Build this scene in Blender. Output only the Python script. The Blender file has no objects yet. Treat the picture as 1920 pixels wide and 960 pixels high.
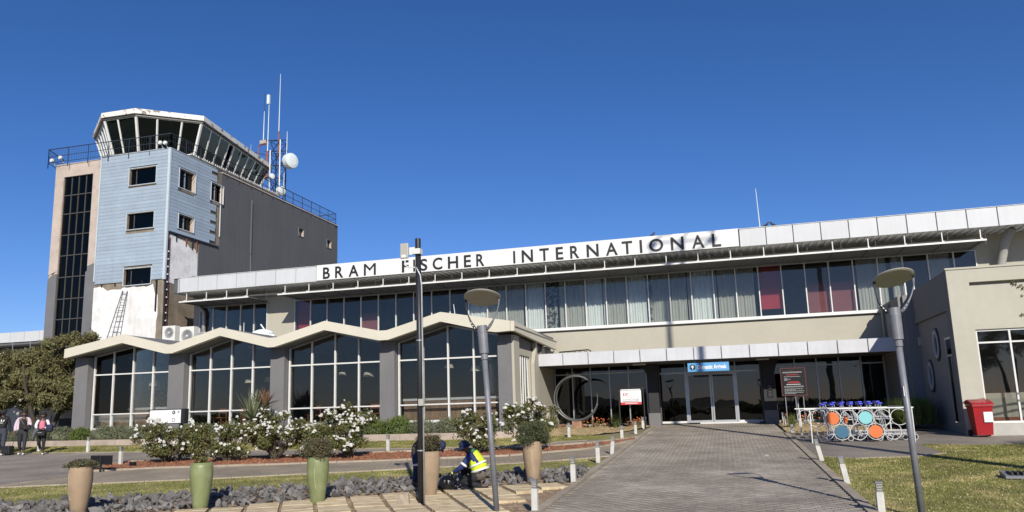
import bpy, bmesh, math, random
import numpy as np
from mathutils import Vector, Matrix
random.seed(7); np.random.seed(7)
PI = math.pi
SC = bpy.context.scene
C = SC.collection

# ------------------------------------------------------------------ camera
yaw, pitch, roll = -0.282934, 0.173141, -0.0273734
cy_, sy_, cp_, sp_ = math.cos(yaw), math.sin(yaw), math.cos(pitch), math.sin(pitch)
fwd = Vector((sy_*cp_, cy_*cp_, sp_)); rt = Vector((cy_, -sy_, 0)); up = rt.cross(fwd)
r2 = math.cos(roll)*rt + math.sin(roll)*up; u2 = -math.sin(roll)*rt + math.cos(roll)*up
cam = bpy.data.cameras.new('camera'); camo = bpy.data.objects.new('camera', cam); C.objects.link(camo)
cam.sensor_width = 36; cam.lens = 1436.637/1920*36
cam.shift_x = (960-929.71)/1920; cam.shift_y = (520.54-480)/1920
cam.clip_start = 0.1; cam.clip_end = 20000
M = Matrix(((r2.x, u2.x, -fwd.x, 0), (r2.y, u2.y, -fwd.y, 0), (r2.z, u2.z, -fwd.z, 1.6), (0, 0, 0, 1)))
camo.matrix_world = M; SC.camera = camo

# ------------------------------------------------------------------ light
SUN_EL = math.radians(30.0); SH = Vector((-0.42, 0.9075)).normalized()
sd = Vector((-SH.x*math.cos(SUN_EL), -SH.y*math.cos(SUN_EL), math.sin(SUN_EL)))
sl = bpy.data.lights.new('sun', 'SUN'); sl.energy = 5.0; sl.angle = math.radians(0.53); sl.color = (1.0, 0.94, 0.83)
so = bpy.data.objects.new('sun', sl); C.objects.link(so)
so.rotation_euler = sd.to_track_quat('Z', 'Y').to_euler()
W = bpy.data.worlds.new('World'); SC.world = W; W.use_nodes = True
nt = W.node_tree; nt.nodes.clear()
sk = nt.nodes.new('ShaderNodeTexSky'); sk.sky_type = 'NISHITA'; sk.sun_disc = False
sk.sun_elevation = SUN_EL; sk.sun_rotation = math.atan2(sd.x, sd.y)
sk.altitude = 1400; sk.air_density = 1.0; sk.dust_density = 0.7; sk.ozone_density = 4.0
hs = nt.nodes.new('ShaderNodeHueSaturation'); hs.inputs['Saturation'].default_value = 1.20
bg = nt.nodes.new('ShaderNodeBackground'); bg.inputs['Strength'].default_value = 0.082
wo = nt.nodes.new('ShaderNodeOutputWorld')
vm_ = nt.nodes.new('ShaderNodeVectorMath'); vm_.operation = 'MULTIPLY'; vm_.inputs[1].default_value = (1.05, 0.985, 1.20)
nt.links.new(sk.outputs[0], hs.inputs['Color']); nt.links.new(hs.outputs[0], vm_.inputs[0]); nt.links.new(vm_.outputs[0], bg.inputs[0]); nt.links.new(bg.outputs[0], wo.inputs[0])
SC.view_settings.view_transform = 'Standard'; SC.view_settings.look = 'None'
SC.view_settings.exposure = 0.2; SC.view_settings.gamma = 1.0
SC.render.engine = 'CYCLES'
SC.cycles.max_bounces = 7; SC.cycles.transparent_max_bounces = 14; SC.cycles.glossy_bounces = 3; SC.cycles.diffuse_bounces = 3

# ------------------------------------------------------------------ materials
MT = {}
def mat(name, col, rough=0.8, metal=0.0, var=0.12, scale=3.0, bump=0.0, bscale=40.0, spec=0.5, island=0.0, streak=0.0, transl=0.0, col2=None, c2scale=1.0, c2lo=0.5, c2hi=0.6, objrnd=0.0):
    col = tuple(c*0.88 for c in col); col2 = tuple(c*0.88 for c in col2) if col2 else None
    m = bpy.data.materials.new(name); m.use_nodes = True; MT[name] = m
    n = m.node_tree.nodes; l = m.node_tree.links; b = n['Principled BSDF']
    b.inputs['Roughness'].default_value = rough; b.inputs['Metallic'].default_value = metal
    b.inputs['Specular IOR Level'].default_value = spec
    tc = n.new('ShaderNodeNewGeometry')
    def noise(s, d=5, vec=None):
        t = n.new('ShaderNodeTexNoise'); t.inputs['Scale'].default_value = s; t.inputs['Detail'].default_value = d
        l.new(vec or tc.outputs['Position'], t.inputs['Vector']); return t.outputs['Fac']
    def maprange(f, a, b_, c, d):
        t = n.new('ShaderNodeMapRange'); l.new(f, t.inputs[0])
        for i, v in enumerate((a, b_, c, d)): t.inputs[1+i].default_value = v
        return t.outputs[0]
    def mul(a, b_):
        t = n.new('ShaderNodeMath'); t.operation = 'MULTIPLY'
        l.new(a, t.inputs[0]); l.new(b_, t.inputs[1]); return t.outputs[0]
    f = maprange(noise(scale), 0.3, 0.7, 1-var, 1+var)
    if bscale and var > 0: f = mul(f, maprange(noise(scale*9, 3), 0.3, 0.7, 1-var*0.5, 1+var*0.5))
    if streak:
        mp = n.new('ShaderNodeMapping'); l.new(tc.outputs['Position'], mp.inputs[0]); mp.inputs['Scale'].default_value = (6, 6, 0.35)
        f = mul(f, maprange(noise(1.0, 4, mp.outputs[0]), 0.35, 0.75, 1+streak*0.3, 1-streak))
    if island:
        g_ = n.new('ShaderNodeNewGeometry'); f = mul(f, maprange(g_.outputs['Random Per Island'], 0, 1, 1-island, 1+island))
    if objrnd:
        g_ = n.new('ShaderNodeObjectInfo'); f = mul(f, maprange(g_.outputs['Random'], 0, 1, 1-objrnd, 1+objrnd))
    mx = n.new('ShaderNodeVectorMath'); mx.operation = 'SCALE'; l.new(f, mx.inputs['Scale'])
    if col2:
        mm = n.new('ShaderNodeMix'); mm.data_type = 'RGBA'
        mm.inputs[6].default_value = (*col, 1); mm.inputs[7].default_value = (*col2, 1)
        l.new(maprange(noise(c2scale, 6), c2lo, c2hi, 0, 1), mm.inputs[0]); l.new(mm.outputs[2], mx.inputs[0])
    else: mx.inputs[0].default_value = col
    l.new(mx.outputs[0], b.inputs['Base Color'])
    if bump:
        bp = n.new('ShaderNodeBump'); bp.inputs['Strength'].default_value = bump; bp.inputs['Distance'].default_value = 0.02
        l.new(noise(bscale, 4), bp.inputs['Height']); l.new(bp.outputs[0], b.inputs['Normal'])
    if transl:
        tr = n.new('ShaderNodeBsdfTranslucent'); ms = n.new('ShaderNodeMixShader'); ms.inputs[0].default_value = transl
        l.new(mx.outputs[0], tr.inputs[0]); l.new(b.outputs[0], ms.inputs[1]); l.new(tr.outputs[0], ms.inputs[2])
        l.new(ms.outputs[0], n['Material Output'].inputs[0])
    return m
def glass(name, tint, ior=1.5, refl=(1, 1, 1), wob=0.0):
    m = bpy.data.materials.new(name); m.use_nodes = True; MT[name] = m
    n = m.node_tree.nodes; l = m.node_tree.links; n.remove(n['Principled BSDF'])
    t = n.new('ShaderNodeBsdfTransparent'); t.inputs[0].default_value = (*tint, 1)
    g = n.new('ShaderNodeBsdfGlossy'); g.inputs['Roughness'].default_value = 0.005; g.inputs[0].default_value = (*refl, 1)
    f = n.new('ShaderNodeFresnel'); f.inputs[0].default_value = ior
    if wob:
        tc = n.new('ShaderNodeTexCoord'); ns = n.new('ShaderNodeTexNoise'); ns.inputs['Scale'].default_value = 1.3; ns.inputs['Detail'].default_value = 1
        bp = n.new('ShaderNodeBump'); bp.inputs['Strength'].default_value = wob; bp.inputs['Distance'].default_value = 0.02
        l.new(tc.outputs['Object'], ns.inputs['Vector']); l.new(ns.outputs[0], bp.inputs['Height']); l.new(bp.outputs[0], g.inputs['Normal'])
    ms = n.new('ShaderNodeMixShader'); l.new(f.outputs[0], ms.inputs[0]); l.new(t.outputs[0], ms.inputs[1]); l.new(g.outputs[0], ms.inputs[2])
    l.new(ms.outputs[0], n['Material Output'].inputs[0]); return m
def brickmat(name, c1, c2, mortar, bw, bh, msize=0.012, rot=0.0, bump=0.4, var=0.25):
    m = bpy.data.materials.new(name); m.use_nodes = True; MT[name] = m
    n = m.node_tree.nodes; l = m.node_tree.links; b = n['Principled BSDF']; b.inputs['Roughness'].default_value = 0.85
    tc = n.new('ShaderNodeTexCoord'); mp = n.new('ShaderNodeMapping'); mp.inputs['Rotation'].default_value = (0, 0, rot)
    l.new(tc.outputs['Object'], mp.inputs[0])
    br = n.new('ShaderNodeTexBrick'); l.new(mp.outputs[0], br.inputs['Vector'])
    br.inputs['Color1'].default_value = (*c1, 1); br.inputs['Color2'].default_value = (*c2, 1); br.inputs['Mortar'].default_value = (*mortar, 1)
    br.inputs['Scale'].default_value = 1; br.inputs['Brick Width'].default_value = bw; br.inputs['Row Height'].default_value = bh; br.inputs['Mortar Size'].default_value = msize
    ns = n.new('ShaderNodeTexNoise'); ns.inputs['Scale'].default_value = 0.7; ns.inputs['Detail'].default_value = 8
    l.new(tc.outputs['Object'], ns.inputs['Vector'])
    mr = n.new('ShaderNodeMapRange'); l.new(ns.outputs[0], mr.inputs[0]); mr.inputs[1].default_value = 0.3; mr.inputs[2].default_value = 0.7; mr.inputs[3].default_value = 1-var; mr.inputs[4].default_value = 1+var
    vm = n.new('ShaderNodeVectorMath'); vm.operation = 'SCALE'; l.new(br.outputs[0], vm.inputs[0]); l.new(mr.outputs[0], vm.inputs['Scale'])
    l.new(vm.outputs[0], b.inputs['Base Color'])
    bp = n.new('ShaderNodeBump'); bp.inputs['Strength'].default_value = bump; bp.inputs['Distance'].default_value = 0.01
    l.new(br.outputs['Fac'], bp.inputs['Height']); bp.invert = True; l.new(bp.outputs[0], b.inputs['Normal'])
    return m

mat('beige', (0.425, 0.40, 0.325), 0.85, var=0.04, scale=0.6, bump=0.15, bscale=60)
mat('beige_fascia', (0.60, 0.565, 0.465), 0.8, var=0.04, scale=0.8, bump=0.1, bscale=50)
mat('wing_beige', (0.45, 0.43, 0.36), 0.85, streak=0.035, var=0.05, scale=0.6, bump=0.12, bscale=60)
mat('wing_shade_grey', (0.19, 0.188, 0.18), 0.85, var=0.05, scale=0.6, bump=0.12, bscale=60)  # grey side paint, kept dark so the colour carries the side's shade
mat('wing_recess_shade', (0.235, 0.23, 0.22), 0.85, var=0.05, scale=0.6, bump=0.12, bscale=60)  # lighter grey for the recess, its shade likewise put into the colour
mat('charcoal_wall', (0.10, 0.101, 0.105), 0.8, var=0.07, scale=0.5, bump=0.15, bscale=30, streak=0.1)
mat('column_grey', (0.165, 0.162, 0.165), 0.85, streak=0.06, var=0.07, scale=1, bump=0.12, bscale=60)
mat('entry_charcoal', (0.020, 0.020, 0.023), 0.7, var=0.06)
mat('concrete', (0.35, 0.34, 0.31), 0.9, var=0.12, scale=2, bump=0.2)
mat('garden_render', (0.68, 0.67, 0.62), 0.9, var=0.12, scale=1, bump=0.2)
mat('plinth', (0.42, 0.41, 0.38), 0.9, var=0.1, scale=2, bump=0.2)
mat('brown_concrete', (0.235, 0.195, 0.15), 0.95, var=0.25, scale=1.5, bump=0.35, bscale=20, streak=0.25)
mat('salmon', (0.48, 0.405, 0.35), 0.9, var=0.1, scale=1.2, bump=0.3, bscale=18, col2=(0.38, 0.30, 0.25), c2scale=2.0, c2lo=0.55, c2hi=0.75)
mat('tower_grey', (0.155, 0.155, 0.165), 0.85, var=0.1, scale=0.8, bump=0.15)
mat('blue_board', (0.325, 0.395, 0.47), 0.55, var=0.07, scale=1.0, objrnd=0.05, streak=0.05)
mat('blue_trim', (0.50, 0.57, 0.62), 0.5, var=0.05)
mat('white_plaster', (0.82, 0.81, 0.79), 0.9, var=0.08, scale=1.4, bump=0.35, bscale=12, col2=(0.70, 0.69, 0.67), c2scale=1.6, c2lo=0.47, c2hi=0.56, streak=0.1)
mat('white_paint', (0.76, 0.75, 0.71), 0.5, var=0.05)
mat('peeling_white', (0.74, 0.72, 0.67), 0.7, var=0.06, bump=0.2, col2=(0.24, 0.21, 0.18), c2scale=3.2, c2lo=0.56, c2hi=0.60)
mat('fascia_panel', (0.56, 0.575, 0.59), 0.55, var=0.03, scale=1.2, streak=0.05, objrnd=0.035)
mat('canopy_panel', (0.56, 0.57, 0.595), 0.55, var=0.05, scale=1.2, streak=0.06, objrnd=0.025)
mat('board_white', (0.74, 0.74, 0.72), 0.35, var=0.03, streak=0.03)
mat('letter_black', (0.012, 0.012, 0.014), 0.5, var=0.0)
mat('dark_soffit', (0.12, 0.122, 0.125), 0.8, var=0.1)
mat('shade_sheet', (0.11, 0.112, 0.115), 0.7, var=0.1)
mat('steel_sheet', (0.65, 0.65, 0.64), 0.7, metal=0.0, var=0.1)
mat('alu', (0.46, 0.47, 0.48), 0.4, metal=0.55, var=0.05)
mat('white_alu', (0.66, 0.66, 0.64), 0.45, var=0.04)
mat('bronze_frame', (0.10, 0.095, 0.085), 0.5, metal=0.3, var=0.1)
mat('galv', (0.42, 0.43, 0.44), 0.45, metal=0.5, var=0.15, scale=6)
mat('black_metal', (0.018, 0.018, 0.02), 0.45, var=0.1)
mat('rail_dark', (0.03, 0.035, 0.05), 0.5, var=0.1)
mat('lamp_grey', (0.20, 0.205, 0.225), 0.5, metal=0.2, var=0.12, scale=8)
mat('lamp_disc', (0.37, 0.36, 0.31), 0.6, var=0.05)
mat('rust', (0.28, 0.09, 0.05), 0.8, var=0.2, scale=8)
mat('antenna_white', (0.66, 0.72, 0.72), 0.4, var=0.03)
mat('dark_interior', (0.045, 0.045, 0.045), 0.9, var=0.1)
mat('interior_wall', (0.22, 0.20, 0.18), 0.9, var=0.1)
mat('interior_floor', (0.07, 0.06, 0.05), 0.6, var=0.1)
mat('counter_wood', (0.22, 0.135, 0.085), 0.6, var=0.12, scale=2, streak=0.3, objrnd=0.12)
mat('counter_top', (0.55, 0.55, 0.53), 0.4, var=0.03)
mat('chair_wood', (0.30, 0.09, 0.035), 0.5, var=0.15, scale=8)
mat('shade_cream', (0.75, 0.66, 0.50), 0.8, var=0.03, transl=0.3)
mat('curtain', (0.92, 0.91, 0.87), 0.9, var=0.05, transl=0.35)
mat('curtain_pattern', (0.7, 0.7, 0.67), 0.9, var=0.1, transl=0.3, col2=(0.16, 0.17, 0.16), c2scale=7, c2lo=0.46, c2hi=0.5)
mat('red_blind', (0.55, 0.06, 0.08), 0.9, var=0.05)
mat('pink_blind', (0.36, 0.13, 0.14), 0.9, var=0.05)
mat('blue_sign', (0.10, 0.34, 0.64), 0.4, var=0.02)
mat('blue_post', (0.05, 0.27, 0.62), 0.4, var=0.03)
mat('print_white', (0.80, 0.80, 0.80), 0.6, var=0.0)
mat('print_grey', (0.32, 0.32, 0.32), 0.6, var=0.0)
mat('print_red', (0.60, 0.04, 0.05), 0.6, var=0.0)
mat('dull_red', (0.09, 0.010, 0.014), 0.6, var=0.05)
mat('board_black', (0.010, 0.010, 0.012), 0.6, spec=0.25, var=0.05)
mat('paint_grey', (0.27, 0.28, 0.28), 0.6, var=0.03)
mat('terracotta', (0.325, 0.235, 0.15), 0.75, streak=0.16, var=0.10, scale=5, bump=0.15, bscale=30, col2=(0.32, 0.235, 0.16), c2scale=3, c2lo=0.55, c2hi=0.75)
mat('green_glaze', (0.20, 0.23, 0.10), 0.45, streak=0.14, var=0.09, scale=6, bump=0.05, col2=(0.25, 0.275, 0.14), c2scale=4, c2lo=0.5, c2hi=0.7)
mat('crack', (0.62, 0.52, 0.38), 0.8, var=0.05)
mat('slab', (0.58, 0.47, 0.30), 0.9, var=0.1, scale=5, bump=0.3, bscale=60, objrnd=0.08, col2=(0.48, 0.37, 0.22), c2scale=4)
mat('upright_stone', (0.33, 0.27, 0.21), 0.95, var=0.25, scale=10, bump=0.6, bscale=30)
mat('rock', (0.125, 0.118, 0.112), 0.85, var=0.4, scale=3, bump=0.35, bscale=20, objrnd=0.3, island=0.3)
mat('boulder', (0.30, 0.17, 0.11), 0.9, var=0.25, scale=4, bump=0.5, bscale=20, objrnd=0.3)
mat('paver', (0.24, 0.207, 0.168), 0.85, var=0.2, scale=0.9, bump=0.25, bscale=90, objrnd=0.12, island=0.14, col2=(0.285, 0.25, 0.21), c2scale=0.45, c2lo=0.45, c2hi=0.68)
mat('paver_sand', (0.10, 0.085, 0.07), 0.95, var=0.2, scale=6)
mat('kerb', (0.34, 0.285, 0.215), 0.9, var=0.15, scale=3, bump=0.3, objrnd=0.08)
mat('kerb_bed', (0.38, 0.31, 0.26), 0.9, var=0.15, scale=3, bump=0.3, objrnd=0.08)
brickmat('brick_road', (0.235, 0.205, 0.17), (0.27, 0.235, 0.195), (0.15, 0.125, 0.10), 0.22, 0.11, rot=0.5)
brickmat('brick_path', (0.27, 0.225, 0.165), (0.31, 0.26, 0.19), (0.17, 0.13, 0.09), 0.22, 0.11, rot=0.45)
brickmat('brick_side', (0.22, 0.19, 0.155), (0.25, 0.215, 0.175), (0.10, 0.09, 0.075), 0.22, 0.11, rot=0.0)
mat('red_soil', (0.30, 0.125, 0.06), 1.0, var=0.25, scale=5, bump=1.0, bscale=22, col2=(0.15, 0.05, 0.03), c2scale=9, c2lo=0.5, c2hi=0.62)
mat('clod', (0.32, 0.13, 0.065), 1.0, var=0.25, scale=9, bump=0.5, island=0.3)
mat('brown_soil', (0.27, 0.18, 0.105), 1.0, var=0.25, scale=6, bump=0.9, bscale=30, col2=(0.38, 0.29, 0.19), c2scale=5)
mat('gravel', (0.42, 0.32, 0.17), 1.0, var=0.25, scale=3, bump=0.9, bscale=25, col2=(0.30, 0.21, 0.11), c2scale=2.2)
mat('chip', (0.33, 0.25, 0.17), 0.95, var=0.2, scale=9, island=0.45)
mat('lawn', (0.20, 0.20, 0.055), 1.0, var=0.3, scale=2.5, bump=0.8, bscale=35, col2=(0.38, 0.32, 0.13), c2scale=1.1, c2lo=0.48, c2hi=0.68)
mat('lawn_blade', (0.25, 0.245, 0.07), 0.8, var=0.3, scale=0.8, island=0.4, transl=0.3, col2=(0.48, 0.41, 0.18), c2scale=1.1, c2lo=0.47, c2hi=0.66)
mat('straw', (0.52, 0.44, 0.24), 0.9, var=0.1, island=0.25)
mat('terrain', (0.20, 0.17, 0.10), 1.0, var=0.2, scale=0.05, bump=0.3, bscale=3)
mat('asphalt', (0.06, 0.06, 0.06), 0.9, var=0.15, scale=1)
mat('hill', (0.10, 0.10, 0.085), 1.0, var=0.2, scale=0.01)
mat('leaf_olive', (0.19, 0.18, 0.075), 0.75, var=0.25, scale=0.9, island=0.45, transl=0.3)
mat('leaf_rose', (0.14, 0.15, 0.05), 0.6, var=0.3, scale=2.5, island=0.5, transl=0.25, col2=(0.19, 0.15, 0.04), c2scale=2.3, c2lo=0.52, c2hi=0.7)
mat('leaf_hedge', (0.165, 0.18, 0.105), 0.8, var=0.2, scale=3, island=0.4, transl=0.2)
mat('leaf_green', (0.12, 0.165, 0.035), 0.8, var=0.2, scale=3, island=0.35, transl=0.25)
mat('leaf_pot', (0.12, 0.115, 0.06), 0.8, var=0.25, scale=6, island=0.45, transl=0.2, col2=(0.13, 0.10, 0.05), c2scale=5)
mat('leaf_conifer', (0.085, 0.098, 0.045), 0.8, var=0.25, scale=6, island=0.4, transl=0.2)
mat('petal', (0.80, 0.79, 0.73), 0.7, var=0.03, transl=0.25)
mat('petal_orange', (0.75, 0.20, 0.08), 0.7, var=0.1)
mat('aloe', (0.14, 0.155, 0.085), 0.6, var=0.12, scale=5, objrnd=0.25)
mat('aloe_red', (0.19, 0.10, 0.06), 0.6, var=0.2, scale=5, objrnd=0.3)
mat('bark', (0.075, 0.06, 0.045), 0.95, var=0.25, scale=8, bump=0.6, bscale=25)
mat('stem', (0.10, 0.08, 0.05), 0.9, var=0.2, scale=8)
mat('skin', (0.11, 0.055, 0.035), 0.55, var=0.03)
mat('hair', (0.010, 0.008, 0.007), 0.7, var=0.1)
mat('cloth_black', (0.013, 0.013, 0.015), 0.85, var=0.15)
mat('jeans', (0.035, 0.04, 0.06), 0.85, var=0.2, scale=8)
mat('denim_dark', (0.02, 0.022, 0.028), 0.8, var=0.2, scale=8)
mat('pink_jacket', (0.62, 0.50, 0.55), 0.8, var=0.1, scale=8)
mat('pink_knit', (0.60, 0.16, 0.24), 0.85, var=0.1, scale=8)
mat('sleeve_white', (0.70, 0.68, 0.72), 0.85, var=0.05)
mat('grey_coat', (0.10, 0.10, 0.11), 0.85, var=0.15)
mat('royal_blue', (0.014, 0.028, 0.13), 0.8, var=0.15, scale=8)
mat('navy', (0.012, 0.018, 0.065), 0.8, var=0.15, scale=8)
mat('hi_vis', (0.62, 0.80, 0.03), 0.6, var=0.05)
mat('hi_vis_green', (0.03, 0.16, 0.07), 0.7, var=0.05)
mat('reflective', (0.72, 0.74, 0.74), 0.35, var=0.03)
mat('trouser_taupe', (0.12, 0.095, 0.08), 0.85, var=0.15, scale=8)
mat('work_glove', (0.42, 0.48, 0.12), 0.85, var=0.1)
mat('bag_plastic', (0.008, 0.008, 0.009), 0.22, var=0.1, bump=0.8, bscale=14)
mat('shoe_white', (0.75, 0.75, 0.75), 0.6, var=0.03)
mat('luggage', (0.015, 0.015, 0.016), 0.5, var=0.1)
mat('tan_bag', (0.40, 0.27, 0.15), 0.7, var=0.1)
mat('bin_red', (0.33, 0.010, 0.015), 0.35, var=0.06, scale=4)
mat('rubber', (0.012, 0.012, 0.012), 0.8, var=0.1)
mat('handle_blue', (0.012, 0.03, 0.45), 0.4, var=0.05)
mat('steel_bright', (0.55, 0.55, 0.56), 0.35, metal=0.35, var=0.05)
mat('disc_orange', (0.66, 0.16, 0.035), 0.5, var=0.03)
mat('disc_teal', (0.22, 0.55, 0.56), 0.5, var=0.03)
mat('disc_blue', (0.035, 0.13, 0.21), 0.5, var=0.03)
mat('sculpture', (0.17, 0.17, 0.175), 0.4, metal=0.6, var=0.1)
mat('plastic_white', (0.70, 0.70, 0.66), 0.5, var=0.04)
mat('plastic_grey', (0.40, 0.39, 0.35), 0.5, var=0.04)
mat('ring_light', (0.5, 0.5, 0.5), 0.6, var=0.05)
mat('ring_dark', (0.06, 0.06, 0.065), 0.6, var=0.05)
mat('bird', (0.03, 0.03, 0.035), 0.7, var=0.1)
glass('glass_dark', (0.84, 0.86, 0.87), 1.50, refl=(0.84, 0.79, 0.72), wob=0.05)
glass('glass_upper', (0.79, 0.81, 0.80), 1.52, refl=(1.0, 0.95, 0.88), wob=0.05)
glass('glass_clear', (0.90, 0.93, 0.93), 1.45, wob=0.05)
glass('glass_entry', (0.22, 0.24, 0.26), 1.52, wob=0.10)
glass('glass_cab', (0.22, 0.36, 0.38), 1.5, refl=(0.8, 1, 1.05), wob=0.05)
glass('glass_tower', (0.12, 0.13, 0.14), 1.5, refl=(0.7, 0.62, 0.52), wob=0.05)

# ------------------------------------------------------------------ mesh helpers
ORG = {}
def _org(p): return ORG.get(p.name, Vector((0, 0, 0))) if p else Vector((0, 0, 0))
class MB:
    def __init__(s): s.v = []; s.f = []
    def add(s, vs, fs):
        k = len(s.v); s.v += [tuple(v) for v in vs]; s.f += [tuple(i+k for i in f) for f in fs]; return s
    def box(s, x0, x1, y0, y1, z0, z1):
        if x0 > x1: x0, x1 = x1, x0
        if y0 > y1: y0, y1 = y1, y0
        return s.add([(x0, y0, z0), (x1, y0, z0), (x1, y1, z0), (x0, y1, z0), (x0, y0, z1), (x1, y0, z1), (x1, y1, z1), (x0, y1, z1)],
                     [(0, 3, 2, 1), (4, 5, 6, 7), (0, 1, 5, 4), (1, 2, 6, 5), (2, 3, 7, 6), (3, 0, 4, 7)])
    def prism(s, pts, axis, a, b):            # pts: 2-D outline, extruded along axis from a to b
        n = len(pts)
        def mk(p, t): return {'y': (p[0], t, p[1]), 'x': (t, p[0], p[1]), 'z': (p[0], p[1], t)}[axis]
        vs = [mk(p, a) for p in pts]+[mk(p, b) for p in pts]
        return s.add(vs, [tuple(range(n-1, -1, -1)), tuple(range(n, 2*n))]+[(i, (i+1) % n, n+(i+1) % n, n+i) for i in range(n)])
    def hexa(s, a, b):                        # two quads joined
        return s.add(list(a)+list(b), [(3, 2, 1, 0), (4, 5, 6, 7)]+[(i, (i+1) % 4, 4+(i+1) % 4, 4+i) for i in range(4)])
    def tube(s, pts, r, n=8, closed=False):
        pts = [Vector(p) for p in pts]; m = len(pts); rs = r if isinstance(r, (list, tuple)) else [r]*m
        k = len(s.v); prev = None
        for i, p in enumerate(pts):
            if closed: t = pts[(i+1) % m]-pts[i-1]
            else: t = pts[min(i+1, m-1)]-pts[max(i-1, 0)]
            t.normalize()
            if prev is None: a = t.orthogonal().normalized()
            else:
                a = prev-t*prev.dot(t)
                a = a.normalized() if a.length > 1e-6 else t.orthogonal().normalized()
            prev = a; b = t.cross(a)
            for j in range(n):
                q = p+(a*math.cos(2*PI*j/n)+b*math.sin(2*PI*j/n))*rs[i]; s.v.append(tuple(q))
        for i in range(m if closed else m-1):
            for j in range(n):
                i2 = (i+1) % m
                s.f.append((k+i*n+j, k+i*n+(j+1) % n, k+i2*n+(j+1) % n, k+i2*n+j))
        if not closed:
            s.f.append(tuple(k+j for j in range(n-1, -1, -1))); s.f.append(tuple(k+(m-1)*n+j for j in range(n)))
        return s
    def bar(s, a, b, w, n=4): return s.tube([a, b], w, n)
    def lathe(s, prof, c, n=24, ax='z'):
        k = len(s.v); m = len(prof)
        for (r, h) in prof:
            for j in range(n):
                t = 2*PI*j/n; x, y = r*math.cos(t), r*math.sin(t)
                s.v.append((c[0]+x, c[1]+y, c[2]+h) if ax == 'z' else ((c[0]+x, c[1]+h, c[2]+y) if ax == 'y' else (c[0]+h, c[1]+x, c[2]+y)))
        for i in range(m-1):
            for j in range(n): s.f.append((k+i*n+j, k+i*n+(j+1) % n, k+(i+1)*n+(j+1) % n, k+(i+1)*n+j))
        s.f.append(tuple(k+j for j in range(n-1, -1, -1))); s.f.append(tuple(k+(m-1)*n+j for j in range(n)))
        return s
    def ball(s, c, r, n=8):
        r = r if isinstance(r, (tuple, list)) else (r, r, r); k = len(s.v); m = n//2+1
        for i in range(m+1):
            for j in range(n):
                a = PI*i/m; b = 2*PI*j/n
                s.v.append((c[0]+r[0]*math.sin(a)*math.cos(b), c[1]+r[1]*math.sin(a)*math.sin(b), c[2]+r[2]*math.cos(a)))
        for i in range(m):
            for j in range(n): s.f.append((k+i*n+j, k+(i+1)*n+j, k+(i+1)*n+(j+1) % n, k+i*n+(j+1) % n))
        return s
    def wallx(s, y0, y1, x0, x1, z0, z1, holes=()):      # wall in the XZ plane with rectangular holes
        xs = sorted({x0, x1, *[h[0] for h in holes], *[h[1] for h in holes]}); xs = [x for x in xs if x0 <= x <= x1]
        for a, b in zip(xs, xs[1:]):
            hs_ = sorted([(h[2], h[3]) for h in holes if h[0] <= a+1e-6 and h[1] >= b-1e-6]); z = z0
            for h0, h1 in hs_:
                if h0 > z: s.box(a, b, y0, y1, z, h0)
                z = max(z, h1)
            if z < z1: s.box(a, b, y0, y1, z, z1)
        return s
    def wally(s, x0, x1, y0, y1, z0, z1, holes=()):
        ys = sorted({y0, y1, *[h[0] for h in holes], *[h[1] for h in holes]}); ys = [y for y in ys if y0 <= y <= y1]
        for a, b in zip(ys, ys[1:]):
            hs_ = sorted([(h[2], h[3]) for h in holes if h[0] <= a+1e-6 and h[1] >= b-1e-6]); z = z0
            for h0, h1 in hs_:
                if h0 > z: s.box(x0, x1, a, b, z, h0)
                z = max(z, h1)
            if z < z1: s.box(x0, x1, a, b, z, z1)
        return s
    def build(s, name, m, parent=None, smooth=False, merge=False):
        o_ = _org(parent); me = bpy.data.meshes.new(name)
        me.from_pydata([(v[0]-o_.x, v[1]-o_.y, v[2]-o_.z) for v in s.v], [], s.f)
        if merge or len(s.f) < 4000:
            bm = bmesh.new(); bm.from_mesh(me)
            if merge: bmesh.ops.remove_doubles(bm, verts=bm.verts, dist=1e-4)
            bmesh.ops.recalc_face_normals(bm, faces=bm.faces); bm.to_mesh(me); bm.free()
        if smooth: me.shade_smooth()
        me.materials.append(MT[m] if isinstance(m, str) else m); me.update()
        return link(name, me, parent)
def link(name, me, parent=None, loc=None):
    o = bpy.data.objects.new(name, me); C.objects.link(o)
    if parent: o.parent = parent; ORG[o.name] = _org(parent).copy()
    if loc is not None: o.location = Vector(loc)-_org(parent)
    return o
def bevel(o, w=0.01, seg=2):
    md = o.modifiers.new('bevel', 'BEVEL'); md.width = w; md.segments = seg; md.limit_method = 'ANGLE'; return o
def thing(name, label, cat, loc=(0, 0, 0), group=None):
    o = bpy.data.objects.new(name, None); C.objects.link(o); o.location = loc; ORG[o.name] = Vector(loc)
    o.empty_display_size = 0.2
    return tag(o, label, cat, group)
def tag(o, label, cat, group=None):
    o['label'] = label; o['category'] = cat
    if group: o['group'] = group
    return o
def struct(o, kind='structure', label=None, cat=None):
    o['kind'] = kind
    if label: o['label'] = label
    if cat: o['category'] = cat
    return o
def bb(name, m, parent, *b): return MB().box(*b).build(name, m, parent)
def dup(root, loc, rz=0.0, label=None, scale=None):
    r = root.copy(); C.objects.link(r); r.location = loc; r.rotation_euler = (0, 0, rz); ORG[r.name] = Vector(loc)
    if scale: r.scale = (scale,)*3
    if label: r['label'] = label
    def rec(src, dst):
        for ch in src.children:
            c = ch.copy(); C.objects.link(c); c.parent = dst; rec(ch, c)
    rec(root, r); return r
TS = bpy.data.scenes.new('scratch'); TC = TS.collection
def evalmesh(o):
    vl = TS.view_layers[0]; vl.update(); dg = vl.depsgraph; dg.update(); return bpy.data.meshes.new_from_object(o.evaluated_get(dg))
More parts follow.
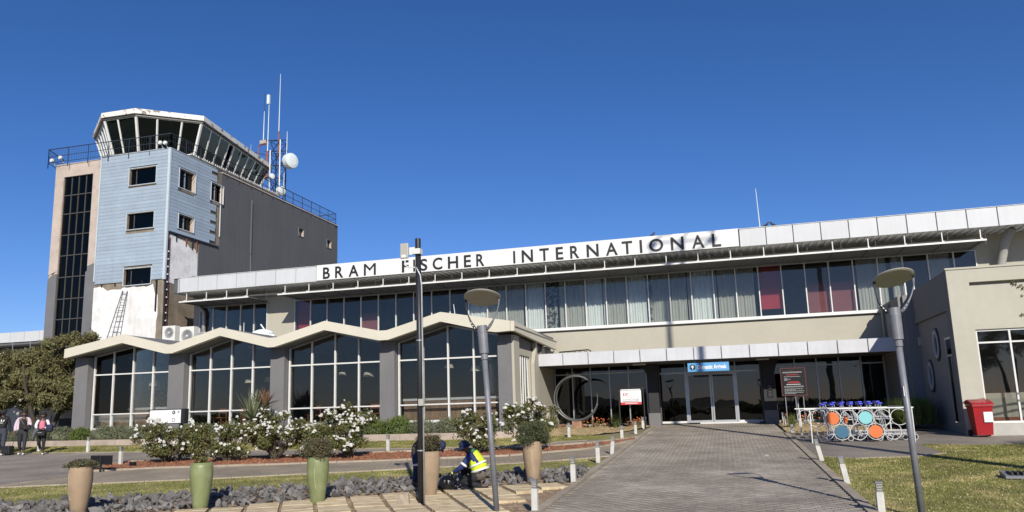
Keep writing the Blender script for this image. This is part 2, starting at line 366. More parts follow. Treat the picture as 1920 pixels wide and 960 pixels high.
def text(name, s, size, m, parent, loc, rot=(PI/2, 0, 0), depth=0.004, width=None, height=None, offset=0.0, align='CENTER', shear=0):
    cu = bpy.data.curves.new(name, 'FONT'); cu.body = s; cu.size = size; cu.extrude = depth; cu.offset = offset; cu.align_x = align; cu.align_y = 'CENTER'; cu.shear = shear; cu.resolution_u = 4
    t = bpy.data.objects.new('tmp', cu); TC.objects.link(t)
    me = evalmesh(t)
    bpy.data.objects.remove(t); me.name = name
    n = len(me.vertices); co = np.zeros(n*3); me.vertices.foreach_get('co', co); co = co.reshape(-1, 3)
    if n:
        mn, mx = co.min(0), co.max(0); c = (mn+mx)/2
        if width or height:
            co[:, :2] -= c[:2]
            if width: co[:, 0] *= width/max(mx[0]-mn[0], 1e-4)
            if height: co[:, 1] *= height/max(mx[1]-mn[1], 1e-4)
        me.vertices.foreach_set('co', co.ravel())
    me.materials.clear(); me.materials.append(MT[m])
    o = link(name, me, parent, loc); o.rotation_euler = rot; return o
def mesh_np(name, v, f, m, parent=None, smooth=False):
    me = bpy.data.meshes.new(name); k = f.shape[1]; nf = len(f)
    v = v-np.array(_org(parent))
    me.vertices.add(len(v)); me.vertices.foreach_set('co', v.astype(np.float32).ravel())
    me.loops.add(nf*k); me.loops.foreach_set('vertex_index', f.astype(np.int32).ravel())
    me.polygons.add(nf); me.polygons.foreach_set('loop_start', np.arange(0, nf*k, k, dtype=np.int32)); me.polygons.foreach_set('loop_total', np.full(nf, k, dtype=np.int32))
    me.update(calc_edges=True)
    if smooth: me.shade_smooth()
    me.materials.append(MT[m]); return link(name, me, parent)
def leaf_arrays(P, size, jit=0.4, up=0.3, aspect=0.5):
    n = len(P); a = np.random.normal(size=(n, 3)); a[:, 2] += up; a /= np.linalg.norm(a, axis=1)[:, None]
    b = np.cross(a, np.random.normal(size=(n, 3))); b /= np.linalg.norm(b, axis=1)[:, None]
    s = size*(1+np.random.uniform(-jit, jit, (n, 1)))
    v = np.stack([P-a*s, P+b*s*aspect, P+a*s, P-b*s*aspect], 1).reshape(-1, 3)
    return v, np.arange(4*n).reshape(-1, 4)
def foliage(name, clumps, size, m, parent, up=0.3, aspect=0.5, shell=0.5):
    Ps = []
    for c, r, n in clumps:
        d = np.random.normal(size=(n, 3)); d /= np.linalg.norm(d, axis=1)[:, None]
        rad = (shell+(1-shell)*np.random.rand(n, 1))**0.6
        Ps.append(np.array(c)+d*rad*np.array(r)*(1+0.12*np.random.normal(size=(n, 1))))
    v, f = leaf_arrays(np.concatenate(Ps), size, up=up, aspect=aspect)
    return mesh_np(name, v, f, m, parent)
def skin(name, chains, m, parent, sub=1, smooth=True):
    key = {}; vs = []; rs = []; es = []
    for ch in chains:
        last = None
        for p in ch:
            k = tuple(round(c, 4) for c in p[:3])
            if k not in key: key[k] = len(vs); vs.append(p[:3]); rs.append(p[3] if isinstance(p[3], tuple) else (p[3], p[3]))
            i = key[k]
            if last is not None and last != i: es.append((last, i))
            last = i
    me = bpy.data.meshes.new(name); me.from_pydata(vs, es, []); o = bpy.data.objects.new('tmp', me); TC.objects.link(o)
    o.modifiers.new('s', 'SKIN'); 
    for i, r in enumerate(rs): me.skin_vertices[0].data[i].radius = r
    me.skin_vertices[0].data[0].use_root = True
    ss = o.modifiers.new('ss', 'SUBSURF'); ss.levels = sub; ss.render_levels = sub
    m2 = evalmesh(o); bpy.data.objects.remove(o)
    m2.name = name
    # vertices are given in parent-local coordinates
    if smooth: m2.shade_smooth()
    m2.materials.clear(); m2.materials.append(MT[m]); return link(name, m2, parent)
def ss(a, b, x): t = min(max((x-a)/(b-a), 0), 1); return t*t*(3-2*t)
def gz(x, y):
    z = 0.0367*max(min(y, 35)-12.4, 0)
    return z+0.12*ss(23.5, 26, y)*ss(-3.5, -6, x)*(1-ss(30, 34, y))
def sheet(name, poly, m, dz, kind='structure', step=0.75, parent=None, rough=0.0):
    bm = bmesh.new(); vs = [bm.verts.new((p[0], p[1], 0)) for p in poly]; bm.faces.new(vs)
    xs = [p[0] for p in poly]; ys = [p[1] for p in poly]
    for ax, lo, hi in ((0, min(xs), max(xs)), (1, min(ys), max(ys))):
        t = math.ceil(lo/step)*step
        while t < hi:
            co = (t, 0, 0) if ax == 0 else (0, t, 0); no = (1, 0, 0) if ax == 0 else (0, 1, 0)
            bmesh.ops.bisect_plane(bm, geom=bm.verts[:]+bm.edges[:]+bm.faces[:], plane_co=co, plane_no=no, dist=1e-5); t += step
    if min(ys) < 12.4 < max(ys): bmesh.ops.bisect_plane(bm, geom=bm.verts[:]+bm.edges[:]+bm.faces[:], plane_co=(0, 12.4, 0), plane_no=(0, 1, 0), dist=1e-5)
    o_ = _org(parent)
    for v in bm.verts:
        v.co.z = gz(v.co.x, v.co.y)+dz+(random.uniform(-rough, rough) if rough else 0); v.co -= o_
    bmesh.ops.recalc_face_normals(bm, faces=bm.faces)
    for f_ in bm.faces:
        if f_.normal.z < 0: f_.normal_flip()
    me = bpy.data.meshes.new(name); bm.to_mesh(me); bm.free(); me.materials.append(MT[m]); o = link(name, me, parent)
    if not parent: o['kind'] = kind
    return o
def inpoly(x, y, poly):
    c = False; n = len(poly); j = n-1
    for i in range(n):
        xi, yi = poly[i][:2]; xj, yj = poly[j][:2]
        if (yi > y) != (yj > y) and x < (xj-xi)*(y-yi)/(yj-yi)+xi: c = not c
        j = i
    return c
def npin(P, poly):
    x, y = P[:, 0], P[:, 1]; c = np.zeros(len(P), bool); n = len(poly); j = n-1
    for i in range(n):
        xi, yi = poly[i][:2]; xj, yj = poly[j][:2]
        with np.errstate(divide='ignore', invalid='ignore'): t = ((yi > y) != (yj > y)) & (x < (xj-xi)*(y-yi)/((yj-yi) or 1e-9)+xi)
        c ^= t; j = i
    return c
def scatter(poly, n):
    xs = [p[0] for p in poly]; ys = [p[1] for p in poly]
    P = np.random.rand(int(n), 2)*[max(xs)-min(xs), max(ys)-min(ys)]+[min(xs), min(ys)]
    return P[npin(P, poly)]
gzv = np.vectorize(gz)
# ================================================================== GROUND
def terrain():
    xs = [-6000, -2500, -900, -300, -120]+list(np.arange(-60, 41, 1.0))+[70, 150, 400, 1200, 3000, 6000]
    ys = [-6000, -2500, -900, -300, -100, -40, -15, 0, 6]+list(np.arange(10, 40, 1.0))+[12.4]+[45, 60, 100, 250, 800, 2500, 6000]
    ys = sorted(ys); v = []; f = []
    for y in ys:
        for x in xs:
            far = max(abs(x), abs(y)) > 130
            v.append((x, y, gz(x, y)-(0.6 if far and y > 0 else 0.035)))
    n = len(xs)
    for j in range(len(ys)-1):
        for i in range(n-1): f.append((j*n+i, j*n+i+1, (j+1)*n+i+1, (j+1)*n+i))
    b = MB(); b.v = v; b.f = f; struct(b.build('ground', 'terrain', None))
terrain()
def hills():
    b = MB(); n = 160; v = []
    for k, (R, h, z0) in enumerate(((3600, 1, -2), (3900, 0, -2))):
        for i in range(n):
            a = 2*PI*i/n
            hh = 55+60*math.sin(a*3+1)+35*math.sin(a*7+2)+18*math.sin(a*17)+10*math.sin(a*31+1)
            front = 1 if math.sin(a) < 0.1 else 0.12
            v.append((R*math.cos(a), R*math.sin(a), z0+max(8, hh)*h*front*.38 if h else -5))
    for i in range(n): v.append((3300*math.cos(2*PI*i/n), 3300*math.sin(2*PI*i/n), -5))
    b.v = v
    for i in range(n):
        j = (i+1) % n; b.f.append((2*n+i, 2*n+j, j, i)); b.f.append((i, j, n+j, n+i))
    struct(b.build('hills', 'hill', None))
hills()
# belt of trees and car park behind the camera (seen mirrored in the glass)
def far_trees():
    cl = []
    for i in range(70):
        x = random.uniform(-150, 150); y = -random.uniform(90, 130); h = random.uniform(1.0, 2.6)
        cl.append(((x, y, h*0.5), (random.uniform(3, 7), 3, h*0.6), 220))
    o = foliage('distant_trees', cl, 0.45, 'leaf_olive', None, up=0); struct(o, 'stuff', 'low dark belt of trees beyond the car park', 'trees')
far_trees()

L0 = [(-60, 25.2), (-26.3, 24.45), (-20.9, 24.35), (-12.4, 24.3), (-8.5, 24.35), (-6.0, 24.6), (-4.6, 26.2), (-3.4, 28.0), (-2.95, 28.6)]
ISL_T = [(-17.55, 18.3), (-18.35, 19.5), (-18.2, 20.6), (-16.5, 21.25), (-14.4, 21.7), (-11.7, 22.5), (-9.2, 23.1), (-5.8, 23.7), (-4.3, 24.9), (-3.2, 27.0), (-3.05, 27.3)]
ISL_B = [(-17.55, 18.3), (-15.9, 18.95), (-12.7, 19.6), (-9.7, 20.4), (-6.0, 21.5), (-4.2, 23.2), (-3.4, 25.0), (-3.05, 26.2)]
PATH_B = [(-60, 5), (-17.4, 14.9), (-15.7, 15.5), (-12.8, 16.4), (-11.8, 16.8), (-8.65, 18.1), (-4.9, 19.8), (-3.6, 20.7), (-3.05, 21.3)]
GR_B = [(-60, 2), (-20, 11), (-15, 13.1), (-13.15, 13.8), (-10.7, 15.2), (-8.0, 16.8), (-4.7, 18.5), (-3.05, 18.9)]
RK_B = [(-22, 4), (-12, 10.2), (-9, 12.2), (-7.5, 13.35), (-5.7, 14.4), (-3.8, 15.4), (-3.05, 15.9)]
PX0, PX1 = -2.92, 1.84
lawn1 = GR_B+[(-3.05, 40), (-60, 40)]
sheet('lawn', [(-60, 24)]+[(-60, 27.0), (-8.6, 27.0), (-7.6, 28.5), (-3.05, 28.5)]+[(-3.05, 17.9)]+[(x, y-1.1) for x, y in GR_B[::-1][1:]], 'lawn', 0.0)
sheet('road', L0+[(-2.95, 21.0)]+PATH_B[::-1][1:], 'brick_road', 0.006)
sheet('paved_path', [(-17.3, 15.0), (-17.2, 16.4), (-17.45, 18.1)]+ISL_B[1:]+[(-2.95, 21.35)]+PATH_B[::-1][1:-2], 'brick_path', 0.011)
soil = ISL_T+ISL_B[::-1][:-1]
sheet('soil_bed', soil, 'red_soil', 0.05, step=0.3, rough=0.025)
RK_T = [(x, y-1.0) for x, y in GR_B[1:-1]]+[(-3.05, 18.0)]
sheet('rock_bed_soil', RK_T+RK_B[::-1][:-1], 'brown_soil', 0.004)
sheet('bare_soil', RK_B+[(-3.05, 6), (-22, 0)], 'brown_soil', 0.002, step=0.4, rough=0.006)
# dry gravel beds beside the entrance
sheet('gravel_bed', [(-7.45, 27.2), (-6.3, 26.9), (-4.9, 28.2), (-3.9, 31.0), (-3.1, 34.0), (-3.1, 35), (-7.45, 35)], 'gravel', 0.02, step=0.5, rough=0.02)
sheet('gravel_patch', [(1.98, 28.6), (6.6, 28.6), (6.6, 35), (1.98, 35)], 'gravel', 0.02, step=0.5, rough=0.02)
# right side
RL = [(1.98, 20.8), (2.8, 20.1), (4.25, 20.5), (4.95, 21.1), (5.0, 23.7), (6.4, 23.2), (8, 23.5), (14, 24.2), (30, 25)]
sheet('lawn', [(1.98, 5), (40, 5)]+[(40, 25), (30, 25)]+RL[::-1][1:], 'lawn', 0.0)
sheet('paved_area', RL+[(30, 26.7), (6.9, 26.7), (6.9, 31.5), (6.6, 31.5), (6.6, 28.6), (1.98, 28.6)], 'brick_side', 0.004)
# kerb stones
def kerb(name, line, w, h, m, ln=1.0, dz=0.0):
    root = bpy.data.objects.new(name, None); C.objects.link(root); root['kind'] = 'structure'; root.location = (*line[0][:2], gz(*line[0][:2])); ORG[root.name] = root.location.copy()
    for a, b in zip(line, line[1:]):
        a = Vector(a[:2]); b = Vector(b[:2]); L = (b-a).length; n = max(1, round(L/ln)); d = (b-a)/n; nn = Vector((-d.y, d.x)).normalized()*w/2
        for i in range(n):
            p = a+d*i+d.normalized()*0.006; q = a+d*(i+1)-d.normalized()*0.006; j = random.uniform(-.004, .004)
            def c(pt, s, z): r = pt+nn*s; return (r.x, r.y, gz(pt.x, pt.y)+dz+z)
            o = MB().hexa([c(p, -1, -.1), c(q, -1, -.1), c(q, 1, -.1), c(p, 1, -.1)], [c(p, -.92, h+j), c(q, -.92, h+j), c(q, .92, h+j), c(p, .92, h+j)]).build('kerb_stone', m, root)
kerb('path_kerb', [(PX0-0.09, 8.5), (PX0-0.09, 34.6)], 0.16, 0.035, 'kerb')
kerb('path_kerb', [(PX1+0.09, 8.5), (PX1+0.09, 28.6)], 0.16, 0.035, 'kerb')
kerb('island_kerb', ISL_T, 0.12, 0.09, 'kerb')
kerb('island_kerb', ISL_B, 0.10, 0.06, 'kerb')
kerb('road_kerb', [p for p in PATH_B[1:]], 0.08, 0.03, 'kerb')
kerb('road_kerb', [p for p in L0[1:-2]], 0.08, 0.02, 'kerb')
kerb('road_kerb', [(-17.35, 15.0), (-17.2, 16.4), (-17.45, 18.2)], 0.09, 0.03, 'kerb')
kerb('paved_edge', RL[:4], 0.12, 0.02, 'kerb')
kerb('bed_kerb', [(-45, 26.7), (-8.4, 26.7), (-7.3, 27.4)], 0.22, 0.24, 'kerb_bed', 1.6)
bedz = 0.86
struct(MB().box(-45, -8.35, 26.82, 27.9, 0.3, bedz-0.03).build('planting_bed', 'brown_soil', None))
# main path pavers: interlocking concrete blocks
pathroot = bpy.data.objects.new('entrance_path', None); C.objects.link(pathroot); pathroot['kind'] = 'structure'; pathroot.location = (0, 12, 0); ORG[pathroot.name] = Vector((0, 12, 0))
sheet('path_base', [(PX0, 8), (PX1, 8), (PX1, 35.2), (PX0, 35.2)], 'paver_sand', 0.0)
BW, BL = 0.234, 0.115
def paver_outline(w, l, a=0.015):
    fx = [-.5, -.33, -.2, .2, .33, .5]; dz_ = [0, 0, a, a, 0, 0]
    return [(w*t, -l/2+d) for t, d in zip(fx, dz_)]+[(w*t, l/2+d) for t, d in zip(fx[::-1], dz_[::-1])]
pm = MB(); ol = paver_outline(BW-0.012, BL-0.012); ol2 = paver_outline(BW-0.02, BL-0.02); nO = len(ol)
pm.v = [(x, y, -0.03) for x, y in ol]+[(x, y, 0.004) for x, y in ol]+[(x, y, 0.009) for x, y in ol2]
pm.f = [(i, (i+1) % nO, nO+(i+1) % nO, nO+i) for i in range(nO)]+[(nO+i, nO+(i+1) % nO, 2*nO+(i+1) % nO, 2*nO+i) for i in range(nO)]+[tuple(2*nO+i for i in range(nO))]
pme = bpy.data.meshes.new('paver'); pme.from_pydata(pm.v, [], pm.f); pme.materials.append(MT['paver'])
bulk = MB(); cnt = 0; ncol = int((PX1-PX0)/BW)
sl_ = math.atan(0.0367); rowi = 0; y = 8.2
while y < 34.9:
    for c_ in range(ncol):
        x = PX0+BW*(c_+0.5)+(BW*.5 if rowi % 2 else 0)-.0; yy = y
        if x+BW/2 > PX1+.06: continue
        if yy > 34.95: continue
        z = gz(x, yy)+random.uniform(0.002, 0.006)
        tx, ty = random.uniform(-.012, .012), random.uniform(-.012, .012)
        if cnt < 300 and yy > 12.45:
            o = link('paver', pme, pathroot, (x, yy, z)); o.rotation_euler = (sl_+ty, tx, random.uniform(-.01, .01)); cnt += 1
        else:
            s_ = 0.0367 if yy > 12.4 else 0; n = len(bulk.v)
            if yy < 18:
                bulk.v += [(x+px, yy+py, z+pz+py*(s_+ty)+px*tx) for px, py, pz in pm.v]; bulk.f += [tuple(i+n for i in f) for f in pm.f]
            else:
                q = [(-1, -1), (1, -1), (1, 1), (-1, 1)]; hw, hl = BW/2-.006, BL/2-.006
                bulk.v += [(x+a*hw, yy+b*hl, z-0.03+b*hl*s_) for a, b in q]+[(x+a*hw*.9, yy+b*hl*.95, z+.008+b*hl*(s_+ty)+a*hw*tx) for a, b in q]
                bulk.f += [(n+4, n+5, n+6, n+7)]+[(n+i, n+(i+1) % 4, n+4+(i+1) % 4, n+4+i) for i in range(4)]
    y += BL; rowi += 1
bo = bulk.build('pavers', 'paver', pathroot); bo['kind'] = 'stuff'

# ================================================================== TERMINAL
T = thing('terminal_building', 'long beige two-storey airport terminal with a white panelled roof edge and a glazed entrance', 'building', (-8, 35, 0.85))
UZ0, UZ1 = 5.33, 7.58
ENT = (-7.47, 6.4, 0.6, 3.52)
MB().wallx(35.0, 35.25, -27.3, 16.0, 0.4, 8.3, [(-26.9, -22.7, UZ0, UZ1), (-21.12, 10.25, UZ0, UZ1), ENT]).build('front_wall', 'beige', T)
bb('left_wall', 'beige', T, -27.3, -27.05, 35.25, 48, 0.4, 8.3)
bb('right_wall', 'beige', T, 15.75, 16.0, 35.25, 48, 0.4, 8.3)
bb('back_wall', 'interior_wall', T, -27.05, 15.75, 47.75, 48, 0.4, 8.3)
bb('upper_floor', 'interior_floor', T, -27.05, 15.75, 35.26, 47.74, 4.3, 4.6)
bb('lobby_floor', 'interior_floor', T, -27.05, 15.75, 35.26, 47.74, 0.6, 0.87)
bb('lobby_partition', 'interior_wall', T, -27.0, 15.7, 42.0, 42.15, 0.88, 4.29)
bb('upper_partition', 'interior_wall', T, -27.0, 15.7, 39.0, 39.15, 4.61, 8.1)
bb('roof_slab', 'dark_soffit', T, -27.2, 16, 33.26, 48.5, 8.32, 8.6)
bb('roof_deck', 'steel_sheet', T, -27.24, 16, 33.27, 35.0, 8.225, 8.25)
bb('roof_cover', 'concrete', T, -27.2, 16, 33.3, 48.5, 8.603, 8.8)
# ribs of the roof overhang
rb = MB(); x = -27.0
while x < 15.9: rb.box(x, x+0.1, 33.3, 34.98, 8.18, 8.222); x += 0.3
o = rb.build('soffit_ribs', 'steel_sheet', T); o['kind'] = 'stuff'
# fascia panels
def panelm(w, h, d=0.035):
    return MB().hexa([(-w/2, 0.02, -h/2), (w/2, 0.02, -h/2), (w/2, 0.02, h/2), (-w/2, 0.02, h/2)], [(-w/2+.012, -d, -h/2+.012), (w/2-.012, -d, -h/2+.012), (w/2-.012, -d, h/2-.012), (-w/2+.012, -d, h/2-.012)])
bb('fascia_backing', 'charcoal_wall', T, -27.22, 16, 33.225, 33.258, 8.16, 8.87)
def panels(name, x0, x1, w, y, z0, z1, m, parent, gap=0.018):
    n = round((x1-x0)/w); w = (x1-x0)/n; pb = panelm(w-gap, z1-z0)
    me = None
    for i in range(n):
        loc = Vector((x0+w*(i+.5), y, (z0+z1)/2+random.uniform(-.003, .003)))
        if me is None:
            o = pb.build(name, m, None); me = o.data; o.parent = parent; o.location = loc-_org(parent)
        else: o = link(name, me, parent, loc)
panels('fascia_panel', -26.82, -18.84, 1.09, 33.2, 8.14, 8.9, 'fascia_panel', T)
panels('fascia_panel', 1.08, 15.95, 1.065, 33.2, 8.14, 8.9, 'fascia_panel', T)
MB().hexa([(-26.84, 33.17, 8.14), (-26.84, 33.17, 8.9), (-27.28, 33.35, 8.9), (-27.28, 33.35, 8.14)], [(-26.84, 33.21, 8.14), (-26.84, 33.21, 8.9), (-27.24, 33.39, 8.9), (-27.24, 33.39, 8.14)]).build('fascia_panel', 'fascia_panel', T)
for k in range(12): bb('fascia_panel', 'fascia_panel', T, -27.29, -27.25, 33.40+k*1.2, 33.40+k*1.2+1.18, 8.14, 8.9)
bb('roof_flashing', 'steel_sheet', T, -27.3, 16, 33.15, 33.35, 8.905, 8.925)
# name board with letters
nb = bb('name_board', 'board_white', T, -18.78, 1.04, 33.08, 33.17, 8.165, 8.925)
LET = [('B', -18.42, -18.05), ('R', -17.76, -17.33), ('A', -17.03, -16.51), ('M', -16.22, -15.6), ('F', -14.24, -13.9), ('I', -13.66, -13.57), ('S', -13.31, -12.95), ('C', -12.68, -12.2), ('H', -11.92, -11.42), ('E', -11.13, -10.79), ('R', -10.53, -10.15), ('I', -8.76, -8.67), ('N', -8.36, -7.84), ('T', -7.53, -7.1), ('E', -6.78, -6.45), ('R', -6.13, -5.73), ('N', -5.39, -4.86), ('A', -4.54, -4.03), ('T', -3.83, -3.38), ('I', -3.06, -2.96), ('O', -2.66, -2.06), ('N', -1.74, -1.2), ('A', -0.86, -0.35), ('L', -0.03, 0.33)]
for ch, x0, x1 in LET:
    text('letter', ch, 0.7, 'letter_black', nb, ((x0+x1)/2, 33.068, 8.505), depth=0.012, width=x1-x0, height=0.565, offset=0.01 if ch not in 'IM' else 0.0)
# upper windows
def mulls(xs, z0, z1, m, parent, y=35.0, w=0.05, d0=-0.06, d1=0.06):
    for x in xs: bb('mullion', m, parent, x-w/2, x+w/2, y+d0, y+d1, z0, z1)
XL = [-26.87, -26.04, -25.2, -24.34, -23.52, -22.73]
XR = [-21.09]+[-20.17+i*0.9545 for i in range(32)]+[10.22]
for xs in (XL, XR):
    mulls(xs, UZ0+.03, UZ1-.04, 'white_alu', T, w=0.045)
    bb('window_head', 'alu', T, xs[0]-.03, xs[-1]+.03, 34.93, 35.05, UZ1-.04, UZ1+.0)
    bb('window_sill', 'board_white', T, xs[0]-.05, xs[-1]+.05, 34.86, 35.06, UZ0-.10, UZ0+.03)
    for i, (a, b) in enumerate(zip(xs, xs[1:])):
        c = (a+b)/2; clear = xs is XR and any(abs(c-q) < 0.4 for q in (-8.33, -5.45, -3.55, -0.65, -11.3))
        o = bb('pane', 'glass_clear' if clear else 'glass_upper', T, a+.024, b-.024, 35.0, 35.012, UZ0+.03, UZ1-.04)
        o.rotation_euler = (0, 0, 0)
bb('sill_shadow_line', 'black_metal', T, -7.3, 6.44, 34.985, 34.998, 5.165, 5.19)  # black strip painted in for the thin shadow line under the sill
# curtains: wavy hanging cloth
def curtain(x0, x1, m, z0=UZ0-.05, z1=UZ1, y=35.16, amp=0.035):
    n = max(8, int((x1-x0)/0.022)); v = []; f = []; ph = random.uniform(0, 6)
    for i in range(n+1):
        x = x0+(x1-x0)*i/n; w = math.sin(x*52+ph+1.3*math.sin(x*9))+0.5*math.sin(x*23+ph)
        for k, z in enumerate((z0, (z0+z1)/2, z1)): v.append((x+(0.012*math.sin(x*30) if k < 2 else 0), y+amp*w*(1 if k < 2 else .5), z))
    for i in range(n):
        for k in (0, 1): f.append((3*i+k, 3*i+3+k, 3*i+4+k, 3*i+1+k))
    b = MB(); b.v = v; b.f = f; return b.build('curtain', m, T, smooth=True)
for a, b in ((-11.7, -8.85), (-8.8, -7.9), (-7.15, -5.1), (-5.05, -3.1), (-3.05, -1.3), (-1.25, 0.0), (0.05, 1.6), (5.75, 6.9), (7.1, 7.6), (8.55, 9.3)):
    curtain(a, b, 'curtain')
for a, b in ((-7.85, -7.2), (-3.05, -2.85)): curtain(a, b, 'curtain_pattern', y=35.10)
for a, b, m in ((1.84, 2.7, 'red_blind'), (3.75, 4.64, 'pink_blind'), (4.72, 5.6, 'pink_blind'), (-21.0, -20.2, 'red_blind'), (-17.4, -16.5, 'pink_blind')):
    bb('blind', m, T, a, b, 35.2, 35.21, UZ0+.35 if m == 'red_blind' and a > 0 else UZ0, UZ1 if m == 'red_blind' else UZ1-0.9)
# sun shades
for x0, x1 in ((-26.81, -22.68), (-21.0, 10.15)):
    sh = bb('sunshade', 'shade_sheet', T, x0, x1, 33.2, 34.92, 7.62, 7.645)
    bb('shade_lip', 'white_paint', sh, x0, x1, 33.15, 33.2, 7.61, 7.675)
    bb('shade_bounce_top', 'white_paint', sh, x0, x1, 33.21, 34.9, 7.6455, 7.65)  # white layer added to bounce sunlight up onto the roof soffit
    n = round((x1-x0)/1.38)
    for i in range(n+1):
        x = min(x0+0.35+i*(x1-x0-.5)/n, x1-.1)
        bb('hanger', 'white_alu', T, x-.018, x+.018, 33.28, 33.32, 7.646, 8.225)
        bb('hanger', 'alu', T, x+.45, x+.48, 34.3, 34.33, 7.646, 8.225)
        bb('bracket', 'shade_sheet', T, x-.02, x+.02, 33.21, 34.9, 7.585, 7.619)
        bb('shade_clip', 'white_paint', T, x-.05, x+.03, 33.14, 33.22, 7.676, 7.715)
bb('shade_beam', 'steel_sheet', T, -26.9, 10.2, 34.5, 34.6, 7.90, 7.98)
# canopy over the entrance
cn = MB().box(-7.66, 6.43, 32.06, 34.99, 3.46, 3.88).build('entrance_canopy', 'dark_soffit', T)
bb('canopy_cover', 'concrete', T, -7.6, 6.4, 32.1, 34.99, 3.883, 3.93)
panels('canopy_panel', -7.53, 6.44, 1.075, 32.03, 3.44, 3.97, 'canopy_panel', T)
bb('canopy_panel', 'beige_fascia', T, -7.7, -7.545, 31.99, 32.2, 3.44, 3.97)
bb('canopy_panel', 'canopy_panel', T, 6.445, 6.47, 32.0, 34.98, 3.44, 3.97)
# entrance columns
for xa, xb, hx in ((-3.15, -2.72, -1), (1.56, 2.04, 1)):
    w = [(xa, 1.36), (xb, 1.36), (xb, 3.455), (xa-.0, 3.455)]
    pts = [(xa, 1.36), (xb, 1.36), (xb, 3.455)]+[(xa-0.42, 3.455), (xa-0.34, 3.36), (xa-0.14, 3.22), (xa-0.02, 3.0)] if hx < 0 else [(xa, 1.36), (xb, 1.36), (xb, 2.9), (xb+.1, 3.25), (xb+.18, 3.455), (xa, 3.455)]
    MB().prism(pts, 'y', 33.95, 34.4).build('column', 'entry_charcoal', T)
    bb('column_base', 'column_grey', T, xa-.03, xb+.03, 33.9, 34.45, 0.7, 1.357)
bb('fluorescent_light', 'white_paint', T, -3.7, -3.15, 33.4, 33.5, 3.40, 3.455); bb('fluorescent_light', 'white_paint', T, 1.35, 1.85, 33.4, 33.5, 3.40, 3.455)
# entrance glazing
XA = [-7.45, -6.64, -5.8, -4.94, -4.09, -3.3]; XB = [2.08, 2.93, 3.79, 4.66, 5.51, 6.38]; XD = [-2.75, -1.6, -0.53, 0.5, 1.54]
for xs in (XA, XB):
    mulls(xs, 0.9, 3.5, 'alu', T, w=0.045)
    bb('transom', 'alu', T, xs[0], xs[-1], 34.95, 35.04, 3.15, 3.20); bb('glazing_head', 'alu', T, xs[0], xs[-1], 34.95, 35.04, 3.47, 3.52); bb('glazing_base', 'alu', T, xs[0], xs[-1], 34.95, 35.04, 0.85, 0.92)
    for a, b in zip(xs, xs[1:]):
        bb('pane', 'glass_entry', T, a+.023, b-.023, 35.0, 35.012, .92, 3.15); bb('pane', 'glass_entry', T, a+.023, b-.023, 35.0, 35.012, 3.2, 3.47)
mulls([-2.75, 1.54], 0.88, 3.5, 'bronze_frame', T, w=0.08); mulls([-1.6, 0.5], 0.88, 3.02, 'alu', T, w=0.09); mulls([-1.6, 0.5], 3.09, 3.5, 'alu', T, w=0.05)
bb('transom', 'alu', T, -2.71, 1.5, 34.93, 35.05, 3.02, 3.09); bb('glazing_head', 'alu', T, -2.75, 1.54, 34.95, 35.04, 3.46, 3.52)
for a, b in ((-2.71, -1.62), (-1.58, .48), (.52, 1.5)): bb('pane', 'glass_entry', T, a, b, 35.0, 35.012, 3.09, 3.46)
for a, b in ((-2.71, -1.645), (.545, 1.5)):
    bb('pane', 'glass_entry', T, a, b, 35.0, 35.012, .97, 3.02); bb('glazing_base', 'white_alu', T, a, b, 34.96, 35.03, .88, .97)
for a, b, hx in ((-1.55, -0.54, -1.5), (-0.52, 0.45, None)):
    d = MB().box(a, a+.06, 34.96, 35.0, .89, 3.01).box(b-.06, b, 34.96, 35.0, .89, 3.01).box(a+.06, b-.06, 34.96, 35.0, 2.94, 3.01).box(a+.06, b-.06, 34.96, 35.0, .89, .99).build('door', 'alu', T)
    bb('pane', 'glass_entry', d, a+.06, b-.06, 34.975, 34.985, .99, 2.94)
    if hx: MB().tube([(a+.09, 34.95, 2.15), (a+.11, 34.90, 2.3), (a+.12, 34.90, 2.42), (a+.10, 34.95, 2.55)], .012, 6).build('handle', 'steel_bright', d)
    bb('pane_band', 'black_metal', d, a+.3, b-.06, 34.955, 34.959, 2.85, 2.93)
bb('threshold', 'white_alu', T, -1.1, 1.35, 34.8, 34.95, .84, .90)
# right end of the upper wall: down pipe and louvre
MB().tube([(11.0, 34.7, 5.2), (11.0, 34.7, 6.9), (11.15, 34.4, 7.7), (11.35, 34.1, 8.2)], .17, 12).build('down_pipe', 'concrete', T, smooth=True)
MB().tube([(11.0, 34.7, 6.55), (11.0, 34.7, 6.75)], .19, 12).build('pipe_collar', 'concrete', T)
lv = bb('louvre', 'charcoal_wall', T, 12.3, 15, 34.9, 34.99, 5.9, 7.9)
for k in range(11): MB().prism([(34.78, 5.95+k*.175), (34.9, 6.05+k*.175), (34.9, 6.07+k*.175), (34.78, 5.97+k*.175)], 'x', 12.25, 15).build('blade', 'alu', lv)
MB().tube([(-26.95, 34.6, 8.1), (-26.95, 34.75, 7.75), (-26.55, 34.85, 7.3), (-26.55, 34.9, 5.2)], .11, 10).build('down_pipe', 'galv', T, smooth=True)
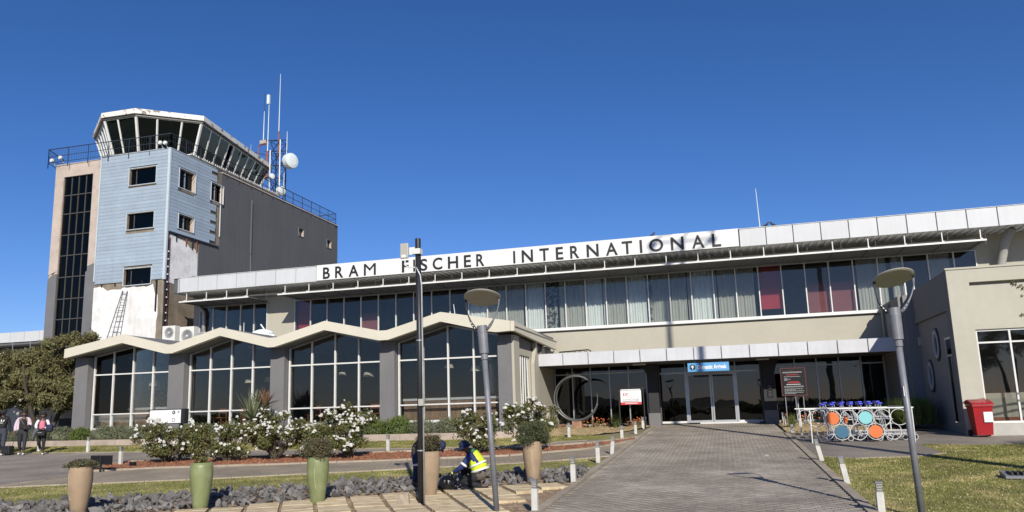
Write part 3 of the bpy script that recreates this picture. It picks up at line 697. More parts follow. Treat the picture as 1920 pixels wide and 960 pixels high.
# far-left extension seen beyond the tower
X = thing('terminal_annexe', 'low wing with a pale panelled roof edge beyond the tower at the far left', 'building', (-44, 40, 0.8))
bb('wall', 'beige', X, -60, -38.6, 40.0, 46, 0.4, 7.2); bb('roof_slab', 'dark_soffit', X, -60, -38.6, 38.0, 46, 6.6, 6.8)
panels('fascia_panel', -55, -38.6, 1.17, 37.95, 6.75, 7.4, 'fascia_panel', X)
bb('sunshade', 'steel_sheet', X, -60, -39.5, 37.6, 39.5, 6.05, 6.1); bb('shade_lip', 'white_paint', X, -60, -39.5, 37.56, 37.6, 6.03, 6.12)
for k in range(14): bb('hanger', 'alu', X, -40-k*1.4, -39.97-k*1.4, 37.7, 37.74, 6.1, 6.75)
w_ = bb('window', 'bronze_frame', X, -58, -40, 39.9, 39.98, 4.5, 5.9)
for k in range(12): bb('pane', 'glass_dark', w_, -57.9+k*1.49, -56.5+k*1.49, 39.87, 39.895, 4.58, 5.82)
MB().tube([(-40.2, 38.4, 6.6), (-40.5, 38.8, 5.6), (-40.8, 39.3, 4.6)], .1, 8).build('down_pipe', 'galv', X)
bb('lower_wall', 'beige', X, -60, -38.6, 37.0, 37.2, .4, 4.9)

# ================================================================== RIGHT WING
R_ = thing('side_building', 'single-storey beige flat-roofed wing on the right with a slit recess and shaded side wall', 'building', (10, 30, .9))
WT = 5.57
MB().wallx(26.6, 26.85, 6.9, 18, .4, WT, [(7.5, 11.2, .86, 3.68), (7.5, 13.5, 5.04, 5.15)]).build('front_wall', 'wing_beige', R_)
bb('side_skin', 'wing_shade_grey', R_, 6.893, 6.899, 26.603, 26.86, .4, WT)
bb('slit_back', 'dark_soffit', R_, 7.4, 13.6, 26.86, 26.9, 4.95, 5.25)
MB().wally(6.9, 7.12, 26.86, 31.5, 4.36, WT-.003).build('side_wall_top', 'wing_shade_grey', R_)
MB().wally(6.905, 7.12, 26.86, 27.1, .4, 4.36).build('side_wall', 'wing_shade_grey', R_)
MB().wally(7.0, 7.12, 27.1, 31.5, .4, 4.355, [(27.1, 28.15, .86, 3.57)]).build('side_wall', 'wing_recess_shade', R_)
MB().wally(6.46, 6.6, 31.5, 34.99, 2.0, 5.45).box(6.6, 7.1, 31.36, 31.5, .4, 5.45).box(6.46, 6.7, 31.5, 34.99, .4, 2.0).build('link_wall', 'wing_recess_shade', R_)
bb('pilaster', 'wing_recess_shade', R_, 6.36, 6.459, 32.9, 33.25, 3.98, 5.3); bb('pilaster', 'wing_recess_shade', R_, 6.36, 6.459, 34.0, 34.3, 3.98, 5.4)
bb('roof', 'concrete', R_, 7.12, 18, 26.85, 34.9, 4.9, 5.2); bb('back_wall', 'wing_beige', R_, 6.6, 18, 34.7, 34.95, .4, 5.4)
bb('floor', 'interior_floor', R_, 7.12, 18, 26.86, 34.7, .6, .84); bb('partition', 'interior_wall', R_, 7.13, 18, 30.5, 30.6, .85, 4.9)
bb('coping', 'wing_beige', R_, 6.87, 18, 26.57, 26.9, WT+.002, WT+.06)
wf = MB().box(7.5, 11.2, 26.66, 26.74, 3.62, 3.68).box(7.5, 7.55, 26.66, 26.74, .86, 3.62).box(11.15, 11.2, 26.66, 26.74, .86, 3.62).box(7.55, 11.15, 26.655, 26.74, 3.25, 3.30).box(7.55, 11.15, 26.66, 26.74, .86, .92).build('window', 'white_alu', R_)
for x in (8.41, 9.33, 10.25): bb('mullion', 'white_alu', wf, x-.025, x+.025, 26.65, 26.745, .92, 3.62)
for a, b in ((7.55, 8.385), (8.435, 9.305), (9.355, 10.225), (10.275, 11.15)):
    bb('pane', 'glass_dark', wf, a, b, 26.69, 26.70, .92, 3.25); bb('pane', 'glass_dark', wf, a, b, 26.69, 26.70, 3.30, 3.62)
bb('inner_sill', 'beige', R_, 7.5, 11.2, 27.2, 27.6, .85, 1.75)
bb('inner_skirting', 'rust', R_, 7.5, 11.2, 27.17, 27.198, .85, 1.02)
bb('plinth', 'plinth', R_, 7.42, 14, 26.2, 26.597, .4, .85)
for (yc, zc, rr) in ((29.0, 3.43, .56), (30.17, 2.42, .57)):
    rg = MB(); 
    for k in range(40):
        a, b = 2*PI*k/40, 2*PI*(k+1)/40
        def q(r, t, x): return (x, yc+r*math.cos(t)*.62, zc+r*math.sin(t))
        rg.hexa([q(rr, a, 7.0), q(rr, b, 7.0), q(rr*.86, b, 7.0), q(rr*.86, a, 7.0)], [q(rr, a, 6.95), q(rr, b, 6.95), q(rr*.86, b, 6.95), q(rr*.86, a, 6.95)])
    pr = rg.build('porthole', 'ring_dark', R_)
    rg = MB()
    for k in range(40):
        a, b = 2*PI*k/40, 2*PI*(k+1)/40
        rg.hexa([q(rr*.85, a, 6.99), q(rr*.85, b, 6.99), q(rr*.66, b, 6.99), q(rr*.66, a, 6.99)], [q(rr*.85, a, 6.93), q(rr*.85, b, 6.93), q(rr*.66, b, 6.93), q(rr*.66, a, 6.93)])
    rg.build('rim', 'ring_light', pr)
    gl = MB(); gl.v = [(6.985, yc, zc)]+[q(rr*.65, 2*PI*k/40, 6.985) for k in range(40)]; gl.f = [(0, 1+(k+1) % 40, 1+k) for k in range(40)]
    gl.build('pane', 'glass_dark', pr)
    bb('back', 'dark_interior', pr, 6.99, 6.998, yc-.3, yc+.3, zc-.35, zc+.35)
dr = MB().box(7.0, 7.06, 27.12, 27.18, .86, 3.57).box(7.0, 7.06, 28.07, 28.13, .86, 3.57).box(7.0, 7.06, 27.18, 28.07, 3.5, 3.57).box(7.0, 7.06, 27.18, 28.07, 2.95, 3.02).box(7.0, 7.06, 27.6, 27.65, .86, 2.95).build('door', 'alu', R_)
bb('pane', 'glass_dark', dr, 7.02, 7.03, 27.18, 27.6, .9, 2.95); bb('pane', 'glass_dark', dr, 7.02, 7.03, 27.65, 28.07, .9, 2.95); bb('pane', 'glass_dark', dr, 7.02, 7.03, 27.18, 28.07, 3.02, 3.5)
bb('wall_lamp', 'plastic_grey', R_, 6.9, 6.998, 31.0, 31.15, 3.55, 3.85)

# ================================================================== RESTAURANT (folded roof)
Z = thing('restaurant_building', 'glazed single-storey restaurant with a cream zigzag roof and grey columns', 'building', (-18, 28, .9))
RT = [(-27.62, 4.81), (-24.55, 5.30), (-22.25, 4.74), (-22.0, 4.74), (-19.7, 5.32), (-17.4, 4.77), (-17.1, 4.77), (-14.9, 5.31), (-12.55, 4.79), (-12.25, 4.79), (-10.05, 5.36), (-7.34, 4.87)]
RB = [(-27.55, 4.42), (-24.57, 4.93), (-22.35, 4.37), (-22.0, 4.37), (-19.7, 4.98), (-17.45, 4.39), (-17.15, 4.39), (-14.93, 4.95), (-12.6, 4.42), (-12.2, 4.42), (-10.05, 5.0), (-8.2, 4.53), (-7.9, 4.48), (-7.34, 4.50)]
def interp(L, x):
    for a, b in zip(L, L[1:]):
        if a[0] <= x <= b[0]: return a[1]+(b[1]-a[1])*(x-a[0])/(b[0]-a[0])
    return L[0][1] if x < L[0][0] else L[-1][1]
def strip(xs, y0, y1, ft, fb): 
    b = MB()
    for x0, x1 in zip(xs, xs[1:]):
        b.hexa([(x0, y0, fb(x0)), (x1, y0, fb(x1)), (x1, y0, ft(x1)), (x0, y0, ft(x0))], [(x0, y1, fb(x0)), (x1, y1, fb(x1)), (x1, y1, ft(x1)), (x0, y1, ft(x0))])
    return b
allx = sorted({p[0] for p in RT} | {p[0] for p in RB if p[0] > -27.6})
strip(allx, 26.93, 27.16, lambda x: interp(RT, x), lambda x: interp(RB, x)).build('roof_fascia', 'beige_fascia', Z)
strip(allx, 27.161, 34.4, lambda x: interp(RT, x)-.01, lambda x: interp(RB, x)+.02).build('roof', 'column_grey', Z)
MB().hexa([(-7.335, 27.0, 4.50), (-7.335, 34.4, 4.30), (-7.335, 34.4, 4.64), (-7.335, 27.0, 4.87)], [(-7.20, 27.0, 4.50), (-7.20, 34.4, 4.30), (-7.20, 34.4, 4.64), (-7.20, 27.0, 4.87)]).build('roof_fascia', 'beige_fascia', Z)
MB().box(-7.23, -7.17, 27.02, 34.4, 4.66, 4.69).build('fascia_groove', 'concrete', Z)
BAYS = [(-26.93, -22.72), (-21.9, -17.76), (-17.08, -12.88), (-12.22, -8.06)]
for xa, xb in ((-27.66, -26.96), (-22.7, -21.92), (-17.74, -17.1), (-12.86, -12.24), (-8.04, -7.5)):
    MB().box(xa, xb, 27.62, 28.3, .5, 4.44 if xa > -27 else 4.46).build('column', 'column_grey', Z)
GY = 28.0
for bi, (a, b) in enumerate(BAYS):
    fr = MB()
    xs = [a+(b-a)*k/4+(0.03 if k == 0 else -0.03 if k == 4 else 0) for k in range(5)]
    w = bb('window_sill', 'board_white', Z, a, b, 27.93, 28.1, 1.26, 1.35)
    W0 = bb('transom', 'white_alu', Z, a, b, 27.95, 28.05, 3.655, 3.71); bb('transom', 'white_alu', Z, a, b, 27.95, 28.05, 1.92, 1.97)
    for x in xs:
        zt = interp(RB, x)-.02
        MB().prism([(x-.03, 1.35), (x+.03, 1.35), (x+.03, zt), (x-.03, zt)], 'y', 27.94, 28.06).build('mullion', 'white_alu', Z)
    for x0, x1 in zip(xs, xs[1:]):
        bb('pane', 'glass_clear', Z, x0+.03, x1-.03, 28.0, 28.012, 1.35, 1.92); bb('pane', 'glass_dark', Z, x0+.03, x1-.03, 28.0, 28.012, 1.97, 3.655)
        p = [(x0+.03, 3.71), (x1-.03, 3.71), (x1-.03, interp(RB, x1-.03)+.01)]
        for q_ in RB[::-1]:
            if x0+.03 < q_[0] < x1-.03: p.append((q_[0], q_[1]+.01))
        p.append((x0+.03, interp(RB, x0+.03)+.01))
        MB().prism(p, 'y', 28.0, 28.012).build('pane', 'glass_dark', Z)
        # sloping head bar
        g0, g1 = interp(RB, x0+.03), interp(RB, x1-.03)
        MB().hexa([(x0+.03, 27.96, g0-.07), (x1-.03, 27.96, g1-.07), (x1-.03, 27.96, g1+.0), (x0+.03, 27.96, g0+.0)], [(x0+.03, 28.04, g0-.07), (x1-.03, 28.04, g1-.07), (x1-.03, 28.04, g1), (x0+.03, 28.04, g0)]).build('head_bar', 'alu', Z)
    bb('plinth', 'column_grey', Z, a, b, 27.95, 28.12, .5, 1.258)
bb('floor', 'interior_floor', Z, -27.6, -7.52, 28.12, 34.4, .8, 1.2)
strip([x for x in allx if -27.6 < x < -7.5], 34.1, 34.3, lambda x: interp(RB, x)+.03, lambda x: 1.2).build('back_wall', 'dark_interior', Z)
bb('end_wall', 'column_grey', Z, -27.68, -27.5, 28.3, 34.4, .5, 4.45)
for xa, xb in ((-26.75, -22.9), (-12.15, -8.1)):
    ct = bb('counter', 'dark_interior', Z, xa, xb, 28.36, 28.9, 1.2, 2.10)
    n = int((xb-xa)/.26); wv = (xb-xa)/n
    for k in range(n): bb('board', 'counter_wood', ct, xa+k*wv+.004, xa+(k+1)*wv-.004, 28.32, 28.357, 1.2, 2.10)
    bb('counter_top', 'counter_top', ct, xa-.02, xb+.02, 28.28, 28.95, 2.103, 2.19)
# mural wall in the first bay, seen through the glass
mw = bb('mural_wall', 'board_black', Z, -26.9, -22.8, 30.9, 31.0, 2.0, 4.4)
for i in range(6):
    for j in range(6):
        if (i+j) % 2: o = MB().prism([(-26.4+i*.16, 2.25+j*.13), (-26.32+i*.16, 2.32+j*.13), (-26.24+i*.16, 2.25+j*.13), (-26.32+i*.16, 2.18+j*.13)], 'y', 30.885, 30.897).build('chalk_diamond', 'print_grey', mw)
bb('chalk_bar', 'print_grey', mw, -26.5, -26.45, 30.885, 30.897, 3.05, 3.5); bb('chalk_bar', 'print_grey', mw, -25.65, -25.6, 30.885, 30.897, 3.05, 3.5)
MB().prism([(-26.3, 3.05), (-25.8, 3.05), (-25.8, 3.4), (-26.05, 3.55), (-26.3, 3.4)], 'y', 30.885, 30.897).build('chalk_crest', 'print_grey', mw)
MB().prism([(-25.3, 3.2), (-24.7, 2.7), (-24.9, 2.3), (-25.45, 2.75)], 'y', 30.885, 30.897).build('chalk_panel', 'print_grey', mw)
text('letter', 'Com', .5, 'print_grey', mw, (-24.6, 30.89, 3.75), depth=.003, width=1.3, height=.36, shear=.35)
# flank facing the entrance
MB().wally(-7.72, -7.5, 28.31, 35.0, .5, 4.0, [(28.45, 30.42, 1.3, 3.75)]).build('flank_wall', 'beige', Z)
MB().prism([(28.31, 4.003), (34.99, 4.003), (34.99, 4.29), (28.31, 4.49)], 'x', -7.68, -7.56).build('flank_band', 'column_grey', Z)
bb('pilaster', 'beige', Z, -7.499, -7.40, 27.62, 28.4, .5, 4.42)
MB().prism([(30.6, .5), (31.25, .5), (31.2, 4.4), (31.0, 4.4), (30.95, 4.05), (30.6, 3.5)], 'x', -7.499, -7.36).build('pilaster', 'beige', Z)
MB().prism([(31.9, 4.0), (33.1, 4.0), (32.9, 4.35), (32.6, 4.3), (32.4, 4.12)], 'x', -7.559, -7.45).build('bracket', 'beige', Z)
MB().prism([(33.0, .5), (35.0, .5), (35.0, 1.12), (33.8, 1.6), (33.0, 1.65)], 'x', -7.499, -7.34).build('buttress', 'beige', Z)
bb('window_frame', 'alu', Z, -7.6, -7.52, 28.45, 30.42, 1.80, 1.88)
bb('pane', 'glass_dark', Z, -7.60, -7.588, 28.45, 30.42, 1.3, 3.75)
for k, yk in enumerate((28.7, 29.02, 29.35, 29.75, 30.15)):
    MB().tube([(-7.55+.02*math.sin(k*2), yk, 1.3), (-7.56, yk+.03*math.cos(k*3), 2.6), (-7.55, yk+.05*math.sin(k), 3.74)], .03, 6).build('blind_slat', 'white_alu', Z)
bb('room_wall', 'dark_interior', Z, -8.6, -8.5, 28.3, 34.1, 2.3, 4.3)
# ================================================================== CONTROL TOWER
TW = thing('control_tower', 'control tower with blue board cladding, patched white walls and a glass lookout cab', 'tower', (-31, 38, .8))
TT = 16.42
W1 = [(-31.1, -29.3, 14.6, 15.56), (-31.1, -29.3, 12.06, 12.97), (-31.1, -29.3, 8.93, 9.84)]
MB().wallx(34.0, 34.3, -33.12, -28.5, .4, TT, W1).build('front_wall', 'brown_concrete', TW)
SW = [(34.7, 36.08, 14.46, 15.56), (34.78, 36.08, 12.12, 12.95), (37.5, 38.66, 14.46, 15.55), (47.5, 48.2, 14.45, 15.0), (51.6, 52.3, 14.4, 15.0)]
MB().wally(-28.8, -28.5, 34.31, 53.1, .4, TT, SW).build('side_wall', 'brown_concrete', TW)
# painted charcoal skin over the long side
MB().prism([(36.72, 8.0), (52.99, 8.0), (52.99, TT), (38.55, TT), (38.55, 11.92), (36.72, 11.86)], 'x', -28.498, -28.47).build('painted_skin', 'charcoal_wall', TW) if False else None
sk_ = MB(); sk_.wally(-28.499, -28.47, 38.55, 53.1, 8.0, TT+.0, [(47.5, 48.2, 14.45, 15.0), (51.6, 52.3, 14.4, 15.0)]).box(-28.499, -28.47, 36.72, 38.549, 8.0, 11.86)
sk_.build('painted_skin', 'charcoal_wall', TW)
bb('back_wall', 'charcoal_wall', TW, -36.4, -28.5, 53.11, 53.4, .4, TT)
bb('parapet_coping', 'salmon', TW, -28.85, -28.42, 38.6, 53.4, TT+.003, TT+.07)
bb('roof', 'concrete', TW, -36.3, -28.81, 34.31, 53.1, TT-.4, TT-.1)
# stair section with dark strip window
MB().wallx(34.02, 34.3, -36.42, -33.125, 9.95, TT+.05, [(-35.8, -33.72, 9.95, 15.66)]).build('stair_wall', 'salmon', TW)
MB().wallx(34.0, 34.3, -36.42, -33.125, .4, 9.947, [(-35.8, -33.8, 6.2, 9.947)]).build('stair_wall', 'tower_grey', TW)
bb('left_wall', 'salmon', TW, -36.42, -36.1, 34.31, 53.1, .4, TT)
MB().prism([(-36.3, 9.95), (-35.82, 9.95), (-35.82, 10.12), (-36.42, 9.7)], 'y', 33.998, 34.018).build('paint_edge', 'salmon', TW)
MB().prism([(-33.7, 9.95), (-33.14, 9.95), (-33.14, 10.42), (-33.7, 10.25)], 'y', 34.0, 34.018).build('paint_edge', 'tower_grey', TW)
sw_ = MB().box(-35.8, -33.8, 34.16, 34.2, 6.2, 6.25).build('stair_window', 'bronze_frame', TW)
zs = [6.25, 7.35, 8.5, 9.75, 11.0, 12.2, 13.45, 14.55, 15.66]
xs = [-35.8, -35.28, -34.78, -34.26, -33.76]
for x in xs: bb('mullion', 'bronze_frame', sw_, x-.02, x+.02, 34.10, 34.2, 6.25, 15.66)
for z in zs[1:]: bb('transom', 'bronze_frame', sw_, -35.8, -33.74, 34.09, 34.2, z-.025, z+.025)
for a, b in zip(xs, xs[1:]):
    for c, d in zip(zs, zs[1:]): bb('pane', 'glass_tower', sw_, a+.02, b-.02, 34.15, 34.162, c+.025, d-.025)
for k, z in enumerate(zs[:-1]): bb('stair_flight', 'tower_grey', TW, -35.7, -33.9, 35.3, 36.8, z+.5, z+.62)
# windows in the blue part
def twin(x0, x1, z0, z1):
    f = MB().box(x0, x1, 33.9, 33.94, z1, z1+.035).box(x0, x1, 33.9, 33.94, z0-.035, z0).box(x0-.035, x0, 33.9, 33.94, z0-.035, z1+.035).box(x1, x1+.035, 33.9, 33.94, z0-.035, z1+.035).build('window', 'blue_trim', TW)
    bb('reveal', 'brown_concrete', f, x0, x0+.02, 33.94, 34.12, z0, z1)
    bb('frame', 'bronze_frame', f, x0+.02, x1, 34.06, 34.10, z0, z0+.05); bb('frame', 'bronze_frame', f, x0+.35, x0+.40, 34.06, 34.10, z0+.05, z1)
    bb('pane', 'glass_tower', f, x0+.02, x1-.01, 34.08, 34.092, z0+.05, z1)
for w in W1: twin(*w)
def swin(y0, y1, z0, z1, trim='blue_trim', xx=-28.36):
    f = MB().box(xx-.04, xx, y0, y1, z1, z1+.035).box(xx-.04, xx, y0, y1, z0-.035, z0).box(xx-.04, xx, y0-.035, y0, z0-.035, z1+.035).box(xx-.04, xx, y1, y1+.035, z0-.035, z1+.035).build('window', trim, TW)
    bb('reveal', 'salmon', f, -28.8, xx-.04, y1-.02, y1, z0, z1)
    bb('frame', 'alu', f, -28.62, -28.58, (y0+y1)/2, (y0+y1)/2+.05, z0, z1)
    bb('pane', 'glass_tower', f, -28.64, -28.628, y0, y1-.02, z0, z1)
for w in SW[:3]: swin(*w)
for w in SW[3:]: swin(*w, trim='tower_grey', xx=-28.43)
bb('inner_core', 'dark_interior', TW, -33.1, -29.6, 35.4, 52, .8, 16)
# cladding boards
PH = 0.2025; nrow = 36; z0 = TT-PH*nrow+.06
def boards(lo, hi, holes, zlo, mk, zhi=TT+.06):
    for r in range(nrow+1):
        a = zhi-PH*(r+1); b = a+PH-.007
        if b <= zlo: continue
        a = max(a, zlo); segs = [(lo, hi)]
        for h in holes:
            if a < h[3]+.05 and b > h[2]-.05:
                segs = [s for (p, q) in segs for s in ((p, min(q, h[0]-.035)), (max(p, h[1]+.035), q)) if s[1]-s[0] > .03]
        for p, q in segs: mk(p, q, a, b)
MB().box(-33.12, -28.5, 33.955, 33.998, 9.16, TT).build('batten_sheet', 'tower_grey', TW) if False else None
def mkf(p, q, a, b):
    j = random.uniform(-.003, .003)
    MB().hexa([(p, 33.935+j, a), (q, 33.935+j, a), (q, 33.942+j, b), (p, 33.942+j, b)], [(p, 33.99, a), (q, 33.99, a), (q, 33.99, b), (p, 33.99, b)]).build('board', 'blue_board', TW)
boards(-33.05, -28.52, W1, 9.14, mkf)
def mks(p, q, a, b):
    j = random.uniform(-.003, .003); q2 = q
    r = int((TT+.06-b)/PH+.5)
    if q > 37.6: q2 = q-(0.55 if r % 3 == 1 else random.uniform(0, .06)) if not 0 else q
    MB().hexa([(-28.414+j, p, a), (-28.414+j, q2, a), (-28.42+j, q2, b), (-28.42+j, p, b)], [(-28.465, p, a), (-28.465, q2, a), (-28.465, q2, b), (-28.465, p, b)]).build('board', 'blue_board', TW)
boards(34.02, 38.1, SW[:3], 11.82, mks)
for r in range(22):
    z = TT-.1-r*PH*1.0
    if z < 12 or 14.3 < z < 15.65: continue
    if r % 3 == 1: bb('open_slot', 'black_metal', TW, -28.499, -28.49, 37.62, 38.25, z-PH*.55, z)
bb('corner_trim', 'blue_trim', TW, -28.54, -28.39, 33.90, 34.02, 9.1, TT+.09)
bb('edge_trim', 'blue_trim', TW, -33.14, -33.07, 33.92, 34.0, 9.3, TT+.09)
bb('top_trim', 'blue_trim', TW, -33.07, -28.54, 33.91, 34.0, TT+.07, TT+.10)
bb('top_trim', 'blue_trim', TW, -28.47, -28.40, 34.02, 37.9, TT+.07, TT+.10)
MB().box(-28.47, -28.40, 34.02, 38.4, 11.72, 11.80).build('base_trim', 'black_metal', TW)
# bare plaster patches with ragged edges
def ragged(x0, x1, z0, z1, n, a):
    top = [(x0+(x1-x0)*i/n, z1+random.uniform(-a, a)*(1 if 0 < i < n else .3)) for i in range(n+1)]
    side = [(x1+random.uniform(-a, a)*.3, z1-(z1-z0)*(i+1)/8) for i in range(7)]
    bot = [(x1-(x1-x0)*i/n, z0+random.uniform(-a, a)*.4) for i in range(n+1)]
    return top+side+bot
random.seed(11)
p = [(-33.1, 5.2), (-33.12, 8.95), (-32.6, 9.0), (-32.2, 8.72), (-31.9, 8.78), (-31.3, 8.74), (-31.1, 8.86)]+[(-30.9+.22*i, 8.80+random.uniform(-.06, .08)) for i in range(7)]+[(-29.2, 8.9), (-29.05, 8.42), (-28.86, 8.3)]+[(-28.84+random.uniform(-.05, .05), 8.0-.4*i) for i in range(7)]+[(-28.8, 5.2)]
MB().prism(p, 'y', 33.975, 33.999).build('plaster_patch', 'white_plaster', TW)
p = [(34.3, 9.0)]+[(34.28+random.uniform(-.03, .05), 9.3+.4*i) for i in range(6)]+[(34.3, 11.7), (35.0, 11.55), (35.5, 11.5), (36.0, 11.2), (36.3, 11.25), (36.62, 11.1), (36.66, 9.7), (36.3, 9.66), (35.9, 9.5), (35.2, 9.1), (34.9, 8.95)]
MB().prism(p, 'x', -28.499, -28.475).build('plaster_patch', 'white_plaster', TW)
for k, y in enumerate((34.75, 35.55, 36.1, 36.45)):
    bb('steel_bracket', 'rust' if k % 2 else 'black_metal', TW, -28.47, -28.43, y, y+.05, 11.35-.1*k, 11.72)
bb('steel_rail', 'black_metal', TW, -28.52, -28.40, 34.04, 34.16, 5.4, 11.4); bb('steel_rail', 'rust', TW, -28.47, -28.42, 34.2, 34.26, 6, 11.5)
bb('steel_rail', 'black_metal', TW, -28.95, -28.88, 33.9, 33.97, 7.4, 9.1)
for k in range(12): bb('bolt_cover', 'print_white', TW, -28.38, -28.35, 34.06, 34.13, 6.0+k*.42, 6.07+k*.42)
for k in range(5): bb('steel_bracket', 'black_metal', TW, -32.6+k*.9, -32.55+k*.9, 33.93, 33.97, 8.95, 9.14)
MB().tube([(-28.40, 41.65, 15.5), (-28.40, 41.65, 12.0), (-28.42, 41.7, 11.9), (-28.42, 41.85, 9.5)], .06, 8).build('downpipe', 'charcoal_wall', TW)
bb('yellow_conduit', 'plastic_white', TW, -28.44, -28.40, 38.45, 38.5, 12.4, 15.6)
# ------------- cab
TOP = [(-37.1, 37.2), (-34.1, 34.72), (-31.75, 34.77), (-28.82, 37.15), (-30.2, 46.6), (-36.1, 46.6)]
RZ0, RZ1 = 19.32, 19.62
def inset(P, d):
    n = len(P); cx = sum(p[0] for p in P)/n; cy = sum(p[1] for p in P)/n; out = []
    for i in range(n):
        a, b, c = Vector(P[i-1]), Vector(P[i]), Vector(P[(i+1) % n])
        e1 = (b-a).normalized(); e2 = (c-b).normalized(); n1 = Vector((-e1.y, e1.x)); n2 = Vector((-e2.y, e2.x))
        if n1.dot(Vector((cx, cy))-a) < 0: n1 = -n1
        if n2.dot(Vector((cx, cy))-b) < 0: n2 = -n2
        m_ = (n1+n2); m_ = m_/m_.dot(n1); out.append(tuple(b+m_*d))
    return out
cab = MB().prism(TOP, 'z', RZ0, RZ1-.003).build('cab_roof', 'peeling_white', TW)
MB().prism(inset(TOP, .12), 'z', RZ1, RZ1+.05).build('roof_sheet', 'concrete', cab)
eg = inset(TOP, .3)
MB().prism(inset(TOP, .1), 'z', RZ0-.12, RZ0-.003).build('roof_soffit', 'bronze_frame', cab)
TG = inset(TOP, .22); BG = inset(TOP, .85); GZ0, GZ1 = 17.2, 19.2
def seg(i, t, top): 
    P = TG if top else BG; a, b = P[i], P[(i+1) % 6]; z = GZ1 if top else GZ0
    return Vector((a[0]+(b[0]-a[0])*t, a[1]+(b[1]-a[1])*t, z))
SEG = {0: [0, .2, .4, .6, .8, 1], 1: [0, .36, .8, 1], 2: [0, .32, .7, 1], 3: [0, .125, .25, .375, .45, .56, .67, .78, .89, 1], 4: [0, .33, .66, 1], 5: [0, .14, .28, .42, .56, .7, .85, 1]}
SEG[1] = [0, .42, 1]
for i in range(6):
    for k, t in enumerate(SEG[i][:-1]):
        w = .075 if k == 0 else .055
        MB().tube([seg(i, t, 0), seg(i, t, 1)], w*1.25, 4).build('mullion', 'white_paint', TW)
        t2 = SEG[i][k+1]; a, b, c, d = seg(i, t, 0), seg(i, t2, 0), seg(i, t2, 1), seg(i, t, 1)
        if i == 3 and k == 3: continue
        nn = (b-a).cross(d-a).normalized()*.012
        MB().hexa([a, b, c, d], [a+nn, b+nn, c+nn, d+nn]).build('pane', 'glass_cab', TW)
    MB().tube([seg(i, 0, 1)+Vector((0, 0, .02)), seg(i, 1, 1)+Vector((0, 0, .02))], .07, 4).build('head_rail', 'white_paint', TW)
    MB().tube([seg(i, 0, 0), seg(i, 1, 0)], .07, 4).build('sill_rail', 'white_paint', TW)
MB().prism(inset(TOP, .80), 'z', 16.7, 17.18).build('cab_base', 'peeling_white', TW)
MB().prism(inset(TOP, .70), 'z', TT-.1, 16.69).build('cab_plinth', 'tower_grey', TW)
MB().prism(inset(TOP, 2.6), 'z', 17.2, 17.9).build('control_desk', 'dark_interior', TW)
MB().prism(inset(TOP, .5), 'z', 19.2, 19.205).build('cab_ceiling', 'dark_interior', TW)
bb('grating_walkway', 'white_paint', TW, -29.35, -28.85, 36.2, 45.5, 16.88, 16.94)
for k in range(46): bb('grating_bar', 'white_paint', TW, -28.84, -28.82, 36.2+k*.2, 36.26+k*.2, 16.80, 16.99)
# railing round the roof
rl = MB(); path = [(-36.9, 33.4), (-28.7, 33.75), (-28.45, 38.5), (-28.3, 52.9), (-36.4, 53.3)]
path = [(-37.4, 35.4), (-36.75, 33.75), (-28.45, 33.98), (-28.45, 53.0), (-36.4, 53.3)]
RZ = 17.36
for z, r_ in ((RZ, .028), (RZ-.45, .018), (RZ-.82, .018)):
    rl.tube([(x, y, z) for x, y in path], r_, 5)
for a, b in zip(path, path[1:]):
    a, b = Vector(a), Vector(b); L = (b-a).length; n = int(L/1.25)
    for i in range(n+1): q = a+(b-a)*i/max(n, 1); rl.bar((q.x, q.y, TT-.2), (q.x, q.y, RZ), .022)
rl.build('railing', 'rail_dark', TW)
bl = MB()
for a, b in zip(path, path[1:]):
    a, b = Vector(a), Vector(b); L = (b-a).length; n = int(L/.16)
    for i in range(n+1): q = a+(b-a)*i/n; bl.bar((q.x, q.y, RZ-.82), (q.x, q.y, RZ-.0), .008, 3)
bl.build('balusters', 'rail_dark', TW)['kind'] = 'stuff'
# floodlights on the roof edge
def flood(loc, label):
    t = thing('floodlight', label, 'floodlight', loc, 'floodlights on the tower roof edge')
    x, y, z = loc
    MB().ball((x, y-.12, z+.18), (.12, .10, .12), 10).build('lamp_head', 'antenna_white', t, smooth=True)
    MB().lathe([(.10, 0), (.11, .03), (.11, .05)], (x, y-.20, z+.18), 14, 'y').build('lamp_glass', 'plastic_white', t)
    MB().tube([(x, y+.1, z-.05), (x, y, z+.05), (x, y-.05, z+.18)], .025, 6).build('bracket', 'white_paint', t)
flood((-28.62, 33.85, 16.55), 'white floodlight on the tower corner above the blue boards'); flood((-28.95, 33.85, 16.6), 'smaller white floodlight just left of the tower corner light')
flood((-36.5, 33.9, 16.5), 'white floodlight at the far left end of the tower roof'); flood((-35.9, 33.9, 16.6), 'white floodlight beside the leftmost one on the tower roof')
# ------------- antenna mast
AM = thing('antenna_mast', 'steel lattice mast with several tall whip antennas behind the lookout cab', 'antenna mast', (-29.7, 46.5, 16.4))
leg = [(-30.1, 46.2), (-29.3, 46.2), (-29.3, 47.0), (-30.1, 47.0)]
for x, y in leg: MB().tube([(x, y, 16.3), (x, y, 21.3 if x > -30 else 20.6)], .045, 6).build('leg', 'white_paint' if y < 46.5 else 'black_metal', AM)
lt = MB()
for k in range(5):
    z = 16.5+k*.95
    for (a, b) in zip(leg, leg[1:]+leg[:1]): lt.bar((*a, z), (*b, z+.95), .025); lt.bar((*a, z+.95), (*b, z+.95), .02)
lt.build('lattice', 'black_metal', AM)
for z, x0, x1 in ((21.35, -30.9, -28.9), (20.5, -30.6, -28.7), (19.4, -30.2, -28.6), (18.5, -30.1, -29.0)): MB().bar((x0, 46.3, z+.12), (x1, 46.3, z-.1), .035).build('cross_arm', 'black_metal', AM)
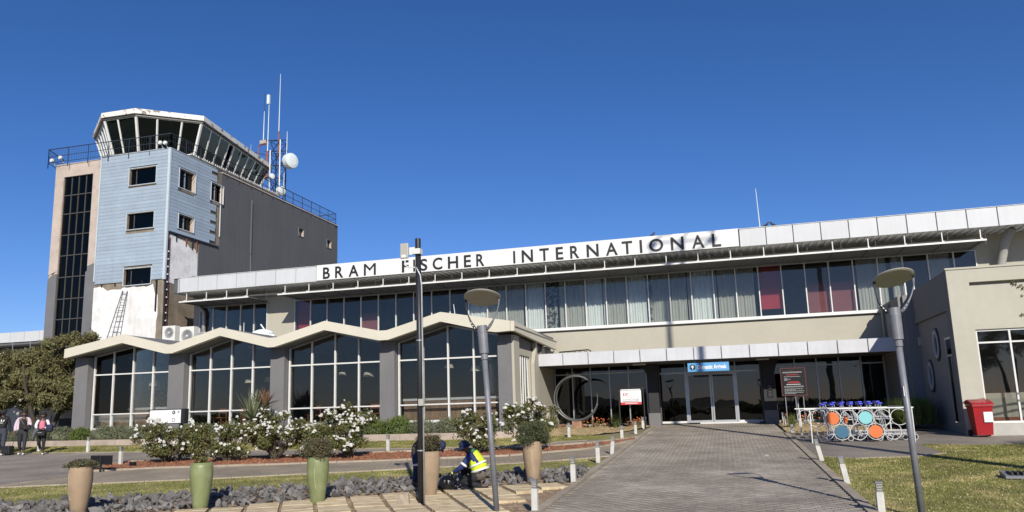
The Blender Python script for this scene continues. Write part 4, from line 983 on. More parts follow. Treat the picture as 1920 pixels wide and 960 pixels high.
MB().bar((-32.2, 46.3, 20.9), (-30.2, 46.3, 20.2), .03).build('cross_arm', 'black_metal', AM)
for x, zz0, zz1, r_, m in ((-30.76, 21.5, 23.7, .05, 'antenna_white'), (-30.74, 23.7, 25.3, .015, 'black_metal'), (-30.4, 19.8, 24.6, .055, 'antenna_white'), (-29.5, 21.9, 26.4, .045, 'antenna_white'), (-28.82, 20.1, 21.9, .045, 'antenna_white'), (-29.0, 17.8, 19.2, .035, 'antenna_white'), (-31.8, 20.5, 21.3, .02, 'antenna_white')):
    MB().tube([(x, 46.3, zz0), (x+.02*(zz1-zz0)*.2, 46.3, (zz0+zz1)/2), (x+.03*(zz1-zz0)*.3, 46.3, zz1)], [r_*.75, r_*.6, r_*.35], 7).build('whip_antenna', m, AM)
MB().box(-30.5, -30.3, 46.2, 46.35, 24.2, 24.9).build('dipole', 'antenna_white', AM)
MB().tube([(-29.5, 46.3, 20.0), (-29.5, 46.3, 22.0)], .05, 6).build('antenna_post', 'rust', AM); MB().tube([(-30.42, 46.3, 18.5), (-30.42, 46.3, 20.6)], .08, 6).build('antenna_post', 'rust', AM)
MB().box(-31.0, -30.5, 46.2, 46.4, 21.2, 21.45).build('antenna_base', 'salmon', AM); MB().tube([(-31.15, 46.3, 20.3), (-31.15, 46.3, 21.1), (-30.5, 46.3, 21.15)], .05, 5).build('antenna_base', 'rust', AM)
def dish(c, r, d, label, dirv=(.93, -.35, .02)):
    t = thing('microwave_dish', label, 'dish antenna', c, 'drum dish antennas on the mast')
    dv = Vector(dirv).normalized(); q = dv.to_track_quat('Z', 'Y'); b = MB(); b.lathe([(r*.35, -d*.7), (r*.9, -d*.45), (r, -d*.3), (r, d*.4), (r*.97, d*.5), (r*.6, d*.62), (.01, d*.66)], (0, 0, 0), 26)
    b.v = [tuple(Vector(c)+q @ Vector(v)) for v in b.v]; b.build('drum', 'antenna_white', t, smooth=False)
    MB().bar(Vector(c)-dv*d*.5, Vector(c)-dv*(d*.5+.25)+Vector((-.3, 0, 0)), .05).build('mount', 'black_metal', t)
dish((-28.35, 46.0, 19.5), .55, .5, 'largest white drum dish on the mast behind the lookout cab')
dish((-29.0, 45.9, 17.35), .33, .35, 'small white drum dish at the foot of the antenna mast')
dish((-29.8, 46.0, 18.55), .2, .2, 'smallest white drum dish near the middle of the mast')
# ladder leaning on white wall
LD = thing('ladder', 'aluminium extension ladder leaning on the white plastered tower wall', 'ladder', (-31.4, 33.0, 4.6))
la, lb_ = Vector((-31.75, 33.3, 4.9)), Vector((-31.08, 33.9, 8.66)); lc, ld = Vector((-31.05, 33.3, 4.9)), Vector((-30.78, 33.9, 8.62))
MB().bar(la, lb_, .028).build('stile', 'lamp_grey', LD); MB().bar(lc, ld, .028).build('stile', 'lamp_grey', LD)
for i in range(14):
    t = (i+.5)/14; MB().bar(la.lerp(lb_, t), lc.lerp(ld, t), .016).build('rung', 'lamp_grey', LD)

# ================================================================== AIR CONDITIONERS, DISH, ROOF THINGS
def ac(name, loc, w, h, d, nf, label, rz=0):
    t = thing(name, label, 'air conditioner', loc, 'outdoor air conditioner units')
    bd = bevel(MB().box(loc[0]-w/2, loc[0]+w/2, loc[1], loc[1]+d, loc[2], loc[2]+h).build('casing', 'plastic_white', t), .015)
    for k in range(nf):
        cz = loc[2]+h*(k+.5)/nf; r = min(w, h/nf)*.40; cx = loc[0]+(.06*w)
        MB().lathe([(r*.98, 0), (r, -.02), (r*.86, -.02), (r*.85, .0)], (cx, loc[1]-.002, cz), 24, 'y').build('fan_ring', 'plastic_grey', t)
        MB().lathe([(r*.84, -.004), (r*.84, -.006)], (cx, loc[1], cz), 24, 'y').build('fan_opening', 'lamp_grey', t)
        gr = MB()
        for q in range(5): gr.tube([(cx+r*(.2+.16*q)*math.cos(2*PI*j/20), loc[1]-.025, cz+r*(.2+.16*q)*math.sin(2*PI*j/20)) for j in range(20)], .004, 3, closed=True)
        gr.build('fan_grille', 'plastic_white', t)
        MB().lathe([(r*.15, -.01), (r*.15, -.03), (.01, -.035)], (cx, loc[1], cz), 12, 'y').build('fan_hub', 'plastic_white', t)
    bb('side_vent', 'bronze_frame', t, loc[0]-w/2-.004, loc[0]-w/2-.001, loc[1]+.05, loc[1]+d-.05, loc[2]+.1, loc[2]+h-.1)
    t.rotation_euler = (0, 0, rz); return t
ac('air_conditioner', (-27.15, 32.9, 5.02), .78, 1.38, .4, 2, 'tall twin-fan white air conditioner nearest the tower above the zigzag roof')
ac('air_conditioner', (-26.05, 32.9, 5.35), .85, .95, .4, 1, 'white air conditioner right of the twin-fan one above the zigzag roof')
MB().tube([(-25.5, 33.1, 5.9), (-25.2, 33.2, 6.0), (-25.05, 33.3, 5.6), (-25.0, 33.3, 5.1)], .07, 6).build('insulated_pipe', 'galv', None)
tag(bpy.data.objects['insulated_pipe'], 'bent insulated pipe beside the air conditioners on the zigzag roof', 'pipe')
SD = thing('satellite_dish', 'white satellite dish tilted skyward behind the zigzag roof valley', 'satellite dish', (-19.8, 30.3, 4.9))
b = MB(); q = Vector((.25, -.75, .62)).normalized().to_track_quat('Z', 'Y'); b.lathe([(.02, -.14), (.35, -.10), (.62, 0), (.64, .02), (.60, .03), (.3, -.05), (.02, -.08)], (0, 0, 0), 28)
b.v = [tuple(Vector((-20.0, 30.3, 5.12))+q @ Vector(v)) for v in b.v]; b.build('reflector', 'antenna_white', SD, smooth=True)
MB().tube([(-19.45, 30.0, 5.30), (-19.75, 29.9, 5.75)], .035, 6).build('feed_arm', 'antenna_white', SD); MB().tube([(-19.5, 30.2, 5.40), (-19.3, 30.2, 5.36)], .05, 6).build('receiver', 'antenna_white', SD)
MB().tube([(-20, 30.5, 4.6), (-20, 30.45, 5.1)], .05, 6).build('post', 'galv', SD)
def whip(loc, h, label, lean=0.0):
    o = MB().tube([loc, (loc[0]-lean, loc[1], loc[2]+h)], [.03, .012], 5).build('whip_antenna', 'antenna_white', None); tag(o, label, 'antenna', 'thin rods standing on the roofs')
whip((-20.0, 29, 4.8), .95, 'thin white rod behind the second zigzag peak'); whip((-10.3, 29.5, 5.0), 1.0, 'thin white rod behind the rightmost zigzag peak', .12)
whip((2.05, 35.0, 8.8), 2.3, 'thin tall rod on the roof right of the name board', .05); whip((6.95, 31.0, 5.5), .5, 'short white rod on the roof of the side building')
def bird(loc, label, s=1):
    t = thing('pigeon', label, 'bird', loc, 'pigeons on the terminal roof'); x, y, z = loc
    skin('body', [[(-.13*s, 0, .10, .015), (-.04*s, 0, .13, .055), (.05*s, 0, .17, .06), (.09*s, 0, .24, .035), (.11*s, 0, .27, .032), (.15*s, 0, .265, .008)]], 'bird', t)
    MB().bar((x, y+.02, z), (x, y+.02, z+.12), .008).build('leg', 'bird', t); MB().bar((x+.02, y-.02, z), (x+.02, y-.02, z+.12), .008).build('leg', 'bird', t)
bird((-2.55, 33.6, 8.92), 'dark pigeon perched above the name board near its right end'); bird((2.2, 33.6, 8.92), 'dark pigeon perched just right of the thin roof rod'); bird((2.5, 33.6, 8.92), 'second dark pigeon further right of the thin roof rod', -1)
fr = MB().tube([(-6.9, 33.5, 3.93), (-6.9, 33.5, 4.12), (-5.6, 33.5, 4.17), (-5.5, 33.5, 4.12), (-5.5, 33.5, 3.93)], .03, 6)
for k in range(5): fr.tube([(-6.7+k*.25, 33.5, 4.12), (-6.6+k*.25, 33.5, 3.97), (-6.5+k*.25, 33.5, 4.12)], .015, 5)
tag(fr.build('steel_frame', 'black_metal', None), 'low black metal frame lying on the entrance canopy roof', 'metal frame')

# ================================================================== TREES AND PLANTS
def tree(name, label, base, h, crown, n, leaf='leaf_olive', size=.07, seed=1, trunks=3, group=None):
    random.seed(seed); np.random.seed(seed)
    t = thing(name, label, 'tree', base, group); tb = MB(); bx, by, bz = base; tips = []
    for k in range(trunks):
        a = 2*PI*k/trunks+random.random(); p = Vector((bx+.12*math.cos(a), by+.12*math.sin(a), bz-.1)); pts = [p]; r = [.14]
        for i in range(5):
            p = p+Vector((math.cos(a)*random.uniform(.1, .45), math.sin(a)*random.uniform(.1, .45), h*.15)); pts.append(p); r.append(.14*(1-.15*(i+1)))
        tb.tube(pts, r, 8); tips += pts[2:]
    tb.build('trunk', 'bark', t, smooth=True); br = MB(); cl = []
    for (c, rr, w) in crown:
        c = Vector(c); s = min(tips, key=lambda q: (q-c).length); br.tube([s, s.lerp(c, .5)+Vector((0, 0, .15)), c], [.06, .04, .02], 6)
        for k in range(int(w)):
            d = Vector((random.gauss(0, 1), random.gauss(0, 1), random.gauss(0, .9))).normalized()*random.uniform(.55, 1)
            q = c+Vector((d.x*rr[0], d.y*rr[1], d.z*rr[2])); u = random.uniform(.16, .34)
            cl.append(((q.x, q.y, q.z), (u*1.2, u*1.2, u), int(n*random.uniform(.6, 1.3)))); br.tube([c, c.lerp(q, .6), q], [.02, .014, .006], 4)
    br.build('limbs', 'bark', t)
    foliage('crown', cl, size, leaf, t, up=.2, aspect=.35, shell=.1); return t
# olive-like trees at the left, in front of a grey wall
tree('olive_tree', 'grey-green leafy tree overlapping the left end of the zigzag roof', (-30.3, 28.6, .6), 5, [((-29.4, 28.7, 5.0), (1.15, 1.1, .62), 34), ((-30.6, 28.6, 4.2), (1.4, 1.2, 1.0), 46), ((-29.0, 28.8, 3.7), (1.0, 1.0, .9), 30), ((-31.8, 28.4, 4.5), (.8, 1, .5), 16), ((-28.6, 28.9, 5.35), (.7, .7, .35), 14), ((-30.8, 28.1, 3.0), (1.5, 1.0, .8), 44), ((-29.0, 28.2, 2.9), (1.0, .9, .8), 34), ((-31.2, 28.0, 3.9), (1.3, .9, .9), 36)], 430, seed=3)
tree('olive_tree', 'leafy tree cut off by the left edge in front of the low annexe', (-33.8, 28.2, .6), 5, [((-33.6, 28.0, 3.7), (1.2, 1.1, .7), 32), ((-32.6, 28.0, 3.3), (1.0, 1, .7), 28), ((-34.8, 28.3, 3.4), (1.4, 1, 1.0), 36), ((-33.4, 27.8, 2.8), (1.5, .9, .45), 30), ((-35.5, 28.5, 3.7), (1.0, 1, .5), 18), ((-32.4, 27.7, 2.7), (1.1, .8, .5), 30), ((-33.6, 27.6, 3.4), (1.4, .8, .8), 36)], 400, seed=5)
tree('acacia_tree', 'tree just beyond the right edge whose twigs reach in front of the side building', (14.6, 20.9, .35), 6, [((13.6, 21.2, 5.6), (1.2, 1.4, .9), 40), ((15.2, 20.8, 6.0), (1.8, 1.6, 1.0), 46)], 110, size=.06, seed=8)
tree('garden_tree', 'small tree beyond the right edge that dapples the lawn and paving', (11.4, 17.3, .2), 4.2, [((10.6, 17.6, 3.7), (1.3, 1.2, .7), 26), ((9.8, 18.6, 3.1), (.8, .9, .5), 16), ((12, 17.5, 4.0), (1.1, 1.2, .6), 20)], 70, size=.06, seed=12)
TR = bpy.data.objects['acacia_tree']
tw = MB().tube([(13.6, 21.3, 5.2), (12.0, 21.9, 4.8), (10.6, 22.5, 4.4)], [.05, .04, .03], 6).tube([(12.0, 21.9, 4.8), (10.6, 22.5, 4.2)], [.04, .03], 6).tube([(8.8, 22.3, 4.2), (8.0, 22.2, 4.05), (7.55, 22.1, 4.15), (7.22, 22.0, 4.42)], [.02, .012, .008, .004], 5).tube([(8.6, 22.3, 3.9), (7.8, 22.1, 3.75), (7.26, 22.0, 3.62)], [.015, .008, .003], 5).tube([(10.6, 22.5, 4.4), (8.8, 22.3, 4.2)], [.03, .02], 6).tube([(10.6, 22.5, 4.2), (8.6, 22.3, 3.9)], [.03, .015], 6)
tw.build('twig', 'bark', TR); foliage('twig_leaves', [((7.2, 22, 4.43), (.09, .08, .08), 60), ((7.33, 22, 4.32), (.08, .06, .07), 30), ((7.48, 22, 4.2), (.1, .08, .08), 40), ((7.28, 22, 3.62), (.05, .05, .04), 26), ((7.7, 22.1, 4.1), (.2, .1, .12), 90), ((7.9, 22.1, 3.75), (.25, .1, .12), 90), ((7.34, 22, 4.1), (.04, .04, .03), 14), ((8.5, 22.2, 4.1), (.4, .3, .3), 400)], .03, 'leaf_olive', TR)
GW = bb('garden_wall', 'garden_render', None, -44, -28.4, 31.0, 31.25, .4, 2.52); tag(GW, 'grey rendered garden wall behind the trees at the left', 'wall')
tag(bb('yard_wall', 'white_plaster', None, -33.3, -32.3, 30.9, 30.96, 1.5, 2.5), 'pale panel on the grey wall left of the air conditioner', 'panel')
ac('air_conditioner', (-31.45, 30.45, 2.03), 1.25, .52, .4, 1, 'wide white air conditioner on brackets at the grey wall under the tree')
tag(bb('vent_box', 'black_metal', None, -31.6, -30.2, 30.75, 30.98, 1.1, 1.85), 'dark recess box under the wide air conditioner on the grey wall', 'box')
# hedge mounds in the bed
def mound(base, rx, ry, h, label, m='leaf_hedge', n=3800, size=.036, seed=1, up=.5):
    np.random.seed(seed); random.seed(seed)
    t = thing('shrub', label, 'shrub', base, 'clipped shrubs along the restaurant front'); cl = []
    for k in range(16):
        a = random.uniform(0, 2*PI); r = random.random()**.5
        cl.append(((base[0]+rx*.62*r*math.cos(a), base[1]+ry*.62*r*math.sin(a), base[2]+h*.55*(1-.35*r*r)), (rx*.42, ry*.42, h*.48), n//16))
    foliage('foliage', cl, size, m, t, up=up, aspect=.3, shell=.55); MB().tube([base, (base[0], base[1], base[2]+h*.5)], .04, 5).build('stem', 'stem', t)
    b = MB().ball((base[0], base[1], base[2]+h*.35), (rx*.5, ry*.5, h*.33), 8).build('twig_core', 'leaf_hedge', t); return t
protos = [mound((-27.3+0, 27.3, bedz-.05), .72, .45, .62, 'x', seed=s) for s in (1, 2)]+[mound((-27.3, 27.3, bedz-.05), .6, .45, .66, 'x', m='leaf_green', size=.05, seed=3, up=1.2)]
px = -33.2; i = 0; ordn = ['first', 'second', 'third', 'fourth', 'fifth', 'sixth', 'seventh', 'eighth', 'ninth', 'tenth', 'eleventh', 'twelfth', 'thirteenth', 'fourteenth', 'fifteenth', 'sixteenth', 'seventeenth', 'eighteenth', 'nineteenth', 'twentieth', 'twenty-first', 'twenty-second', 'twenty-third', 'twenty-fourth', 'twenty-fifth']
used = set()
while px < -8.4:
    gsel = 2 if i in (6, 19, 20) else i % 2; loc = (px, 27.32+random.uniform(-.06, .06), bedz-.06); sc = random.uniform(.9, 1.1)
    lab = ('%s %s shrub from the left in the row below the restaurant windows' % (ordn[i], 'grassy bright green' if gsel == 2 else 'rounded grey-green'))
    if gsel not in used: used.add(gsel); o = protos[gsel]; o.location = loc; o.scale = (sc,)*3; o['label'] = lab
    else: o = dup(protos[gsel], loc, random.uniform(-.4, .4)+(PI if i % 3 else 0), lab, sc)
    px += random.uniform(.98, 1.14); i += 1
# rose bushes
def rose(base, rx, rz, label, nfl, n=5200, seed=1, ry=None):
    np.random.seed(seed); random.seed(seed); ry = ry or rx*.75
    t = thing('rose_bush', label, 'rose bush', base, 'white rose bushes in the red soil bed'); cl = []; st = MB(); P = []
    K = 46; rx *= 1.08; rz *= 1.1; n = int(n*1.9); nfl = int(nfl*1.6)
    for k in range(K):
        a = random.uniform(0, 2*PI); r = random.random()**.5; zz = random.uniform(.22, .95)
        w = 1.0 if zz > .45 else .7
        c = (base[0]+rx*.85*r*w*math.cos(a), base[1]+ry*.85*r*w*math.sin(a), base[2]+rz*zz*(1-.18*r)); u = random.uniform(.14, .26)
        cl.append((c, (u, u, u*.8), int(n/K*random.uniform(.5, 1.5))))
        st.tube([(base[0]+random.uniform(-.1, .1), base[1]+random.uniform(-.1, .1), base[2]-.03), (base[0]+(c[0]-base[0])*.5, base[1]+(c[1]-base[1])*.5, base[2]+rz*zz*.45), c], [.014, .010, .005], 4)
        P.append((c, u))
    st.build('canes', 'stem', t); foliage('foliage', cl, .036, 'leaf_rose', t, up=.2, aspect=.5, shell=.1)
    fl = MB()
    for k in range(nfl):
        c, u = random.choice(P[:len(P)*3//5]) if k % 4 else max(random.sample(P, 4), key=lambda q: q[0][2]); d = Vector((random.gauss(0, .7), -abs(random.gauss(0, .8))-.2, random.gauss(.55, .6))).normalized()*(u*random.uniform(.9, 1.25)); q = Vector(c)+d; s = random.uniform(.026, .068)
        for j in range(3): 
            e = Vector((random.gauss(0, 1), random.gauss(0, 1), random.gauss(0, 1)))*s*.35; fl.ball(tuple(q+e), (s*random.uniform(.6, 1), s*random.uniform(.6, 1), s*random.uniform(.5, .8)), 5)
    fl.build('blooms', 'petal', t)['kind'] = 'stuff'; return t
G_ = lambda x, y: (x, y, gz(x, y)+.05)
rose(G_(-16.6, 20.3), 1.15, 1.25, 'leftmost big white rose bush in front of the white direction sign', 60, seed=21)
rose(G_(-14.6, 20.6), .85, 1.15, 'sparse white rose bush behind the left green pot', 26, n=3200, seed=22)
rose(G_(-13.2, 20.9), 1.15, 1.35, 'densest white rose bush full of blooms below the aloe', 110, n=6000, seed=23)
rose(G_(-12.0, 21.1), .6, .9, 'low white rose bush between two large ones', 16, n=2200, seed=28)
rose(G_(-10.9, 21.2), 1.0, 1.45, 'tall white rose bush behind the right green pot', 70, n=5600, seed=24)
rose(G_(-7.2, 22.3), .75, 1.15, 'small white rose bush behind the crouching worker', 24, n=3000, seed=25)
rose(G_(-5.6, 22.6), .85, 1.45, 'white rose bush behind the rightmost pot', 34, n=4600, seed=26)
# aloe
AL = thing('aloe', 'large spiky aloe with dry red leaves standing over the roses', 'aloe', (-17.55, 26.3, .8)); random.seed(5)
MB().tube([(-17.55, 26.3, .6), (-17.55, 26.3, 1.6)], .14, 8).build('stem', 'bark', AL)
for k in range(92):
    a = random.uniform(0, 2*PI); el = random.uniform(-.15, 1.35); L = random.uniform(.85, 1.3); red = k > 56
    if red: c = Vector((-17.15, 26.4, 2.05)); el = random.uniform(.2, 1.4); L = random.uniform(.5, .85)
    else: c = Vector((-17.62, 26.3, 1.55))
    d = Vector((math.cos(a)*math.cos(el), math.sin(a)*math.cos(el), math.sin(el))); s = d.cross(Vector((0, 0, 1))).normalized(); u = s.cross(d)
    w = .06; p1 = c+d*L*.5+Vector((0, 0, .05)); tip = c+d*L+Vector((0, 0, .10 if not red else .0))
    b = MB(); b.v = [tuple(v) for v in (c-s*w, c+s*w, c-u*.02, p1-s*w*.75, p1+s*w*.75, p1-u*.02, tip)]
    b.f = [(0, 2, 5, 3), (2, 1, 4, 5), (1, 0, 3, 4), (3, 5, 6), (5, 4, 6), (4, 3, 6), (0, 1, 2)]
    b.build('leaf', 'aloe_red' if red else 'aloe', AL)
# grasses beside the side building and small shrubs
def tuft(base, rx, ry, h, label, n=700, m='leaf_green', w=.012):
    t = thing('grass_clump', label, 'ornamental grass', base, 'tufted plants near the entrance'); v = []; f = []
    for k in range(n):
        x = base[0]+random.uniform(-rx, rx)*.6; y = base[1]+random.uniform(-ry, ry)*.6; a = random.uniform(0, 2*PI); l = h*random.uniform(.5, 1); o_ = random.uniform(.1, .5)*h
        i = len(v); v += [(x-w*math.sin(a), y+w*math.cos(a), base[2]), (x+w*math.sin(a), y-w*math.cos(a), base[2]), (x+math.cos(a)*o_, y+math.sin(a)*o_, base[2]+l)]; f.append((i, i+1, i+2))
    mesh_np('blades', np.array(v), np.array(f), m, t); return t
tuft((6.1, 29.6, .8), .8, 1.2, 1.0, 'dark green grassy clump along the shaded side wall', 2600, w=.018)
tuft((5.6, 30.6, .8), .7, .8, .8, 'second grassy clump behind the trolleys near the shaded wall', 1500, w=.016)
tuft((2.35, 31.4, .72), .15, .15, .6, 'thin wispy tuft beside the dark notice board post', 120)
tuft((-4.55, 33.6, .8), .25, .2, .75, 'wispy grass tuft right of the white notice sign', 140)
tuft((-6.9, 30.3, .75), .35, .3, .8, 'grassy tuft at the foot of the beige flank wall', 260)
# ================================================================== ROCKS, SLABS, GRASS
random.seed(31); np.random.seed(31)
rockpoly = RK_T+RK_B[::-1][:-1]
RB_ = bpy.data.objects.new('rock_bed', None); C.objects.link(RB_); RB_['kind'] = 'structure'; RB_.location = (-7, 15, 0); ORG[RB_.name] = Vector((-7, 15, 0))
def rockmesh(seed):
    rr = random.Random(seed); bm = bmesh.new(); bmesh.ops.create_icosphere(bm, subdivisions=1, radius=1)
    for k in range(10):
        n = Vector((rr.gauss(0, 1), rr.gauss(0, 1), rr.gauss(0, 1))).normalized(); d = rr.uniform(.3, .68)
        for v in bm.verts:
            e = v.co.dot(n)-d
            if e > 0: v.co -= n*e
    sx, sy, sz = rr.uniform(1.0, 1.7), rr.uniform(.8, 1.2), rr.uniform(.6, 1.0)
    for v in bm.verts: v.co = Vector((v.co.x*sx, v.co.y*sy, v.co.z*sz))+Vector((rr.gauss(0, .02), rr.gauss(0, .02), rr.gauss(0, .02)))
    me = bpy.data.meshes.new('rock'); bm.to_mesh(me); bm.free(); me.materials.append(MT['rock']); return me
RM = [rockmesh(s) for s in range(14)]
P = scatter(rockpoly, 16000); keep = []; cell = {}
for x, y in P:
    if x < -16 or y < 10.5: continue
    k = (int(x/.17), int(y/.17))
    if any((k[0]+i, k[1]+j) in cell and (cell[(k[0]+i, k[1]+j)][0]-x)**2+(cell[(k[0]+i, k[1]+j)][1]-y)**2 < .118**2 for i in (-1, 0, 1) for j in (-1, 0, 1)): continue
    cell[k] = (x, y); keep.append((x, y))
keep.sort(key=lambda p: p[0]**2+p[1]**2)
rest = MB()
def rockz(x, y): return gz(x, y)+.03
cnt = 0
for i, (x, y) in enumerate(keep):
    if any((x-px_)**2+(y-py_)**2 < .27**2 for px_, py_ in ((-11.0, 11.26), (-9.15, 12.15), (-7.31, 13.02), (-5.46, 13.92), (-3.94, 15.9), (-4.95, 14.9), (-5.3, 14.7))): continue
    s = random.uniform(.05, .098)*(1.45 if random.random() < .12 else 1); m = random.choice(RM); rot = (random.uniform(-.8, .8), random.uniform(-.8, .8), random.uniform(0, 6.28)); loc = (x, y, rockz(x, y)+s*.3+random.uniform(0, .035))
    if cnt < 300:
        o = link('rock', m, RB_, loc); o.rotation_euler = rot; o.scale = (s,)*3; cnt += 1
    else:
        Mx = Matrix.LocRotScale(Vector(loc), __import__('mathutils').Euler(rot), Vector((s,)*3)); n = len(rest.v)
        rest.v += [tuple(Mx @ v.co) for v in m.vertices]; rest.f += [tuple(j+n for j in p_.vertices) for p_ in m.polygons]
if rest.v: rest.build('rocks', 'rock', RB_)['kind'] = 'stuff'
# stepping slabs: grooved concrete blocks in skewed columns
SL = bpy.data.objects.new('stepping_slab_field', None); C.objects.link(SL); SL['kind'] = 'structure'; SL.location = (-6, 12, 0); ORG[SL.name] = Vector((-6, 12, 0))
U = Vector((.862, .507)); V = Vector((.507, -.862)); O = Vector((-9.2, 12.0))
sm = MB(); hw, hd = .262, .164
sm.box(-hw, hw, -hd, hd, -.08, .012); sm.box(-hw+.0, hw-.0, -hd+.035, hd-.035, .0121, .03)
sm = MB()
prof = [(-hd, -.08), (-hd, .020), (-hd+.028, .037), (hd, .037), (hd, -.08)]
sm.prism([(p, q) for p, q in prof], 'x', -hw, hw)
sme = None; cnt = 0
for c_ in range(-3, 16):
    sk_u = c_*.60+random.uniform(-.012, .012)
    for r_ in range(-1, 12):
        p = O+U*sk_u+V*(.22+r_*.335+(c_ % 3)*.05)
        if p.x > -2.98-.35 or p.y < 9.5: continue
        # keep clear of rocks
        if p.x < -3.1 and inpoly(p.x, p.y+.12, rockpoly): continue
        if (Vector((-3.05, 12.35))-p).length < .3: continue
        if p.x > -3.6 and p.y < 14.3: continue
        jj = random.uniform(-.02, .02)
        if sme is None:
            o = sm.build('slab', 'slab', None); sme = o.data; o.parent = SL; o.location = (p.x+6, p.y-12, gz(p.x, p.y)+.012)
        else: o = link('slab', sme, SL, (p.x, p.y, gz(p.x, p.y)+.012+random.uniform(-.006, .006)))
        o.rotation_euler = (random.uniform(-.012, .012)-(.0 if p.y < 12.4 else -.03), random.uniform(-.012, .012), math.atan2(U.y, U.x)+jj)
# loose chips between slabs and beside the path
def chips(name, poly, n, size, m, dz=.0, lab=None):
    P2 = scatter(poly, n); Z_ = gzv(P2[:, 0], P2[:, 1])+dz; P3 = np.column_stack([P2, Z_]); n = len(P3)
    T4 = np.array([(1, 0, 0), (-.5, .87, 0), (-.5, -.87, 0), (0, 0, .9)]); s = size*np.random.uniform(.4, 1.3, (n, 1, 1)); a = np.random.uniform(0, 6.28, n); R3 = np.stack([np.stack([np.cos(a), -np.sin(a), a*0], 1), np.stack([np.sin(a), np.cos(a), a*0], 1), np.stack([a*0, a*0, a*0+1], 1)], 1)
    v = (T4[None]*s*np.random.uniform(.6, 1.3, (n, 1, 3))) @ R3.transpose(0, 2, 1)+P3[:, None, :]; f = (np.array([(0, 1, 3), (1, 2, 3), (2, 0, 3)])[None]+np.arange(n)[:, None, None]*4).reshape(-1, 3)
    o = mesh_np(name, v.reshape(-1, 3), f, m); struct(o, 'stuff', lab, name.replace('_', ' ')); return o
chips('stone_chips', RK_B[1:]+[(-3.1, 9.5), (-14, 9.5)], 9000, .018, 'chip', .004, 'small stone chips scattered between the stepping slabs')
chips('gravel_stones', [(-7.3, 27.6), (-6.3, 27.1), (-4.9, 28.4), (-3.9, 31.0), (-3.2, 34.0), (-3.2, 34.8), (-7.3, 34.8)], 5000, .04, 'gravel', .02, 'yellowish gravel bed left of the entrance')
chips('gravel_stones', [(2.1, 28.8), (6.3, 28.8), (6.3, 34.8), (2.1, 34.8)], 3500, .04, 'gravel', .02, 'yellowish gravel bed right of the entrance')
chips('soil_clods', soil, 7000, .05, 'clod', .045, 'lumps of red soil in the rose bed')
# boulders and little orange flowers at the foot of the glazing
BD = [rockmesh(40+s) for s in range(4)]
for m in BD: m.materials.clear(); m.materials.append(MT['boulder']); m.name = 'boulder'
bn = ['broad flat tan', 'pointed reddish', 'rounded pale', 'small dark', 'cracked orange', 'low wide brown', 'upright rusty', 'squat sandy', 'smooth red', 'lumpy tan', 'narrow brown', 'pale angular']
for i, x in enumerate([-7.1, -6.45, -6.0, -5.55, -5.1, -4.75, -4.35, -4.0, -3.6, 2.4, 2.9, 5.2]):
    y = 34.3+random.uniform(-.25, .2); s = random.uniform(.16, .28) if i != 8 else .33
    t = link('boulder', BD[i % 4], None, (x, y, gz(x, y)+s*.35)); t.scale = (s*1.3, s, s*.8); t.rotation_euler = (0, 0, random.uniform(0, 6)); 
    tag(t, '%s boulder %s the entrance doors, at the foot of the glazing' % (bn[i], 'left of' if x < 0 else 'right of'), 'boulder', 'boulders below the entrance glazing')
def flowers(name, x0, x1, y0, y1, n, lab):
    t = thing(name, lab, 'flowers', ((x0+x1)/2, (y0+y1)/2, gz(0, y0)), 'orange flower rows by the glazing'); b = MB(); st = MB()
    for k in range(n):
        x, y = random.uniform(x0, x1), random.uniform(y0, y1); h = random.uniform(.18, .42); z = gz(x, y); st.bar((x, y, z), (x+random.uniform(-.03, .03), y, z+h), .006, 3); b.ball((x, y, z+h), random.uniform(.014, .028), 5)
    st.build('stems', 'leaf_green', t)['kind'] = 'stuff'; b.build('blossoms', 'petal_orange', t)['kind'] = 'stuff'
flowers('flower_row', -6.6, -3.5, 33.7, 34.5, 110, 'row of small orange flowers left of the entrance'); flowers('flower_row', 2.2, 4.2, 33.4, 34.5, 50, 'row of small orange flowers right of the entrance')
# lawns
def grass(name, poly, n, h, m, lab, w=.006, dz=0.0):
    P2 = scatter(poly, n); d = np.hypot(P2[:, 0], P2[:, 1]); n = len(P2); Z_ = gzv(P2[:, 0], P2[:, 1])+dz-.004
    a = np.random.uniform(0, 6.28, n); b = np.random.uniform(0, 6.28, n); hh = h*np.random.uniform(.45, 1.2, n); ww = w*np.random.uniform(.7, 1.6, n)*(d/13)
    r = np.column_stack([P2, Z_]); s = np.column_stack([np.cos(a), np.sin(a), a*0])*ww[:, None]; tip = r+np.column_stack([np.cos(b)*hh*.8, np.sin(b)*hh*.8, hh])
    v = np.stack([r-s, r+s, tip], 1).reshape(-1, 3); f = np.arange(3*n).reshape(-1, 3)
    return struct(mesh_np(name, v, f, m), 'stuff', lab, 'grass')
rl_ = [(2.0, 11.0), (9.5, 11.0), (9.5, 23.6), (8, 23.5), (6.4, 23.2), (5.0, 23.7), (4.95, 21.1), (4.25, 20.5), (2.8, 20.1), (2.0, 20.8)]
grass('grass', rl_, 130000, .032, 'lawn_blade', 'short patchy lawn right of the entrance path')
grass('fallen_leaves', rl_, 9000, .02, 'straw', 'dry fallen leaves scattered over the right lawn', w=.014)
gp = [(-20, 10.2)]+[(x, y-.9) for x, y in GR_B[2:-1]]+[(-3.1, 18.05), (-3.1, 20.9)]+[(-3.6, 20.6), (-4.9, 19.7), (-8.65, 18.0), (-11.8, 16.7), (-12.8, 16.3), (-15.7, 15.4), (-17.4, 14.8)]
grass('grass', gp, 90000, .035, 'lawn_blade', 'strip of sunlit grass between the grey rocks and the paved path')
